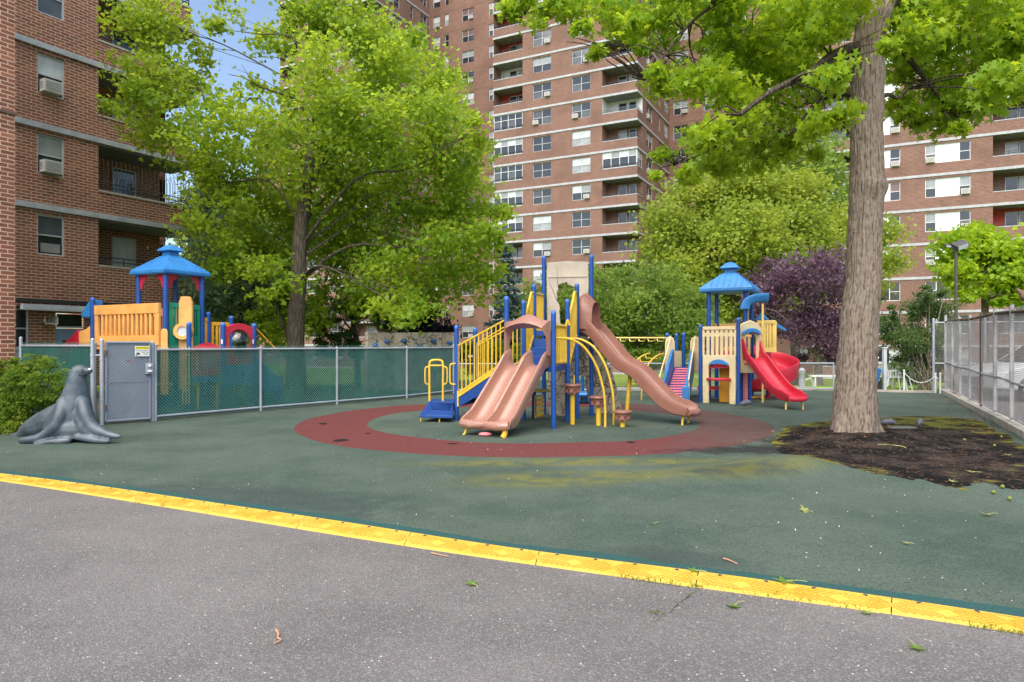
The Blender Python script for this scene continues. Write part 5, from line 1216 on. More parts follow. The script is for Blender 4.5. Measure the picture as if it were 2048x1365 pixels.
# side panel with blue awning and the straight red slide
sa, sb = V(5.60, 17.02, 0), V(6.13, 17.08, 0); sd_ = (sb - sa).normalized(); sn2 = V(sd_.y, -sd_.x, 0); L = (sb - sa).length
def sp2(u, v, w_): return sa + sd_ * u + sn2 * w_ + V(0, 0, v)
oo = [(-.02, .78), (-.02, 1.4), (-.02, 1.86), (.06, 2.0), (L * .5, 2.08), (L - .06, 2.0), (L + .02, 1.86), (L + .02, 1.4), (L + .02, .78)]
ii = [(.11, .98), (.11, 1.4), (.11, 1.66), (.16, 1.74), (L * .5, 1.79), (L - .16, 1.74), (L - .11, 1.66), (L - .11, 1.4), (L - .11, .98)]
mb = MB(); mb.ring(oo, ii, sp2, .06); mb.build('slide_entry_panel', M['cream'], root, fix=True, bevel=.008)
mb = MB()
for u in (.16, .27, .38): mb.bar(sp2(u, 1.0, -.25), sp2(u, 1.72, -.25), .05, .03, up=sn2)
mb.bar(sp2(.1, 1.7, -.25), sp2(L - .1, 1.7, -.25), .04, .06); mb.build('inner_rail', M['pyellow'], root)
mb = MB(); mb.prism([(.03, 1.72), (.06, 1.80), (L * .3, 1.87), (L * .5, 1.885), (L * .7, 1.87), (L - .06, 1.80), (L - .03, 1.72), (L * .5, 1.79)], lambda u, v, w_: sp2(u, v, .062 + w_), .11); mb.build('awning', M['lblue'], root, bevel=.012)
S0 = sa.lerp(sb, .55) + sn2 * .04; S1 = V(6.32, 15.28, 0); f3 = (S1 - S0); L3 = f3.length; f3.normalize(); lat3 = V(f3.y, -f3.x, 0)
pts = spline([S0 + f3 * u + V(0, 0, z) for u, z in [(-.05, 1.14), (.12, 1.12), (.3, 1.02), (.6, .78), (.95, .52), (1.2, .37), (1.42, .29), (1.6, .27), (L3, .27)]], 4); n = len(pts)
l0 = sd_; l1 = V(.93, .36, 0).normalized()
mb = MB(); slide_mb(mb, pts, [-(l0.lerp(V(-lat3.x, -lat3.y, 0) if False else l0.lerp(V(.99, -.02, 0), .5), 0)) for i in range(n)], .25, [lerp(.50, .19, sstep(0.02, .16, i / n)) * lerp(1, .55, sstep(.8, 1, i / n)) for i in range(n)], .05, 1)
rs = mb.build('straight_slide', M['red'], root, ang=50, fix=True)
e_ = pts[-1]; mb = MB(); mb.tube([e_ + V(-.2, .0, .02), e_ + V(-.1, -.05, .0), e_ + V(.1, -.05, .0), e_ + V(.2, 0, .02)], [.045, .055, .055, .045], 10); mb.build('exit_lip', M['red'], rs)
for s_ in (-1, 1):
    q = e_ + V(s_ * .16, .16, 0); mb = MB(); mb.tube([V(q.x, q.y, .24), V(q.x + s_ * .03, q.y, .14), V(q.x + s_ * .03, q.y, 0)], .022, 8); mb.build('slide_foot', M['pyellow'], rs)
# yellow enclosure at the back right with little blue gables
q = at(1514, 17.75); ya, yb = q, at(1551, 17.55); yd = (yb - ya).normalized(); yn = V(-yd.y, yd.x, 0)
slat(root, ya, yb, 1.28, 2.10, 5, 'pyellow', 'yellow_panel', gap=.22); 
mb = MB(); mb.bar(ya + yn * .04 + V(0, 0, 1.7), yb + yn * .04 + V(0, 0, 1.7), .02, .78); mb.build('yellow_backing', M['pyellow'], root)
slat(root, yb, yb + V(.16, .55, 0), 1.28, 2.06, 4, 'pyellow', 'yellow_panel', gap=.22)
slat(root, r4 + ey * .12, r4 + ey * .9, 1.3, 2.05, 5, 'pyellow', 'yellow_panel'); slat(root, r5 + ex * .08, r6 - ex * .08, 1.3, 2.05, 5, 'pyellow', 'yellow_panel')
mb = MB(); gq = at(1523, 18.0); mb.prism([(-.17, 0), (.17, 0), (0, .2)], lambda u, v, w_: gq + yd * u + yn * w_ + V(0, 0, 2.12 + v), .25); mb.build('small_gable', M['lblue'], root, bevel=.01)
mb = MB(); gq = yb + V(.1, .25, 2.06); mb.prism([(0, 0), (.30, -.20), (.26, -.24), (-.04, -.10)], lambda u, v, w_: gq + V(u, w_, v), .5); mb.build('small_roof', M['lblue'], root, bevel=.01)
# blue scoop on a yellow pole
mb = MB(); hp = [(1490, 619, .10), (1494, 607, .14), (1503, 601, .15), (1515, 598, .14), (1533, 597, .13)]
pts = spline([P(a, b, 17.5) for a, b, _ in hp], 5); n = len(pts); mb = MB(); slide_mb(mb, pts, [V(-.25, -.97, 0)] * n, .18, [.12] * n, .10, 1); mb.build('scoop', M['lblue'], root, ang=50, fix=True)
mb = MB(); mb.tube([at(1525, 17.25), at(1525.5, 17.25) + V(0, 0, 2.5)], .025, 10); mb.build('scoop_pole', M['pyellow'], root)
mb = MB(); q = at(1492, 18.0); mb.bar(q + V(0, 0, 1.3), q + V(0, 0, 2.86), .12, .05, up=V(0, 1, 0)); mb.build('cream_column', M['cream'], root)
# height chart column
q = at(1491, 17.3); mb = MB(); mb.bar(q + V(0, 0, .03), q + V(0, 0, 1.02), .11, .05, up=V(.3, 1, 0)); o = mb.build('height_chart', M['pink'], root)
mb = MB()
for i in range(14): mb.bar(q + V(-.02, -.035, .1 + .063 * i), q + V(.02 if i % 2 else .035, -.035, .1 + .063 * i), .004, .012)
mb.build('chart_marks', M['ywhite'], o)
for px_, zz in ((1484, 1.0), (1499, 1.0)): mb = MB(); q = at(px_, 17.45); mb.tube([q, q + V(0, 0, zz)], .05, 12); mb.build('post', M['blue'], root)
# red spiral slide behind
cS = V(6.95, 18.7, 0); pts = []; lats = []
for i in range(31):
    a = math.radians(150 - 9.2 * i * 1.12); z = 1.24 - .034 * i + (.0 if i < 26 else .03 * (i - 26) * .4); rr = .48
    pts.append(cS + V(rr * math.cos(a), rr * math.sin(a), z)); lats.append(V(-math.cos(a), -math.sin(a), 0))
mb = MB(); slide_mb(mb, pts, lats, .29, [.36 if i < 24 else lerp(.36, .16, (i - 24) / 6) for i in range(31)], .06, 1, hr=[.14] * 31); mb.build('spiral_slide', M['red'], root, ang=50, fix=True)
mb = MB(); mb.tube([cS, cS + V(0, 0, 1.5)], .07, 12); mb.build('spiral_post', M['red'], root)
mb = MB(); q = V(6.3, 18.3, 0); mb.tube([q + V(-.1, 0, .0), q + V(-.05, 0, .07), q + V(.4, .1, .08), q + V(.45, .1, 0)], .025, 8); mb.build('slide_foot', M['amber'], root)
# climbing ramp with blue sides and pink treads
a0, a1 = at(1328, 16.75), at(1367, 16.75); b0, b1 = at(1350, 18.7), at(1381, 18.7); zr0, zr1 = .04, .84
mb = MB()
for i in range(14):
    t0, t1 = i / 14, (i + .76) / 14
    A0, A1, B0_, B1_ = a0.lerp(b0, t0), a1.lerp(b1, t0), a0.lerp(b0, t1), a1.lerp(b1, t1); z0 = lerp(zr0, zr1, t0); z1 = lerp(zr0, zr1, t1)
    mb.add([A0 + V(0, 0, z0 - .03), A1 + V(0, 0, z0 - .03), B1_ + V(0, 0, z1 - .03), B0_ + V(0, 0, z1 - .03), A0 + V(0, 0, z0 + .018), A1 + V(0, 0, z0 + .018), B1_ + V(0, 0, z1 + .022), B0_ + V(0, 0, z1 + .022)], [(0, 1, 5, 4), (4, 5, 6, 7), (2, 3, 7, 6), (0, 4, 7, 3), (1, 2, 6, 5)])
mb.build('ramp_treads', M['pink'], root, bevel=.006)
mb = MB(); mb.add([a0 + V(0, 0, zr0 - .005), a1 + V(0, 0, zr0 - .005), b1 + V(0, 0, zr1 - .005), b0 + V(0, 0, zr1 - .005), a0 + V(0, 0, zr0 - .06), a1 + V(0, 0, zr0 - .06), b1 + V(0, 0, zr1 - .06), b0 + V(0, 0, zr1 - .06)], [(0, 1, 2, 3), (7, 6, 5, 4), (0, 4, 5, 1), (0, 3, 7, 4), (1, 5, 6, 2)]); mb.build('ramp_bed', M['blue'], root)
mb = MB()
for i in range(15):
    t1 = (i - .12) / 14; A0, A1 = a0.lerp(b0, t1), a1.lerp(b1, t1); z1 = lerp(zr0, zr1, t1) + .022; mb.bar(A0 + V(0, 0, z1), A1 + V(0, 0, z1), .035, .03)
mb.build('ramp_cleats', M['dblue'], root)
for k_, (A, B, sx) in enumerate(((a0, b0, -1), (a1, b1, 1))):
    dd = (B - A).normalized(); nn_ = V(dd.y, -dd.x, 0) * sx; LW = (B - A).length
    mb = MB(); mb.prism([(-.05, .0), (-.05, .46), (.18, .50), (LW * .55, .98), (LW * .86, 1.30), (LW * .97, 1.36), (LW, 1.28), (LW, .62), (LW * .5, .25), (.2, 0)], lambda u, v, w_: A + dd * u + nn_ * (w_ + .02) + V(0, 0, v), .07); mb.build('ramp_side', M['lblue'], root, bevel=.015)
    mb = MB(); q = A - dd * .04 + nn_ * .055; mb.bar(q + V(0, 0, 0), q + V(0, 0, .47), .16, .11, up=dd); mb.build('ramp_end_block', M['lblue'], root, bevel=.02)
    q = B + nn_ * .13; mb = MB(); mb.prism([(-.13, .72), (.13, .72), (.13, 1.55), (.09, 1.66), (0, 1.70), (-.09, 1.66), (-.13, 1.55)], lambda u, v, w_: q + V(u, w_, v), .05); mb.build('end_panel', M['cream'], root, bevel=.01)
    mb = MB(); mb.tube(spline([A - dd * -.1 + nn_ * .12, A + dd * .1 + nn_ * .12 + V(0, 0, .55), A + dd * .15 + nn_ * .12 + V(0, 0, .72), B - dd * .1 + nn_ * .12 + V(0, 0, 1.60), B + dd * .05 + nn_ * .13 + V(0, 0, 1.69), B + dd * .2 + nn_ * .13 + V(0, 0, 1.62), B + dd * .22 + nn_ * .13 + V(0, 0, 1.0)], 5), .018, 8); mb.build('handrail', M['cream'], root)
deck(root, [b0 + V(-.1, 0, 0), b1 + V(.1, 0, 0), b1 + V(.5, .9, 0), b0 + V(.2, .9, 0)], .84, 'blue', .07)
mb = MB(); q = at(1362, 19.3); mb.bar(q + V(-.1, 0, .84), q + V(-.1, 0, 1.3), .22, .04, up=V(0, 1, 0)); mb.build('small_panel', M['cream'], root)
# monkey bars running left to the ramp tower
root = thing('monkey_bars', 'pale yellow overhead ladder running between the two play sets', 'monkey bars', at(1260, 19) + V(0, 0, .03))
A, B = V(1.9, 18.6, 0), at(1338, 18.9); dd = (B - A).normalized(); nn_ = V(-dd.y, dd.x, 0)
for s_ in (0, 1):
    mb = MB(); mb.tube([A + nn_ * .6 * s_ + V(0, 0, 1.66), B + nn_ * .6 * s_ + V(0, 0, 1.66)], .022, 8); mb.build('side_rail', M['pyellow'], root)
for i in range(9):
    q = A.lerp(B, (i + .5) / 9); mb = MB(); mb.tube([q + V(0, 0, 1.65), q + nn_ * .08 + V(0, 0, 1.57), q + nn_ * .52 + V(0, 0, 1.57), q + nn_ * .6 + V(0, 0, 1.65)], .015, 6); mb.build('rung', M['pyellow'], root)
for s_ in (0, 1): post(root, A + nn_ * .6 * s_, 1.80, .045)
# arched ladder
root = thing('arch_ladder', 'yellow arched ladder climber left of the pink ramp', 'climber', at(1300, 18.2) + V(0, 0, .03))
A, B = at(1283, 18.0), at(1328, 18.4); dd = (B - A).normalized(); nn_ = V(-dd.y, dd.x, 0); arcs = []
for s_ in (0, 1):
    pts = spline([A + nn_ * .55 * s_, A + nn_ * .55 * s_ + dd * .03 + V(0, 0, .45), A.lerp(B, .3) + nn_ * .55 * s_ + V(0, 0, .95), A.lerp(B, .65) + nn_ * .55 * s_ + V(0, 0, 1.17), B + nn_ * .55 * s_ + V(0, 0, 1.24)], 6); arcs.append(pts)
    mb = MB(); mb.tube(pts, .02, 8); mb.build('side_rail', M['yellow'], root)
for i in (7, 12, 16, 20):
    a_, b_ = arcs[0][i], arcs[1][i]; mb = MB(); mb.tube([a_, a_ - V(0, 0, .10) + nn_ * .05, b_ - V(0, 0, .10) - nn_ * .05, b_], .015, 6); mb.build('rung', M['yellow'], root)

# ------------------------------------------------------------------ left play set behind the green fence
root = thing('play_structure', 'orange and green play set with blue hip roof behind the green fence', 'playset', (-8.41, 17.0, .03))
e1, e2 = V(.462, .887, 0), V(-.887, .462, 0); c0 = V(-8.41, 17.0, 0)
f_, r_, l_, b_ = c0 - (e1 + e2) * .5, c0 + (e1 - e2) * .5, c0 - (e1 - e2) * .5, c0 + (e1 + e2) * .5
for p in (f_, r_, l_, b_): mb = MB(); mb.tube([p, p + V(0, 0, 3.26)], .06, 14); mb.build('post', M['blue'], root)
roof(root, c0, .64, math.atan2(e1.y, e1.x), 3.18, .76)
for A, B in ((f_, l_), (f_, r_)):
    dd = (B - A).normalized()
    for q, s_ in ((A, 1), (B, -1)):
        mb = MB(); mb.prism([(.05, 0), (.32, 0), (.30, -.10), (.2, -.14), (.12, -.32), (.05, -.36)], lambda u, v, w_: q + dd * u * s_ + V(0, w_, 3.16 + v), .03); mb.build('corner_brace', M['red'], root)
deck(root, [f_, r_, b_, l_], 1.48, 'red', .08)
slat(root, f_ + e1 * .08, f_ + e1 * .42, 1.40, 2.48, 2, 'green', 'green_panel', t=.06, gap=.3, top=.12, bot=.3, side=.1); slat(root, r_ - e1 * .32, r_ - e1 * .07, 1.40, 2.45, 2, 'green', 'green_panel', t=.06, gap=.3, top=.12, bot=.3, side=.08)
slat(root, r_ + e2 * .08, b_ - e2 * .06, 1.4, 2.45, 4, 'green', 'green_panel', gap=.3)
q = f_ + e1 * .42 - e2 * .14
mb = MB(); mb.prism([(-.15, .4), (.15, .4), (.15, 2.50), (.10, 2.64), (-.10, 2.64), (-.15, 2.50)], lambda u, v, w_: q + V(u * .96, u * .28 + w_, v), .09); o = mb.build('orange_column', M['orange'], root, bevel=.02)
mb = MB(); cc = q + V(0.0, -.01, 1.80); ang = [i * math.pi / 10 for i in range(20)]
pr = [(.20 * math.cos(a), .20 * math.sin(a)) for a in ang]; pr2 = [(.12 * math.cos(a), .12 * math.sin(a)) for a in ang]
n = 20; fn = lambda u, v, w_: cc + V(u * .96, u * .28 - w_, v)
vs = [fn(u, v, w_) for w_ in (0, .14) for L_ in (pr, pr2) for (u, v) in L_]; fs = []
for i in range(n):
    j = (i + 1) % n; fs += [(2 * n + i, 2 * n + j, 3 * n + j, 3 * n + i), (i, j, 2 * n + j, 2 * n + i), (n + i, 3 * n + i, 3 * n + j, n + j)]
mb.add(vs, fs); mb.build('porthole_ring', M['orange'], root, fix=True)
mb = MB(); mb.prism(pr2, lambda u, v, w_: fn(u, v, .10 + w_), .01); mb.build('porthole_pane', M['blindw'], root)
# long orange railing with slots, going left, then the red slide
A, B = f_ + e2 * .06 - e1 * .11, f_ + e2 * 2.55 - e1 * .11
slat(root, B, A, 1.46, 2.46, 13, 'orange', 'orange_railing', t=.07, gap=.55, top=.24, bot=.24, side=.14)
slat(root, A + e1 * .95, B + e1 * .95, 1.46, 2.40, 13, 'orange', 'orange_railing', t=.06, gap=.55, top=.2, bot=.2, side=.14)
deck(root, [A, A + e1 * .9, B + e1 * .9, B], 1.46, 'orange', .1)
mb = MB(); q = f_ + V(.03, -.10, 0); mb.prism([(-.08, .3), (.08, .3), (.08, 1.78), (.05, 1.85), (-.05, 1.85), (-.08, 1.78)], lambda u, v, w_: q + V(-.02 + u, w_, v), .05); mb.build('orange_end', M['orange'], root, bevel=.015)
post(root, B + e2 * .03 - e1 * .05, 2.66, .055)
mb = MB(); q = B + e2 * .08
def of(u, v, w_): return q + e2 * u + e1 * w_ + V(0, 0, v)
mb.prism([(0, 1.45), (0, 2.1), (.12, 1.98), (.30, 1.88), (.62, 1.82), (.62, 1.45)], of, .06); mb.build('slide_side', M['orange'], root, bevel=.015)
mb = MB(); mb.prism([(-.05, 2.16), (-.02, 2.62), (.10, 2.58), (.45, 2.28), (.42, 2.16)], lambda u, v, w_: of(u, v, w_ - .06), .30); mb.build('slide_canopy', M['lblue'], root, bevel=.03)
mb = MB(); mb.prism([(.63, 1.40), (.63, 1.86), (.75, 1.82), (1.5, 1.38), (1.9, 1.1), (1.9, .9), (1.3, 1.2)], of, .06); mb.prism([(.63, 1.40), (.63, 1.86), (.75, 1.82), (1.5, 1.38), (1.9, 1.1), (1.9, .9), (1.3, 1.2)], lambda u, v, w_: of(u, v, w_ + .7), .06)
mb.prism([(.6, 1.46), (.6, 1.52), (1.3, 1.28), (1.9, .95), (1.9, .9), (1.3, 1.2)], lambda u, v, w_: of(u, v, w_ + .06), .64); mb.build('red_slide', M['red'], root, bevel=.01)
# lower parts to the right: short posts, amber panels, red arch with bubble window, blue stairs
g1_, g2_ = at(446, 15.9), at(508, 16.5); h1_, h2_ = at(416, 17.4), at(462, 18.0)
post(root, g1_, 1.98, .058); post(root, g2_, 1.98, .058); post(root, h1_, 2.3, .06); post(root, h2_, 2.22, .06); post(root, at(378, 15.5), 1.98, .055)
slat(root, r_ + e1 * .08, h1_ - e1 * .03, 1.2, 2.15, 2, 'amber', 'amber_panel', gap=.35); slat(root, h1_ + e1 * .1, h1_.lerp(h2_, .9), 1.15, 2.05, 4, 'amber', 'amber_panel', gap=.4)
dd = (g2_ - g1_).normalized(); L = (g2_ - g1_).length; nn_ = V(-dd.y, dd.x, 0)
def rf(u, v, w_): return g1_ + dd * u + nn_ * (w_ - .03) + V(0, 0, v)
oo, ii = [], []; cx_, cz_, rr = L / 2, 1.55, L * .36
for i in range(24):
    a = -math.pi / 2 + i * 2 * math.pi / 24; ii.append((cx_ + rr * math.cos(a), cz_ + rr * math.sin(a) * 1.02))
    x = max(.05, min(L - .05, cx_ + L * .75 * math.cos(a))); z = max(1.0, min(1.86 + .12 * max(0, math.cos((x - cx_) / L * math.pi)), cz_ + .75 * math.sin(a))); oo.append((x, z))
mb = MB(); mb.ring(oo, ii, rf, .06); mb.build('red_arch_panel', M['red'], root, fix=True, bevel=.008)
mb = MB(); cc = rf(cx_, cz_, .03); vs = []; fs = []; n = 20
for k, (f1, dp) in enumerate(((1.0, 0), (.92, .1), (.72, .19), (.4, .25))):
    for i in range(n): a = i * 2 * math.pi / n; vs.append(cc + dd * (rr * f1 * math.cos(a)) + V(0, 0, rr * f1 * math.sin(a)) - nn_ * dp)
vs.append(cc - nn_ * .265)
for k in range(3):
    for i in range(n): j = (i + 1) % n; fs.append((k * n + i, k * n + j, k * n + n + j, k * n + n + i))
for i in range(n): fs.append((3 * n + i, 3 * n + (i + 1) % n, 4 * n))
mb.add(vs, fs); mb.build('bubble_window', M['bubble'], root)
for q in (g1_, g2_): mb = MB(); mb.bar(q + V(0, -.062, 1.50), q + V(0, -.062, 1.60), .035, .004, up=V(0, 1, 0)); mb.build('post_sticker', M['ywhite'], root)
A, B = at(386, 15.3), at(441, 15.75); slat(root, A, B, .78, 1.42, 6, 'red', 'red_panel', gap=.35)
mb = MB(); dA = (B - A).normalized(); LA_ = (B - A).length; mb.prism([(0, 1.42), (LA_ * .3, 1.50), (LA_ * .5, 1.53), (LA_ * .7, 1.50), (LA_, 1.42)], lambda u, v, w_: A + dA * u + V(0, w_, v), .05); mb.build('red_panel_top', M['red'], root)
deck(root, [A, B, B + V(-.5, .9, 0), A + V(-.5, .9, 0)], .72, 'lblue', .08)
for q in (A.lerp(B, .15), A.lerp(B, .85)): mb = MB(); mb.tube([q + V(0, .05, .66), q + V(0, .05, 0)], .03, 8); mb.build('deck_leg', M['yellow'], root)
mb = MB(); mb.bar(g1_ + V(0, 0, .85), g2_ + V(0, 0, .85), .05, .62); mb.build('blue_wall', M['lblue'], root)
deck(root, [g1_, g2_, g2_ + V(-.8, .6, 0), g1_ + V(-.8, .6, 0)], .98, 'lblue', .08)
mb = MB(); q = g2_ + V(.02, 0, 0)
mb.prism([(0, .98), (.12, 1.15), (.55, .72), (.78, .70), (.78, .12), (.6, .1), (0, .55)], lambda u, v, w_: q + dd * u + nn_ * w_ + V(0, 0, v), .7); mb.build('blue_steps', M['lblue'], root, bevel=.015)
mb = MB(); mb.tube([g2_ + dd * .06 + V(0, 0, 1.86), g2_ + dd * .55 + V(0, 0, 1.40), g2_ + dd * .78 + V(0, 0, 1.15), g2_ + dd * .8 + V(0, 0, .3)], .018, 8); mb.build('amber_handrail', M['amber'], root)
for a_, b_z in ((323, 1.5), (366, 1.5)):
    q = at(a_, 15.4); mb = MB()
    for i in range(3): mb.tube([q + V(.07 * i, 0, 1.42), q + V(.07 * i, 0, .35 if a_ < 340 else .15)], .018, 6)
    for i in range(6): mb.tube([q + V(-.0, 0, .45 + .16 * i), q + V(.14, 0, .45 + .16 * i)], .012, 6)
    mb.build('climbing_net', M['pyellow'], root)
# rock climbing wall behind the fence
RW = [(735, 21.6), (787, 22.4), (822, 21.9), (883, 22.3), (912, 21.7)]
root = thing('climbing_wall', 'low moulded stone climbing wall with blue holds behind the green fence', 'climbing wall', at(820, 22) + V(0, 0, .03))
for i, ((a, da), (b, db)) in enumerate(zip(RW, RW[1:])):
    A, B = at(a, da), at(b, db); rock_slab(A, B - (B - A) * .012, B - (B - A) * .012 + V(0, 0, 1.86), A + V(0, 0, 1.86), .16, 'rock_panel', 10, 16, .05, root)
    for u in ((.3, .75) if b - a > 40 else (.6,)):
        q = A.lerp(B, u) + V(0, -.08, 1.5 + .1 * math.sin(a + u * 20)); mb = MB(); mb.ball(q, .085, 8, 6, (1.2, .7, .8)); mb.build('climbing_hold', M['teal'], root)
# ------------------------------------------------------------------ trees and plants
SH = {'oval': [(0, -.5), (.22, -.15), (.2, .2), (0, .5), (-.2, .2), (-.22, -.15)],
      'maple': [(0, -.42), (.2, -.34), (.48, -.12), (.26, .06), (.2, .3), (0, .55), (-.2, .3), (-.26, .06), (-.48, -.12), (-.2, -.34)],
      'star': [(0, -.34), (.30, -.44), (.17, -.10), (.52, .10), (.15, .16), (0, .58), (-.15, .16), (-.52, .10), (-.17, -.10), (-.30, -.44)],
      'needle': [(0, -.5), (.05, 0), (0, .5), (-.05, 0)], 'spray': [(0, -.5), (.16, -.1), (.10, .3), (0, .5), (-.10, .3), (-.16, -.1)],
      'diamond': [(0, -.5), (.3, 0), (0, .5), (-.3, 0)]}
def leaves_mesh(name, P_, U, W, size, shape, mat):
    """one small face per leaf at points P_, in the plane of U (across) and W (along)"""
    S = np.array(SH[shape]); K = len(S); N = len(P_)
    co = P_[:, None, :] + (U[:, None, :] * S[None, :, 0:1] + W[:, None, :] * S[None, :, 1:2]) * size[:, None, None]
    if K >= 6:                                   # droop the tip a little so that a leaf is not a flat card
        nrm = np.cross(U, W); bend = (np.abs(S[:, 0]) * 0.35 + np.maximum(S[:, 1], 0) * 0.25)
        co -= nrm[:, None, :] * (bend[None, :, None] * size[:, None, None])
    me = bpy.data.meshes.new(name); me.vertices.add(N * K); me.vertices.foreach_set('co', co.astype(np.float32).ravel())
    me.loops.add(N * K); me.loops.foreach_set('vertex_index', np.arange(N * K, dtype=np.int32))
    me.polygons.add(N); me.polygons.foreach_set('loop_start', np.arange(0, N * K, K, dtype=np.int32)); me.polygons.foreach_set('loop_total', np.full(N, K, dtype=np.int32))
    me.materials.append(mat); me.update(calc_edges=True); me.validate(); return me
def unit(a): return a / np.maximum(np.linalg.norm(a, axis=1, keepdims=True), 1e-6)
def crown_pts(blobs, n, rng, per=12, clump=.30, squash=.85, hollow=.45):
    r2 = np.array([b[1] ** 2 * (b[2] if len(b) > 2 else 1) for b in blobs]); cnt = np.maximum(1, (r2 / r2.sum() * n / per)).astype(int)
    PP = []; OUT = []
    for b, c in zip(blobs, cnt):
        dr = unit(rng.normal(size=(c, 3))); rad = b[1] * (hollow + (1.05 - hollow) * rng.random((c, 1)) ** .55)
        rad *= 1 + .18 * np.sin(dr[:, :1] * 5 + b[0][0]) * np.cos(dr[:, 2:3] * 4 + b[0][1])
        ctr = np.array(b[0])[None, :] + dr * rad * np.array([[1, 1, squash]])
        nsub = max(1, c // 7); si = rng.integers(0, nsub, c); ctr = ctr[si] + rng.normal(size=(c, 3)) * b[1] * .17 * np.array([[1, 1, .7]])
        q = ctr[:, None, :] + rng.normal(size=(c, per, 3)) * np.array([[[1, 1, .6]]]) * min(clump * b[1], clump)
        PP.append(q.reshape(-1, 3)); OUT.append(np.repeat(dr, per, axis=0))
    return np.concatenate(PP), np.concatenate(OUT)
def crown(name, blobs, n, size, shape, mat, parent, seed, per=12, clump=.30, squash=.85, hollow=.45, hang=.3, up=.55):
    rng = np.random.default_rng(seed); P_, O_ = crown_pts(blobs, n, rng, per, clump, squash, hollow); N = len(P_)
    nrm = unit(O_ * .45 + np.array([[0, 0, up]]) + rng.normal(size=(N, 3)) * .55)
    w_ = rng.normal(size=(N, 3)) + O_ * .5 - np.array([[0, 0, hang]]) * 2; w_ = unit(w_ - nrm * (w_ * nrm).sum(1, keepdims=True)); u_ = np.cross(w_, nrm)
    me = leaves_mesh(name, P_ - np.array(parent.location)[None, :], u_, w_, size * (.7 + .6 * rng.random(N)), shape, mat)
    return link(name, me, parent)
def pxblobs(lst, d0, dsp, seed):
    rr = random.Random(seed); out = []
    for b in lst:
        d = d0 + rr.uniform(-dsp, dsp) + (b[3] if len(b) > 3 else 0); out.append((P(b[0], b[1], d), b[2] / F * d, b[4] if len(b) > 4 else 1))
    return out
def limbs(parent, trunk, blobs, mat, n, r0, seed, name='limbs', twigs=5, f0=.35):
    """branches from points up the trunk out into the crown"""
    rr = random.Random(seed); mb = MB(); k = len(trunk)
    ch = rr.sample(blobs, min(n, len(blobs)))
    for b in ch:
        c = Vector(b[0]); best = None
        zt_ = c.z - (c - trunk[-1]).length * .25 - rr.uniform(0, 1.2)
        f = min(1, max(f0, (zt_ - trunk[0].z) / (trunk[-1].z - trunk[0].z + .01))); i = min(k - 2, int(f * (k - 1))); s = trunk[i].lerp(trunk[i + 1], f * (k - 1) - i)
        LL_ = (c - s).length; m1 = s.lerp(c, .35) + V(rr.uniform(-.3, .3), rr.uniform(-.3, .3), rr.uniform(.05, .22) * LL_); m2 = s.lerp(c, .7) + V(rr.uniform(-.4, .4), rr.uniform(-.4, .4), rr.uniform(-.02, .18) * LL_)
        pts = spline([s, m1, m2, c], 4); q = len(pts); rb = r0 * rr.uniform(.55, 1); mb.tube(pts, [rb * (1 - .82 * j / (q - 1)) for j in range(q)], 6)
        for _ in range(twigs):
            j = rr.randint(q // 3, q - 1); e = c + Vector((rr.gauss(0, 1), rr.gauss(0, 1), rr.gauss(0, .7))).normalized() * b[1] * rr.uniform(.6, .95)
            mid = pts[j].lerp(e, .5) + V(rr.uniform(-.2, .2), rr.uniform(-.2, .2), rr.uniform(-.05, .2)); mb.tube(spline([pts[j], mid, e], 3), [rb * .3 * (1 - .75 * x / 6) for x in range(7)], 4)
    return mb.build(name, mat, parent)
def trunk_obj(parent, pts, rad, mat, n=12, name='trunk'):
    mb = MB(); p2_ = spline(pts, 4); m_ = len(p2_); rs = []
    for i in range(m_):
        f = i / (m_ - 1) * (len(rad) - 1); j = min(int(f), len(rad) - 2); rs.append(lerp(rad[j], rad[j + 1], f - j) * (1 + .05 * math.sin(i * 1.7)))
    mb.tube(p2_, rs, n); return mb.build(name, mat, parent)
def tree(name, label, cat, base, trunk, rad, bark, blobs, n, size, shape, leaf, seed, nl=10, rl=.08, group=None, **kw):
    root = thing(name, label, cat, base, 0, group); tr_ = [Vector(p) for p in trunk]
    tw = kw.pop('twigs', 4); f0 = kw.pop('f0', .35)
    if rad: trunk_obj(root, tr_, rad, M[bark])
    if nl: limbs(root, tr_, blobs, M[bark], nl, rl, seed, twigs=tw, f0=f0)
    crown('crown', blobs, n, size, shape, M[leaf], root, seed, **kw); return root

# the big plane tree on the left
BL = [(290, 60, 55), (345, 25, 55, 0, .7), (440, 0, 45, 0, .5), (610, 20, 55), (690, 30, 62), (750, 62, 58), (815, 110, 46),
      (465, 62, 36, 0, .45), (415, 112, 38, 0, .45), (525, 80, 36, 0, .4), (480, 150, 34, 0, .35), (300, 150, 62), (268, 205, 42), (370, 190, 48, 0, .8), (560, 120, 40, 0, .5), (640, 140, 70), (730, 140, 78), (815, 165, 78), (885, 195, 50),
      (330, 262, 58), (420, 262, 62), (515, 245, 70, 0, .8), (615, 250, 80), (720, 255, 80), (820, 265, 80), (905, 275, 62), (945, 262, 34),
      (410, 340, 46), (470, 350, 70), (560, 350, 80), (660, 360, 80), (760, 360, 80), (860, 370, 80), (935, 400, 62), (988, 405, 32),
      (440, 440, 55), (530, 450, 75), (630, 455, 80), (730, 460, 80), (830, 470, 80), (920, 480, 70), (970, 490, 40),
      (470, 530, 45), (540, 545, 50, 0, .7), (680, 540, 62), (770, 550, 72), (860, 560, 65), (935, 560, 50), (640, 600, 30), (715, 605, 36), (790, 605, 42), (850, 595, 42)]
LBs = pxblobs(BL, 22.5, 3.0, 11)
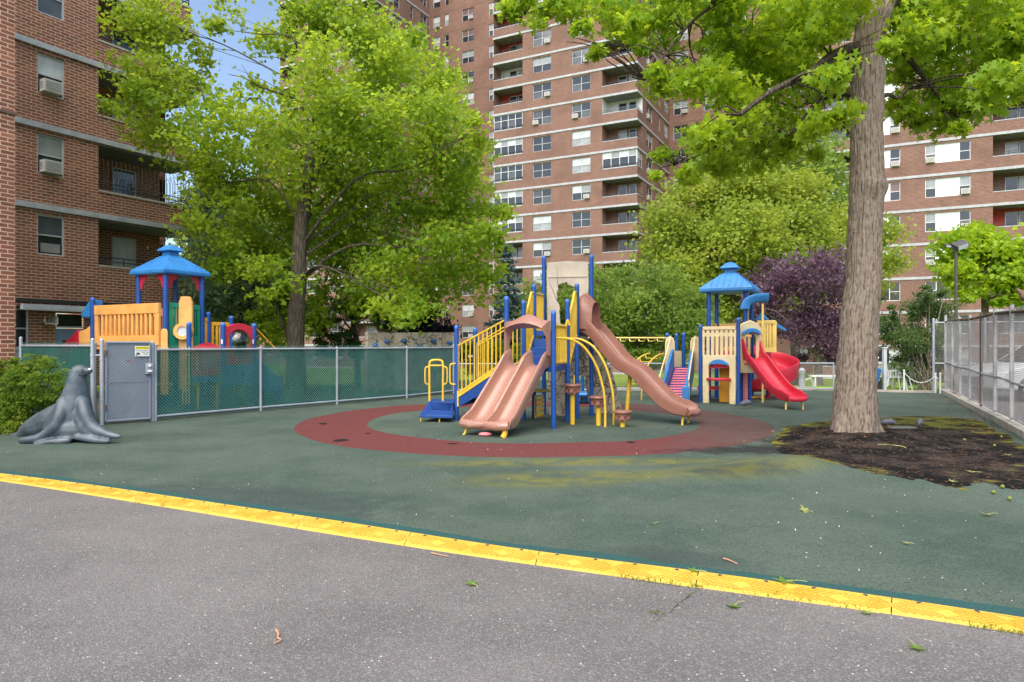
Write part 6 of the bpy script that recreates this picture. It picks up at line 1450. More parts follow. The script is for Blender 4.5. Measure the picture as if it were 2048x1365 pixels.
tk = [P(592, 720, 22) * 1.0, P(592, 650, 22), P(598, 560, 22), P(600, 480, 22), P(612, 380, 22), P(628, 280, 22.2), P(640, 180, 22.4), P(655, 60, 22.6)]
tk[0].z = -.1
tree('plane_tree', 'large bright green plane tree with its trunk behind the green fence, left of the centre', 'tree', (tk[0].x, tk[0].y, -.1), tk, [.33, .27, .25, .23, .2, .16, .12, .07], 'barkM', LBs, 60000, .150, 'maple', 'leafA', 21, nl=24, rl=.065, per=14, clump=.34, hollow=.6, f0=.28)
tree('plane_tree', 'small leafy sapling leaning beside the plane tree trunk', 'tree', (P(575, 700, 23).x, 23, -.1), [P(585, 715, 23), P(570, 660, 23), P(552, 610, 23), P(540, 570, 23)], [.05, .045, .035, .02], 'barkD',
     pxblobs([(560, 640, 32), (545, 600, 30), (620, 630, 30), (640, 650, 22), (575, 590, 30), (530, 640, 25)], 23, .7, 5), 2600, .15, 'maple', 'leafA', 22, nl=5, rl=.03)
# grey-green tree left behind the play set
tk = [P(478, 705, 27), P(485, 650, 27), P(500, 610, 27), P(512, 560, 27), P(500, 500, 27), P(480, 430, 27)]; tk[0].z = -.3
tree('cedar_tree', 'grey green cedar with a dark leaning trunk behind the orange play set', 'tree', (tk[0].x, 27, -.3), tk, [.22, .2, .17, .15, .1, .05], 'barkD',
     pxblobs([(440, 420, 45), (480, 470, 55), (425, 490, 45), (510, 530, 50), (450, 560, 55), (535, 585, 38), (415, 615, 42), (470, 630, 40), (400, 560, 40), (560, 540, 40), (440, 665, 35), (390, 640, 30), (430, 385, 40)], 27, 1.5, 6), 15000, .22, 'spray', 'leafG', 23, nl=9, rl=.09, per=14, clump=.4)
tk = [P(430, 720, 40), P(430, 600, 40), P(440, 480, 40)]; tk[0].z = -1
tree('linden_tree', 'bright green linden tree far behind the orange play set and the near brick building', 'tree', (tk[0].x, 40, -1), tk, [.25, .2, .1], 'barkM',
     pxblobs([(400, 440, 50), (450, 420, 50), (500, 450, 50), (400, 520, 50), (460, 510, 60), (520, 530, 50), (410, 590, 50), (470, 600, 60), (530, 610, 50), (420, 660, 40), (480, 665, 45), (540, 670, 36), (585, 660, 30)], 40, 2, 77), 15000, .26, 'maple', 'leafC', 78, nl=6, rl=.1, per=12, clump=.5)
# pine and dark maple above the climbing wall
tk = [P(716, 720, 25), P(713, 680, 25), P(706, 655, 25), P(710, 630, 25), P(720, 605, 25)]; tk[0].z = -.3
tree('pine_tree', 'low spreading dark pine with bent branches left of the climbing wall', 'tree', (tk[0].x, 25, -.3), tk, [.12, .10, .09, .06, .04], 'barkD',
     pxblobs([(690, 612, 32), (735, 600, 32), (655, 640, 26), (765, 632, 34), (715, 628, 36), (785, 655, 24), (645, 660, 20)], 25, 1.0, 7), 6500, .26, 'needle', 'leafN', 24, nl=7, rl=.05, squash=.42, per=16, clump=.25, hollow=.2)
tree('yew_shrub', 'dark green yew shrub at the foot of the plane tree, above the green fence', 'shrub', (P(690, 700, 24.5).x, 24.5, -.2), [P(685, 720, 24.5), P(685, 690, 24.5)], None, 'barkD',
     pxblobs([(660, 690, 22), (690, 682, 26), (640, 695, 16), (720, 700, 20), (755, 700, 22), (780, 695, 18)], 24.5, .5, 8), 4200, .15, 'spray', 'leafN', 25, nl=0, per=12, clump=.2)
tk = [P(850, 720, 25.5), P(848, 680, 25.5), P(840, 650, 25.5), P(838, 625, 25.5)]; tk[0].z = -.3
tree('japanese_maple', 'dark purple black maple behind the stone climbing wall', 'tree', (tk[0].x, 25.5, -.3), tk, [.1, .08, .05, .03], 'barkD',
     pxblobs([(790, 655, 20), (820, 640, 30), (840, 620, 24), (865, 645, 30), (895, 665, 24), (840, 660, 32), (800, 672, 20), (880, 680, 26)], 25.5, .8, 9), 5200, .17, 'spray', 'leafK', 26, nl=6, rl=.04, squash=.7, per=12, clump=.22, hang=.9)
# blue spruce
def spruce(label, px_, d, ytop, ybot, wpx, seed):
    rr = random.Random(seed); rng = np.random.default_rng(seed); base = P(px_, ybot, d); top = P(px_ + 2, ytop, d); root = thing('blue_spruce', label, 'tree', (base.x, base.y, hland(base.x, base.y)))
    base.z = hland(base.x, base.y); Ht = top.z - base.z; Wd = wpx / F * d
    mb = MB(); mb.tube([base, top], [.11, .015], 8); br = []; pts = []
    for i in range(20):
        f = (i + .5) / 20; z = base.z + Ht * (.06 + .94 * f); rl_ = Wd * (1 - f) ** .8 + .10; k = max(4, int(9 * (1 - f)) + 3)
        for j in range(k):
            a = j * 2 * math.pi / k + i * 1.3 + rr.uniform(-.25, .25); L = rl_ * rr.uniform(.7, 1.1); s = V(base.x, base.y, z); e = s + V(math.cos(a) * L, math.sin(a) * L, -.12 * L + .1 * (f > .7)); mb.tube([s, s.lerp(e, .5) - V(0, 0, .04), e], [.02, .012, .005], 4)
            for q in range(int(6 + 26 * L)):
                u = rr.uniform(.15, 1); pts.append((s.lerp(e, u) + Vector((rr.gauss(0, .06), rr.gauss(0, .06), rr.gauss(0, .035))), (e - s).normalized()))
    mb.build('trunk', M['barkD'], root)
    P_ = np.array([p for p, _ in pts]); D_ = np.array([q for _, q in pts]); rep = 5; P_ = np.repeat(P_, rep, 0) + rng.normal(size=(len(P_) * rep, 3)) * .035; D_ = np.repeat(D_, rep, 0); N = len(P_)
    w_ = unit(D_ * .8 + rng.normal(size=(N, 3)) * .6); nr_ = unit(np.array([[0, 0, 1]]) + rng.normal(size=(N, 3)) * .6); u_ = unit(np.cross(w_, nr_))
    link('crown', leaves_mesh('crown', P_ - np.array(root.location)[None], u_, w_, .17 * (.6 + .7 * rng.random(N)), 'spray', M['leafS']), root)
spruce('silvery blue spruce behind the yellow stairs', 1016, 28, 492, 718, 56, 31)
# light green trees and hedges in the middle
tk = [P(1070, 735, 29), P(1070, 690, 29), P(1078, 640, 29), P(1085, 590, 29)]; tk[0].z = -.4
tree('locust_tree', 'small feathery locust tree between the blue spruce and the stone gateway', 'tree', (tk[0].x, 29, -.4), tk, [.07, .06, .05, .03], 'barkD',
     pxblobs([(1075, 600, 26, 0, .8), (1105, 590, 46), (1130, 560, 30, 0, .7), (1150, 600, 36), (1060, 640, 38), (1110, 650, 40), (1062, 695, 26), (1090, 700, 34), (1145, 660, 36)], 29, 1.2, 12), 9000, .17, 'oval', 'leafD', 32, nl=8, rl=.04, per=10, clump=.3)
tk = [P(1275, 740, 30), P(1275, 690, 30), P(1265, 640, 30), P(1262, 580, 30)]; tk[0].z = -.4
tree('locust_tree', 'wide layered green locust tree behind the wavy slide and monkey bars', 'tree', (tk[0].x, 30, -.4), tk, [.12, .1, .08, .04], 'barkD',
     pxblobs([(1190, 565, 36, 0, .7), (1225, 545, 30, 0, .6), (1210, 610, 48), (1265, 570, 42), (1270, 625, 54), (1320, 560, 36), (1325, 610, 50), (1360, 650, 46), (1290, 670, 44), (1215, 665, 44), (1385, 600, 38), (1400, 660, 38), (1345, 690, 32), (1185, 640, 34), (1240, 690, 34)], 30, 1.8, 13), 15000, .19, 'oval', 'leafD', 33, nl=10, rl=.05, per=10, clump=.34, squash=.7)
tree('clipped_hedge', 'bright green shrubs behind the yellow stair railing', 'hedge', (P(960, 720, 23).x, 23, 0), [P(960, 740, 23), P(960, 700, 23)], None, 'barkD',
     pxblobs([(918, 712, 20), (945, 710, 24), (975, 705, 26), (1005, 712, 26), (1035, 705, 24), (1065, 715, 24), (950, 735, 22), (1000, 735, 24), (1050, 735, 22)], 23.3, .5, 14), 7500, .11, 'oval', 'leafH', 34, nl=0, per=10, clump=.2)
tree('clipped_hedge', 'low bright green hedge under the wavy slide and monkey bars', 'hedge', (P(1260, 720, 25).x, 25, 0), [P(1260, 740, 25), P(1260, 700, 25)], None, 'barkD',
     pxblobs([(1195, 718, 18), (1225, 715, 20), (1255, 716, 20), (1285, 714, 20), (1315, 718, 20), (1345, 720, 18), (1375, 722, 18), (1400, 715, 20)], 25, .5, 15), 5500, .11, 'oval', 'leafH', 35, nl=0, per=10, clump=.2)
# plane trees right of the middle
tk = [P(1512, 745, 36), P(1512, 680, 36), P(1515, 620, 36), P(1520, 540, 36), P(1525, 450, 36)]; tk[0].z = -.8
tree('plane_tree', 'pale yellow green plane tree behind the purple tree, right of the middle', 'tree', (tk[0].x, 36, -.8), tk, [.3, .26, .24, .18, .1], 'barkM',
     pxblobs([(1340, 440, 44), (1395, 410, 52), (1460, 385, 56), (1530, 385, 58), (1600, 405, 56), (1650, 440, 40), (1325, 500, 38), (1395, 475, 65), (1485, 460, 70), (1575, 475, 68), (1645, 505, 48), (1360, 555, 46), (1440, 550, 58), (1530, 550, 60), (1610, 550, 50), (1680, 560, 40), (1745, 470, 34), (1765, 520, 32), (1745, 565, 32), (1460, 610, 46), (1390, 610, 40), (1550, 610, 46)], 36, 2.6, 16), 46000, .19, 'maple', 'leafC', 36, nl=16, rl=.12, per=14, clump=.5, hollow=.4)
tk = [P(1590, 740, 43), P(1590, 600, 43), P(1590, 480, 43), P(1580, 380, 43)]; tk[0].z = -1.2
tree('plane_tree', 'darker green plane tree standing behind the pale one, below the big tree boughs', 'tree', (tk[0].x, 43, -1.2), tk, [.3, .26, .2, .1], 'barkM',
     pxblobs([(1440, 320, 46), (1510, 305, 56), (1585, 310, 58), (1645, 325, 48), (1670, 380, 44), (1480, 360, 50), (1560, 370, 60), (1640, 400, 50), (1410, 350, 30), (1675, 450, 40)], 43, 2.0, 17), 13000, .25, 'maple', 'leafD', 37, nl=9, rl=.12, per=14, clump=.5)
# purple plum
tk = [P(1637, 775, 28.5), P(1637, 745, 28.5), P(1636, 700, 28.5), P(1630, 640, 28.5), P(1625, 590, 28.5)]; tk[0].z = -.3
tree('purple_plum_tree', 'dark purple leaved plum tree behind the right play set', 'tree', (tk[0].x, 28.5, -.3), tk, [.2, .16, .14, .1, .05], 'barkL',
     pxblobs([(1492, 615, 22), (1525, 580, 36), (1575, 565, 48), (1630, 560, 54), (1680, 560, 46), (1530, 625, 48), (1600, 620, 56), (1665, 630, 50), (1640, 680, 42), (1590, 680, 32), (1680, 690, 34), (1500, 640, 24), (1640, 522, 22), (1550, 535, 22), (1700, 520, 26), (1610, 710, 16), (1655, 712, 18)], 28.5, 1.6, 18), 14000, .155, 'oval', 'leafP', 38, nl=12, rl=.07, per=14, clump=.36)
# small round tree at the right, crepe myrtle
tk = [P(1972, 735, 30), P(1970, 660, 30), P(1970, 600, 30), P(1968, 550, 30)]; tk[0].z = -.5
tree('maple_tree', 'small round crowned green tree behind the flood light pole at the right', 'tree', (tk[0].x, 30, -.5), tk, [.18, .15, .14, .08], 'barkM',
     pxblobs([(1915, 500, 36), (1960, 485, 44), (2010, 495, 44), (2055, 515, 42), (1905, 545, 32), (1955, 545, 48), (2012, 555, 44), (2055, 570, 36), (1908, 580, 20), (1940, 590, 24), (2020, 600, 22)], 30, 1.2, 19), 9500, .22, 'maple', 'leafB', 39, nl=9, rl=.07, per=12, clump=.36, squash=.75)
root = thing('crepe_myrtle', 'tall many stemmed crepe myrtle shrub left of the tall fence', 'shrub', (P(1855, 780, 21.8).x, 22.4, -.06)); b0_ = P(1855, 780, 22.4); b0_.z = -.06
BM = pxblobs([(1800, 650, 26), (1835, 620, 30), (1872, 615, 32), (1785, 685, 22), (1825, 680, 36), (1868, 675, 36), (1815, 715, 28), (1858, 722, 30), (1780, 640, 16), (1890, 730, 16), (1850, 590, 18), (1900, 660, 24), (1800, 740, 16), (1885, 590, 14), (1770, 665, 12), (1790, 615, 12)], 22.4, .6, 20)
mb = MB(); rr = random.Random(3)
for b in BM:
    for _ in range(2):
        s = b0_ + V(rr.uniform(-.25, .25), rr.uniform(-.2, .2), 0); e = b[0] + V(rr.uniform(-.2, .2), rr.uniform(-.2, .2), b[1] * rr.uniform(.2, 1.1)); mb.tube(spline([s, s.lerp(e, .45) + V(0, 0, .25), e], 4), [.022 * (1 - .75 * i / 8) for i in range(9)], 5)
mb.build('stems', M['barkL'], root); crown('crown', BM, 14000, .095, 'oval', M['leafM'], root, 40, per=10, clump=.2, hollow=.1, hang=-.6)
tree('clipped_hedge', 'dark green hedge below the ground floor windows at the right', 'hedge', (P(1810, 745, 36).x, 36, -.8), [P(1810, 760, 36), P(1810, 720, 36)], None, 'barkD',
     pxblobs([(1765, 748, 20), (1795, 742, 20), (1825, 742, 20), (1852, 748, 20), (1880, 750, 18), (1780, 765, 18), (1820, 765, 18)], 36, .6, 21), 3200, .16, 'oval', 'leafM', 41, nl=0, per=10, clump=.2)
# bush by the sea lion
tree('boxwood_bush', 'rounded yellow green bush beside the sea lion at the left edge', 'bush', (P(50, 850, 11.7).x, 11.7, 0), [V(P(50, 850, 11.7).x, 11.7, 0), P(50, 790, 11.7)], [.04, .02], 'barkD',
     pxblobs([(18, 775, 52), (58, 748, 42), (92, 775, 42), (112, 808, 36), (50, 825, 58), (0, 835, 50), (92, 842, 26), (22, 865, 34), (-45, 800, 60), (-60, 850, 40), (75, 722, 18), (40, 728, 18), (8, 730, 22)], 11.75, .28, 22), 26000, .058, 'oval', 'leafH', 42, nl=10, rl=.015, per=12, clump=.11, hollow=.3, twigs=3)

# ---- the near sweetgum with its ridged trunk
PR = [(905, 1708, 58), (885, 1709, 53), (868, 1709, 48), (845, 1709, 45.5), (800, 1710, 43.5), (740, 1713, 40.5), (640, 1718, 38), (560, 1727, 35), (470, 1729, 33.5), (410, 1732, 33.5), (372, 1735, 36.5), (345, 1734, 33.5), (260, 1733, 32), (190, 1734, 32.5), (165, 1735, 34), (140, 1736, 32), (90, 1737, 30), (60, 1742, 31), (30, 1748, 36), (0, 1762, 28), (-40, 1782, 22), (-120, 1800, 18), (-240, 1800, 12)]
DT = 10.75
root = thing('sweetgum_tree', 'big near sweetgum tree with ridged grey trunk and star shaped leaves at the right', 'tree', (TB.x, TB.y, .05))
NA = 110; NZ = 460; ctrl = [(pz(y, DT), px(x, DT), r_ / F * DT) for y, x, r_ in PR]; z0, z1 = ctrl[0][0], ctrl[-1][0]
rowsz = []; z = z0
while z < z1: rowsz.append(z); z += .016 if z < 7.2 else .12
vs = []; ridge = []; rng0 = random.Random(4)
for z in rowsz:
    i = 0
    while i < len(ctrl) - 2 and z > ctrl[i + 1][0]: i += 1
    f = (z - ctrl[i][0]) / (ctrl[i + 1][0] - ctrl[i][0]); f = min(1, max(0, f)); f = f * f * (3 - 2 * f) * .4 + f * .6
    cx_, rr = lerp(ctrl[i][1], ctrl[i + 1][1], f), lerp(ctrl[i][2], ctrl[i + 1][2], f)
    for j in range(NA):
        a = 2 * math.pi * j / NA; ca, sa = math.cos(a), math.sin(a)
        # interlacing vertical ridges
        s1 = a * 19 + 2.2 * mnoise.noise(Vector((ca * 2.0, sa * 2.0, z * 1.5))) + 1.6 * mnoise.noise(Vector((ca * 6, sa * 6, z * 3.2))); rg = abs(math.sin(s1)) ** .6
        br = mnoise.noise(Vector((ca * 9, sa * 9, z * 5.0))); fine = mnoise.noise(Vector((ca * 24, sa * 24, z * 14)))
        d = rr * .91 * (1 + .03 * mnoise.noise(Vector((ca, sa, z * .8)))) + .018 * (rg - .6) * (1 + .8 * br) + .014 * br + .009 * fine
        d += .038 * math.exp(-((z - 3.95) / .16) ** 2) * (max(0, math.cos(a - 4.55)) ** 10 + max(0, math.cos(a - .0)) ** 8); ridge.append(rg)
        if z < .45: d += (.45 - z) * .28 * max(0, math.cos(a * 5 + .9)) ** 2 * (1 if math.sin(a) < .3 else .4)
        vs.append((cx_ + d * ca, DT + d * sa * .96, z))
nr = len(rowsz); fs = [(i * NA + j, i * NA + (j + 1) % NA, (i + 1) * NA + (j + 1) % NA, (i + 1) * NA + j) for i in range(nr - 1) for j in range(NA)]
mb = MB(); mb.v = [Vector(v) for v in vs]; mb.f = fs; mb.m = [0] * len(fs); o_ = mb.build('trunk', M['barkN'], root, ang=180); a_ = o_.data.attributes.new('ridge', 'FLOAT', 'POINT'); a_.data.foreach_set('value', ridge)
SB = [(1058, 12, 46), (1130, 18, 56), (1150, 75, 30, 0, .8), (1230, 25, 62), (1208, 92, 26, 0, .8), (1300, 55, 56), (1370, 25, 56), (1285, 152, 26, -.6), (1335, 165, 42, -.5), (1392, 138, 50, -.3), (1260, 100, 26),
      (1440, 55, 76), (1530, 45, 86), (1620, 45, 78), (1685, 30, 50), (1430, 170, 66), (1520, 155, 80), (1610, 145, 78), (1668, 150, 44), (1400, 262, 54), (1470, 255, 68), (1560, 250, 74), (1640, 225, 48),
      (1338, 305, 32), (1372, 338, 32), (1430, 325, 42), (1500, 312, 46), (1580, 300, 34), (1325, 345, 20), (1640, 290, 26),
      (1830, 25, 78), (1930, 25, 90), (2030, 25, 90), (1815, 125, 50), (1905, 125, 84), (2010, 115, 80), (1815, 205, 44), (1885, 212, 60), (1970, 185, 58), (2040, 155, 58), (1838, 255, 26), (1925, 245, 28), (1785, 75, 34), (2090, 90, 80), (1740, 20, 30, .9), (1700, 70, 24, 1.0), (1790, 160, 24, .8), (1720, -60, 90), (1600, -70, 90), (1850, -80, 90), (1480, -70, 80), (1980, -80, 90), (1350, -60, 70)]
SBs = pxblobs(SB, 10.9, 1.7, 51)
crown('crown', SBs, 28000, .13, 'star', M['leafB'], root, 52, per=9, clump=.26, hollow=.15, hang=.9, up=.35, squash=.8)
mb = MB(); rr = random.Random(9)
def limb(pts, r0, r1):
    pts = spline([P(a, b, c) for a, b, c in pts], 5); n = len(pts); mb.tube(pts, [lerp(r0, r1, i / (n - 1)) for i in range(n)], 8); return pts
L_ = [limb([(1734, 130, 10.75), (1736, 70, 10.8), (1741, 0, 10.85), (1745, -120, 10.9)], .20, .10), limb([(1722, 92, 10.75), (1690, 100, 10.6), (1655, 118, 10.4), (1625, 142, 10.2), (1590, 160, 10.0), (1540, 185, 9.9), (1480, 230, 9.8)], .085, .03),
      limb([(1735, 60, 10.75), (1700, 20, 10.7), (1640, -30, 10.8), (1500, -20, 10.9), (1400, 30, 10.8), (1330, 110, 10.6), (1290, 160, 10.4)], .06, .008),
      limb([(1730, 40, 10.75), (1660, -40, 10.9), (1450, -90, 11), (1250, -40, 11), (1100, 10, 10.9), (1050, 30, 10.8)], .07, .01),
      limb([(1770, 20, 10.75), (1830, -10, 11), (1900, -30, 11.2), (2000, 0, 11.3), (2060, 60, 11.3)], .06, .015),
      limb([(1750, 60, 10.75), (1800, 100, 11.4), (1860, 170, 11.6), (1900, 220, 11.6), (1920, 240, 11.6)], .06, .012),
      limb([(1735, 195, 10.75), (1690, 190, 11.5), (1620, 205, 12), (1580, 225, 12), (1560, 245, 12)], .05, .012),
      limb([(1748, 205, 10.75), (1775, 190, 11), (1800, 195, 11.2), (1840, 150, 11.3)], .045, .01),
      limb([(1690, 120, 11), (1590, 260, 11.4), (1540, 250, 11.4), (1500, 250, 11.2), (1420, 300, 11), (1350, 330, 10.8)], .05, .01)]
allp = [p for L in L_ for p in L]
for b in SBs:
    near = min(allp, key=lambda p: (p - b[0]).length)
    for _ in range(3):
        e = b[0] + Vector((rr.gauss(0, 1), rr.gauss(0, 1), rr.gauss(0, .7))).normalized() * b[1] * rr.uniform(.4, .9); mid = near.lerp(e, .5) + V(rr.uniform(-.15, .15), rr.uniform(-.15, .15), rr.uniform(0, .2)); mb.tube(spline([near, mid, e], 4), [.018 * (1 - .8 * i / 8) for i in range(9)], 4)
mb.build('limbs', M['barkD'], root)
wing('distant brick wing between the near building and the plane tree', -63, -46.2, [(-61.5, -59.8, 'pair'), (-57.5, -56.5, 'single'), (-54, -52, 'pair'), (-50, -48.2, 'pair')], kmax=12)
# ------------------------------------------------------------------ sea lion, birds, car, lamps, small things
def remesh(o, vox, smooth=6, fac=.6):
    r_ = o.modifiers.new('remesh', 'REMESH'); r_.mode = 'VOXEL'; r_.voxel_size = vox; r_.use_smooth_shade = True
    s_ = o.modifiers.new('smooth', 'SMOOTH'); s_.iterations = smooth; s_.factor = fac
def blobtube(mb, pts, rs, n=14, k=5, sqz=1.0):
    pts = [Vector(p) for p in pts]; sp = spline(pts, k); m_ = len(sp); rr = []
    for i in range(m_):
        f = i / (m_ - 1) * (len(rs) - 1); j = min(int(f), len(rs) - 2); rr.append(lerp(rs[j], rs[j + 1], f - j))
    mb.tube(sp, rr, n); mb.ball(sp[0], rr[0], n, 8); mb.ball(sp[-1], rr[-1], n, 8)
t = NT('sea_lion_paint'); o = t.obj(); n1 = t.noise(o, 3.0, 5, .6); n2 = t.noise(o, 14, 5, .7); n3 = t.noise(o, 1.3, 2); g = t.geo(); sp = t.n('ShaderNodeSeparateXYZ'); t.l(g.outputs['Normal'], sp.inputs[0])
c = t.mix(t.ramp(n1, .35, .7), (0.038, 0.056, 0.072), (0.095, 0.125, 0.15)); c = t.mix(t.ramp(n2, .54, .72, 0, .75), c, (0.035, 0.035, 0.04)); c = t.mix(t.ramp(n3, .58, .75, 0, .35), c, (0.20, 0.20, 0.19))
M['seal'] = t.done(t.pbsdf(c, t.math('ADD', .32, t.math('MULTIPLY', n2, .25)), .5, 0, t.bump(n2, .12, .01)))
DS = 10.45
def S(cx_, cy_, dd=0.0): return P(cx_ * .16602, 700 + cy_ * .16602, DS + dd)
def sr(c): return c * .16602 / F * DS
root = thing('sea_lion_statue', 'grey painted sea lion statue with raised head and spread flippers beside the gate', 'statue', (S(850, 1120).x, DS, .03))
mb = MB()
blobtube(mb, [S(985, 262, -.0), S(945, 275), S(925, 400), S(915, 540, .02), S(890, 700, .03), S(850, 860, .05), S(800, 1000, .08)], [sr(78), sr(92), sr(112), sr(150), sr(205), sr(270), sr(250)])
blobtube(mb, [S(990, 262), S(1045, 258), S(1078, 254)], [sr(66), sr(48), sr(38)]); mb.ball(S(1020, 285), sr(38), 12, 8)
blobtube(mb, [S(840, 780, .10), S(660, 850, .22), S(500, 900, .32), S(370, 950, .42), S(260, 1015, .5)], [sr(200), sr(185), sr(150), sr(110), sr(60)])
blobtube(mb, [S(260, 1020, .5), S(120, 1060, .55), S(20, 1070, .5)], [sr(55), sr(45), sr(40)])
blobtube(mb, [S(770, 640, -.10), S(730, 800, -.20), S(650, 940, -.25), S(500, 1050, -.28), S(350, 1085, -.30), S(265, 1090, -.30)], [sr(80), sr(85), sr(75), sr(55), sr(50), sr(42)])
blobtube(mb, [S(1000, 640, -.08), S(1045, 800, -.16), S(1120, 930, -.2), S(1270, 1010, -.24), S(1390, 1040, -.26), S(1440, 1045, -.26)], [sr(75), sr(85), sr(70), sr(45), sr(34), sr(22)])
blobtube(mb, [S(820, 1095, -.27), S(700, 1105, -.30), S(560, 1120, -.33), S(430, 1150, -.35)], [sr(38), sr(42), sr(40), sr(30)])
blobtube(mb, [S(930, 1050, -.2), S(1080, 1075, -.26), S(1220, 1100, -.30), S(1310, 1105, -.30)], [sr(40), sr(42), sr(34), sr(24)])
blobtube(mb, [S(700, 930, -.05), S(860, 960, -.10), S(1050, 960, -.06), S(1170, 1010, -.12)], [sr(150), sr(150), sr(125), sr(60)])
blobtube(mb, [S(810, 760, -.10), S(730, 930, -.16), S(650, 1020, -.2)], [sr(90), sr(115), sr(90)]); blobtube(mb, [S(970, 780, -.10), S(1050, 920, -.14), S(1140, 1005, -.18)], [sr(90), sr(110), sr(75)])
o = mb.build('body', M['seal'], root); remesh(o, .015, 6, .55)
mb = MB(); mb.ball(S(1082, 236, -.02), sr(17), 10, 6); mb.build('nose', M['ywhite'], root)
mb = MB(); mb.ball(S(430, 1165, -.37), sr(34), 12, 8, (1.3, .8, .9)); mb.build('flipper_tip', M['lblue'], root)
mb = MB(); mb.tube(spline([S(1075, 278, -.055), S(1030, 292, -.085), S(985, 300, -.098), S(945, 305, -.095)], 4), .005, 6); mb.build('mouth_line', M['black'], root)
mb = MB(); mb.tube([S(915, 285, -.10), S(905, 300, -.105), S(893, 318, -.10)], [.012, .014, .004], 8); mb.build('ear', M['seal'], root)
for dd in (-.065,): mb = MB(); mb.ball(S(990, 243, dd - .028), sr(9), 8, 6); mb.build('eye', M['black'], root)

# pigeons
M['pig'] = plastic('pigeon_feathers', (0.10, 0.105, 0.135), .6, .3); M['pigd'] = plastic('pigeon_dark', (0.03, 0.032, 0.045), .55); M['pigl'] = plastic('pigeon_leg', (0.4, 0.1, 0.08), .6); M['brownb'] = plastic('brown_feathers', (0.16, 0.10, 0.06), .7)
def bird(label, p, head, peck, mat='pig', k=1.0, name='pigeon'):
    root = thing(name, label, 'bird', p); mb = MB(); h = Vector((math.cos(head), math.sin(head), 0)) * k; u = V(0, 0, k)
    blobtube(mb, [p - h * .16 + u * .10, p - h * .06 + u * .125, p + h * .06 + u * .14], [.02 * k, .062 * k, .058 * k])
    hd = p + h * (.15 if peck else .13) + u * (.10 if peck else .235)
    blobtube(mb, [p + h * .06 + u * .15, p + h * .10 + u * (.15 if peck else .20), hd], [.05 * k, .034 * k, .026 * k])
    o = mb.build('body', M[mat], root); remesh(o, .011 * k, 4)
    mb = MB(); mb.bar(p - h * .27 + u * .075, p - h * .12 + u * .11, .07 * k, .014 * k); mb.build('tail', M['pigd'], root)
    mb = MB(); mb.tube([hd, hd + h * .05 - u * (.03 if peck else .006)], [.009 * k, .002 * k], 6); mb.build('beak', M['black'], root)
    s_ = V(-h.y, h.x, 0)
    for q in (-1, 1): mb = MB(); mb.tube([p + h * .01 + s_ * .025 * q + u * .08, p + h * .02 + s_ * .025 * q], .005 * k, 5); mb.build('leg', M['pigl'], root)
def GS(x, y):
    p = G(x, y, .05)
    for _ in range(6): p = G(x, y, soil_z(p.x, p.y))
    return p
bird('grey pigeon pecking on the soil just right of the big trunk', GS(1775, 856), -.3, True, 'pig', .8)
bird('grey pigeon standing on the soil nearer the tall fence', GS(1840, 856), .9, True, 'pig', .8)
bird('small grey pigeon on the rubber in front of the right play set', G(1492, 818, .03), .2, True)
q = fq(10.75) + V(0, 0, 1.93); bird('brown bird perched on the top rail of the tall fence', q, 2.6, False, 'brownb', 1.15, 'perched_bird')
# flat stone plate in the soil
M['galvd'] = plastic('dark_stone', (0.13, 0.13, 0.145), .6)
p = GS(1805, 857); root = thing('drain_cover', 'flat grey stone slab in the soil between the two pigeons', 'slab', p)
mb = MB(); mb.M = Matrix.Translation(p + V(0, 0, .0)); mb.prism([(-.24, -.09), (.05, -.12), (.22, -.08), (.27, .05), (.1, .12), (-.16, .10), (-.26, .03)], lambda u, v, w_: (u, v, w_), .02); mb.build('slab', M['galvd'], root)

# white car beyond the tall fence: nose to the left
CB = V(12.02, 18.0, .05); root = thing('parked_car', 'white parked car behind the tall chain link fence', 'car', CB, 0)
def cp(x, y, z): return CB + V(x, y, z)
prof = [(0.02, .32), (0.0, .55), (.10, .74), (.5, .86), (1.15, .96), (1.75, 1.38), (2.2, 1.47), (3.0, 1.46), (3.7, 1.25), (4.25, 1.02), (4.42, .9), (4.45, .45), (4.38, .3), (3.95, .26), (.5, .26)]
mb = MB(); n = len(prof); lay = [(-.88, .93, .0), (-.80, 1.0, .0), (.80, 1.0, 0), (.88, .93, 0)]; vs = []
for yy, s_, _ in lay:
    for x, z in prof:
        inset = .16 * max(0, (z - .95)) / .5; y2 = yy * (1 - inset); vs.append(cp(lerp(2.2, x, s_), y2, lerp(.7, z, s_)))
fs = [tuple(range(n)), tuple(3 * n + i for i in range(n - 1, -1, -1))]
for k in range(3):
    for i in range(n): j = (i + 1) % n; fs.append((k * n + i, k * n + j, (k + 1) * n + j, (k + 1) * n + i))
mb.add(vs, fs); mb.build('body', M['carw'], root, fix=True, bevel=.03, seg=3)
for s_ in (-1, 1):
  mb = MB(); mb.prism([(1.42, 1.0), (1.85, 1.36), (2.25, 1.42), (2.95, 1.41), (3.5, 1.2), (3.6, 1.02)], lambda u, v, w_: cp(u, s_ * (.855 - .27 * (v - .95) + w_), v), .012); mb.build('side_window', M['glass'], root)
mb = MB(); mb.add([cp(1.14, -.70, .985), cp(1.14, .70, .985), cp(1.76, .60, 1.40), cp(1.76, -.60, 1.40)], [(0, 1, 2, 3)]); mb.build('windscreen', M['glass'], root)
mb = MB(); mb.bar(cp(1.2, -.78, 1.0), cp(1.80, -.70, 1.44), .05, .04); mb.build('windscreen_pillar', M['blue'], root)
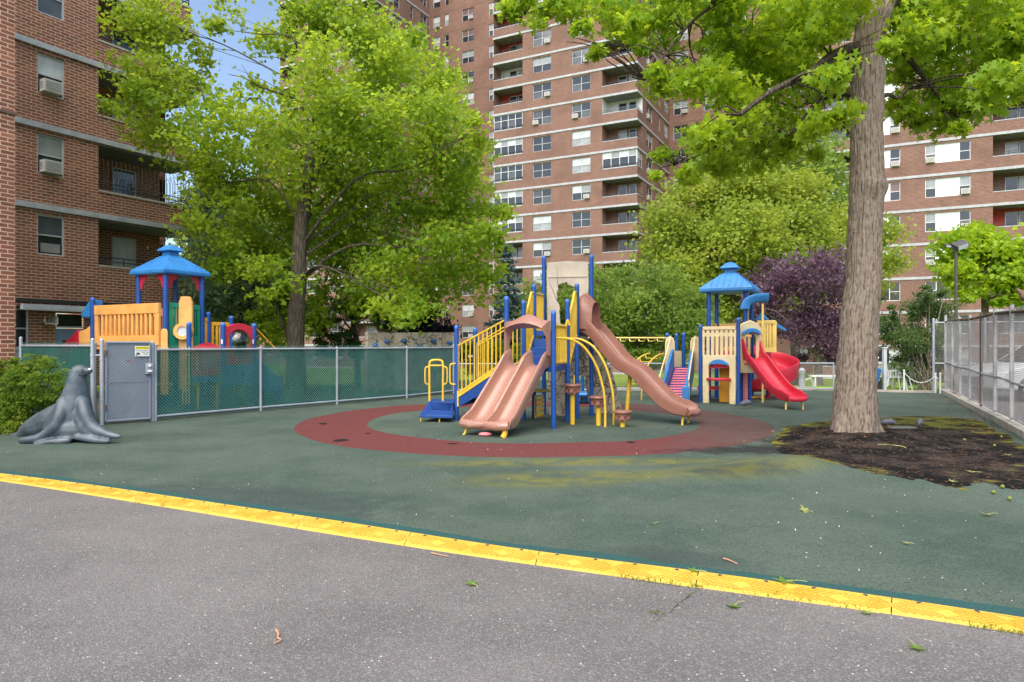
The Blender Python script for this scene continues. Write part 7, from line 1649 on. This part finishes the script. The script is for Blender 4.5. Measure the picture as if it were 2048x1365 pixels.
for x in (.85, 3.6):
    for s_ in (-1, 1):
        mb = MB(); mb.M = Matrix.Translation(cp(x, s_ * .80, .32)) @ Matrix.Rotation(math.pi / 2, 4, 'X'); mb.lathe([(.20, -.11), (.29, -.11), (.325, -.07), (.325, .07), (.29, .11), (.20, .11)], n=26); wh = mb.build('wheel', M['rubber'], root)
        mb = MB(); mb.M = Matrix.Translation(cp(x, s_ * .80, .32)) @ Matrix.Rotation(math.pi / 2, 4, 'X'); mb.lathe([(.03, -.125), (.20, -.118), (.21, -.10), (.21, .10), (.20, .118), (.03, .125)], n=20); mb.build('rim', M['frame'], wh)
for s_ in (-1, 1): mb = MB(); mb.ball(cp(.16, s_ * .66, .70), .14, 10, 6, (1, 1.2, .55)); mb.build('headlight', M['blindw'], root)
mb = MB(); mb.bar(cp(-.015, -.4, .5), cp(-.015, .4, .5), .04, .2); mb.build('grille', M['black'], root)

# flood lights
def flood(label, x, d, ytop, heads, r_):
    b = at(x, d); b.z = hland(b.x, b.y); zt_ = pz(ytop, d); root = thing('floodlight_pole', label, 'floodlight', b)
    mb = MB(); mb.tube([b, V(b.x, b.y, zt_)], r_, 10); mb.build('pole', M['dgrey'], root)
    for (dx_, tilt, s_) in heads:
        mb = MB(); c_ = V(b.x + dx_, b.y, zt_ + .05); mb.M = Matrix.Translation(c_) @ Matrix.Rotation(tilt, 4, 'Y') @ Matrix.Rotation(.5, 4, 'X')
        mb.box(-.22 * s_, .22 * s_, -.18 * s_, .18 * s_, -.07 * s_, .12 * s_); h = mb.build('lamp_head', M['dgrey'], root, bevel=.02)
        mb = MB(); mb.M = Matrix.Translation(c_) @ Matrix.Rotation(tilt, 4, 'Y') @ Matrix.Rotation(.5, 4, 'X'); mb.box(-.18 * s_, .18 * s_, -.192 * s_, -.182 * s_, -.05 * s_, .10 * s_); mb.build('lens', M['blindw'], h)
        mb = MB(); mb.tube([V(b.x, b.y, zt_ - .06), c_ - V(0, 0, .1 * s_)], .02, 6); mb.build('arm', M['dgrey'], root)
flood('tall dark pole with a square flood light at the right', 1912, 24.5, 495, [(.13, -.35, 1.0), (-.3, .2, .45)], .055)
flood('short flood light pole above the crepe myrtle', 1838, 27, 592, [(.14, -.3, .65), (-.12, .1, .45)], .06)
# grey spray post behind the low fence
p = at(1604, 23.0); p.z = hland(p.x, p.y); root = thing('spray_post', 'grey rounded post behind the low end fence', 'post', p); mb = MB(); mb.M = Matrix.Translation(p); mb.lathe([(.13, 0), (.11, .12), (.10, .4), (.085, .55), (.11, .60), (.11, .68), (.06, .74), (.01, .76)], n=16); mb.build('column', M['galv'], root)
mb = MB(); mb.tube([p + V(.1, 0, .35), p + V(.3, 0, .42), p + V(.36, 0, .2), p + V(.34, 0, 0)], .03, 8); mb.build('pipe', M['galvr'], root)
p = at(1652, 26); p.z = hland(p.x, p.y); root = thing('low_bench', 'low white plank bench on the grass behind the end fence', 'bench', p); mb = MB(); mb.bar(p + V(-.6, 0, .38), p + V(.6, 0, .38), .3, .06); mb.build('seat', M['white'], root)
for s_ in (-.45, .45): mb = MB(); mb.bar(p + V(s_, 0, 0), p + V(s_, 0, .35), .06, .25, up=(0, 1, 0)); mb.build('leg', M['white'], root)
# rope barrier posts
root = thing('chain_barrier', 'white posts with a hanging chain on the bright grass left of the tall fence', 'barrier', at(1808, 21.3)); tops = []
for a_, d, z in ((1808, 21.0, .68), (1871, 20.6, .60), (1880.5, 20.3, .62)):
    p = at(a_, d); mb = MB(); mb.tube([p + V(0, 0, -.02), p + V(0, 0, z)], .024, 8); mb.ball(p + V(0, 0, z), .034, 8, 5); mb.build('post', M['white'], root); tops.append(p + V(0, 0, z - .05))
for a_, b_, sag in ((0, 1, .26), (1, 2, .1)):
    mb = MB(); A, B = tops[a_], tops[b_]
    n = 34 if a_ == 0 else 8
    for i in range(n):
        q0, q1 = [A.lerp(B, (i + s_) / n) - V(0, 0, sag * 4 * ((i + s_) / n) * (1 - (i + s_) / n)) for s_ in (0, 1)]; mb.tube([q0, q1], .012 if i % 2 else .008, 5)
    mb.build('chain', M['white'], root)
# white plastic chairs
def chair(label, p, rz):
    root = thing('plastic_chair', label, 'chair', p, rz, 'white plastic chairs on the grass'); Mx = Matrix.Translation(p) @ Matrix.Rotation(rz, 4, 'Z')
    mb = MB(); mb.M = Mx; mb.box(-.23, .23, -.22, .23, .42, .45); mb.build('seat', M['white'], root, bevel=.01)
    mb = MB(); mb.M = Mx
    mb.bar((-.20, .22, .44), (-.19, .33, .92), .05, .025); mb.bar((.20, .22, .44), (.19, .33, .92), .05, .025); mb.bar((-.2, .335, .91), (.2, .335, .91), .03, .07)
    for i in range(4): mb.bar((-.12 + .08 * i, .225, .45), (-.12 + .08 * i, .33, .89), .045, .02)
    mb.build('backrest', M['white'], root)
    for sx in (-1, 1):
        for y0_, y1_ in ((-.2, -.25), (.2, .30)): mb = MB(); mb.M = Mx; mb.bar((sx * .21, y0_, .43), (sx * .24, y1_, 0), .05, .04); mb.build('leg', M['white'], root)
        mb = MB(); mb.M = Mx; mb.bar((sx * .25, -.2, .64), (sx * .25, .27, .66), .05, .025); mb.bar((sx * .24, -.2, .43), (sx * .25, -.2, .64), .04, .03, up=(0, 1, 0)); mb.build('armrest', M['white'], root)
for lab, x, d, rz in (('white plastic chair nearest the blue cart', 1776, 22.6, 1.9), ('white plastic chair in the middle of the row on the grass', 1784, 24.0, 2.6), ('white plastic chair turned with its back to the hedge', 1793, 22.7, 4.3), ('white plastic chair just left of the barrier post', 1800, 22.9, 4.5), ('white plastic chair behind the barrier post', 1806, 23.3, 4.7)):
    p = at(x, d); p.z = 0.0 if d < 24 else hland(p.x, p.y); chair(lab, V(p.x, p.y, p.z - .03), rz)
# blue wheeled cart by the trunk
p = at(1757, 21.6); root = thing('garden_cart', 'tilted blue garden cart standing beside the big trunk on the far edge', 'cart', p + V(0, 0, .13)); q = p + V(0, 0, .13)
mb = MB(); mb.add([q + V(-.28, 0, .0), q + V(-.02, 0, .02), q + V(.12, 0, .58), q + V(-.20, 0, .68), q + V(-.28, .5, .0), q + V(-.02, .5, .02), q + V(.12, .5, .58), q + V(-.20, .5, .68)], [(0, 1, 2, 3), (7, 6, 5, 4), (0, 4, 5, 1), (1, 5, 6, 2), (2, 6, 7, 3), (3, 7, 4, 0)]); mb.build('tray', M['teal'], root, bevel=.03)
mb = MB(); mb.tube([q + V(-.2, .02, .68), q + V(.02, .02, .95)], .02, 8); mb.build('handle', M['white'], root)
mb = MB(); mb.M = Matrix.Translation(q + V(.0, .25, .02)) @ Matrix.Rotation(math.pi / 2, 4, 'X'); mb.lathe([(.03, -.3), (.1, -.3), (.1, -.24), (.02, -.24), (.02, .24), (.1, .24), (.1, .3), (.03, .3)], n=14); mb.build('wheels', M['rubber'], root)
p = at(1769, 21.75); root = thing('white_post', 'plain white square post behind the big trunk beside the blue cart', 'post', p); mb = MB(); mb.box(p.x - .05, p.x + .05, p.y - .05, p.y + .05, 0, 1.36); mb.build('post', M['frame'], root); mb = MB(); mb.box(p.x - .07, p.x + .07, p.y - .07, p.y + .07, 1.361, 1.39); mb.build('post_cap', M['white'], root)
tree('lime_shrub', 'tiny lime green plant at the foot of the white post', 'plant', (at(1781, 21.8).x, 21.8, .0), [at(1781, 21.8), P(1781, 770, 21.8)], None, 'barkD', pxblobs([(1778, 780, 9), (1784, 786, 8), (1775, 772, 6)], 21.8, .05, 3), 260, .09, 'oval', 'leafC', 61, nl=0, clump=.1)

# ---- fallen leaves, fruits, twigs
M['fleaf'] = leafmat('fallen_leaf_green', (0.17, 0.32, 0.06), (0.24, 0.40, 0.08), (0.3, 0.42, 0.09), (0.3, 0.4, 0.1)); M['fleafy'] = leafmat('fallen_leaf_pale', (0.40, 0.44, 0.10), (0.5, 0.52, 0.16), (0.5, 0.5, 0.2), (0.4, 0.4, 0.1)); M['stem'] = plastic('leaf_stem', (0.35, 0.38, 0.12), .6)
M['twig'] = plastic('twig_wood', (0.42, 0.23, 0.13), .8); M['fruit'] = plastic('green_fruit', (0.17, 0.21, 0.03), .6, .3)
def fleaf(label, x, y, size, rz, tilt, mat='fleaf', on='asph', curl=.35):
    z = {'asph': .006, 'rub': .04, 'strip': .05}.get(on, 0); p = G(x, y, z)
    if on == 'rub': p = G(x, y, hrub(p.x, p.y) + .012)
    if on == 'soil': p = GS(x, y) + V(0, 0, .02)
    root = thing('fallen_leaf', label, 'leaf', p, 0, 'green leaves fallen on the ground'); S_ = SH['star']; size *= .85; mb = MB(); mb.M = Matrix.Translation(p + V(0, 0, .004)) @ Matrix.Rotation(rz, 4, 'Z') @ Matrix.Rotation(tilt, 4, 'X')
    def q(u, v, k): r_ = math.hypot(u, v); return (u * size * k, v * size * k, size * curl * (r_ * k) ** 2 * .8)
    n = len(S_); mb.add([q(u, v, 1) for u, v in S_] + [q(u, v, .45) for u, v in S_] + [(0, 0, 0)], [(i, (i + 1) % n, n + (i + 1) % n, n + i) for i in range(n)] + [(n + i, n + (i + 1) % n, 2 * n) for i in range(n)])
    mb.build('blade', M[mat], root); mb = MB(); mb.M = Matrix.Translation(p + V(0, 0, .006)) @ Matrix.Rotation(rz, 4, 'Z'); mb.tube([(0, -.1 * size, 0), (size * .1, -.6 * size, .004), (size * .05, -size, .002)], .0022, 5); mb.build('stem', M['stem'], root)
for a in (('flat green leaf alone on the asphalt below the strip centre', 943, 1168, .12, .4, 0), ('curled green leaf on the asphalt by the crack', 1466, 1214, .13, 2.2, .25), ('green leaf lying on the yellow strip, right of the crack', 1568, 1164, .16, 1.4, .1, 'fleaf', 'strip'),
          ('green leaf low on the asphalt near the right corner', 1834, 1298, .11, 2.9, .1), ('small green leaf touching the edge of the nearest ramp piece', 1731, 1227, .08, 1.2, 0), ('small leaf at the upper edge of the strip above the crack', 1387, 1142, .10, 1.0, .1, 'fleaf', 'strip'),
          ('upright pale leaf on the green rubber right of the centre', 1608, 1021, .12, .3, .6, 'fleafy', 'rub'), ('long stalked yellow green leaf on the rubber near the right edge', 1972, 1030, .14, 1.7, .3, 'fleafy', 'rub'), ('tiny pale leaf on the rubber below the tall fence', 1812, 1087, .06, .7, .2, 'fleafy', 'rub'),
          ('pale shrivelled leaf on the rubber above the strip middle', 1308, 1048, .06, 2.0, .5, 'fleafy', 'rub'), ('pale leaf in the dark soil at the right', 1940, 948, .12, .9, .2, 'fleafy', 'soil'), ('yellow leaf in the soil below the trunk', 1755, 885, .10, 2.4, .2, 'fleafy', 'soil'), ('small yellow leaf in the soil toward the right corner', 1903, 967, .09, .2, .3, 'fleafy', 'soil'), ('whitish leaf in the soil near the tall fence', 2015, 914, .11, 1.9, .3, 'fleafy', 'soil')): fleaf(*a)
for lab, x, y in (('green seed ball in the soil, uppermost of the right corner three', 2005, 977), ('green seed ball in the soil, middle of the right corner three', 1987, 988), ('green seed ball at the soil edge, lowest of the right corner three', 2019, 1001), ('green seed ball in the soil close to the fence kerb', 2003, 876), ('green seed ball in the soil between trunk and fence', 1929, 882), ('green seed ball in the soil below the fence corner', 1989, 894)):
    p = GS(x, y); root = thing('seed_ball', lab, 'seed ball', p, 0, 'green seed balls on the soil'); mb = MB(); mb.ball(p + V(0, 0, .018), .02, 10, 7); mb.build('ball', M['fruit'], root)
def twig(label, pts, r_, z=.01, rub=False):
    q = [G(x, y, z) for x, y in pts]
    if rub: q = [V(p.x, p.y, hrub(p.x, p.y) + .012) for p in q]
    root = thing('twig', label, 'twig', q[0], 0); mb = MB(); s_ = spline(q, 4); mb.tube(s_, [r_ * (1.1 - .6 * i / len(s_)) for i in range(len(s_))], 6); mb.build('stick', M['twig'], root)
twig('bent brown twig alone on the asphalt left of the centre', [(552, 1260), (557, 1268), (556, 1276), (562, 1280), (548, 1287)], .006)
twig('straight pale twig on the asphalt just below the yellow strip', [(862, 1106), (880, 1110), (898, 1113)], .005)
twig('orange brown twig on the green rubber above the strip', [(1447, 1116), (1460, 1120), (1475, 1127)], .006, .04, True)
p_ = [(1755, 892), (1780, 893), (1805, 896), (1812, 899)]; q = [GS(x, y) + V(0, 0, .02) for x, y in p_]; root = thing('twig', 'long thin pale twig in the dark soil below the trunk', 'twig', q[0]); mb = MB(); mb.tube(spline(q, 4), .006, 5); mb.build('stick', M['stem'], root)
# petals, dry leaves and weeds: nobody could count them
def scatter(name, pts, size, shape, mat, seed, up=1.2):
    rng = np.random.default_rng(seed); N = len(pts); nr_ = unit(np.array([[0, 0, up]]) + rng.normal(size=(N, 3)) * .35); w_ = unit(np.cross(nr_, rng.normal(size=(N, 3)))); u_ = np.cross(w_, nr_)
    o = link(name, leaves_mesh(name, np.array(pts), u_, w_, size * (.5 + rng.random(N)), shape, mat)); return tag(o, kind='stuff')
rr = random.Random(17); pts = []
for _ in range(420):
    y = 905 + 330 * rr.random() ** 1.3; x = rr.uniform(0, 2048); p = G(x, y, .03)
    if (p - fat(arc_of(p))).dot(sn) < .05 if y > 930 else False: continue
    pts.append((p.x, p.y, hrub(p.x, p.y) + .006))
for _ in range(160): p = G(rr.uniform(600, 1560), rr.uniform(800, 910), .03); pts.append((p.x, p.y, hrub(p.x, p.y) + .006))
scatter('fallen_petals', pts, .012, 'oval', M['ywhite'], 3)
pts = []
M['dryl'] = plastic('dry_leaf', (0.24, 0.10, 0.05), .8, .4)
for _ in range(380):
    q_ = rr.uniform(1, 11); p = fq(q_) - Vector((kn.x, kn.y, 0)) * (.14 + abs(rr.gauss(0, .45))); z = max(soil_z(p.x, p.y), hrub(p.x, p.y)) + .012; pts.append((p.x, p.y, z))
for _ in range(110):
    a = rr.uniform(0, 6.28); r_ = rr.uniform(.4, 2.2); x, y = TB.x + math.cos(a) * r_ * 1.3, TB.y + math.sin(a) * r_ * .8; pts.append((x, y, soil_z(x, y) + .012))
scatter('dry_leaf_litter', pts, .038, 'oval', M['dryl'], 5)
pts = []; rng = np.random.default_rng(8)
for x, y, n, s_ in ((280, 1008, 60, .04), (327, 1012, 60, .04), (16, 962, 40, .03), (1260, 1158, 120, .06), (1330, 1168, 160, .10), (1290, 1163, 120, .08), (1395, 1174, 80, .03), (1520, 1192, 120, .12), (1585, 1199, 80, .08), (1315, 1228, 60, .025), (1377, 1194, 50, .025), (2000, 1262, 220, .12), (2040, 1268, 160, .1), (1700, 1218, 60, .08)):
    b = G(x, y, .003)
    for _ in range(n // 3): o_ = sdirn * rng.normal() * s_ - sn * abs(rng.normal()) * .012; pts.append((b.x + o_.x, b.y + o_.y, .006 + abs(rng.normal()) * .012))
N = len(pts); w_ = unit(np.array([[0, 0, 1.0]]) + rng.normal(size=(N, 3)) * .55); u_ = unit(np.cross(w_, rng.normal(size=(N, 3))))
o = link('weeds', leaves_mesh('weeds', np.array(pts), u_, w_, .017 * (.5 + rng.random(N)), 'spray', M['leafH'])); tag(o, kind='stuff')
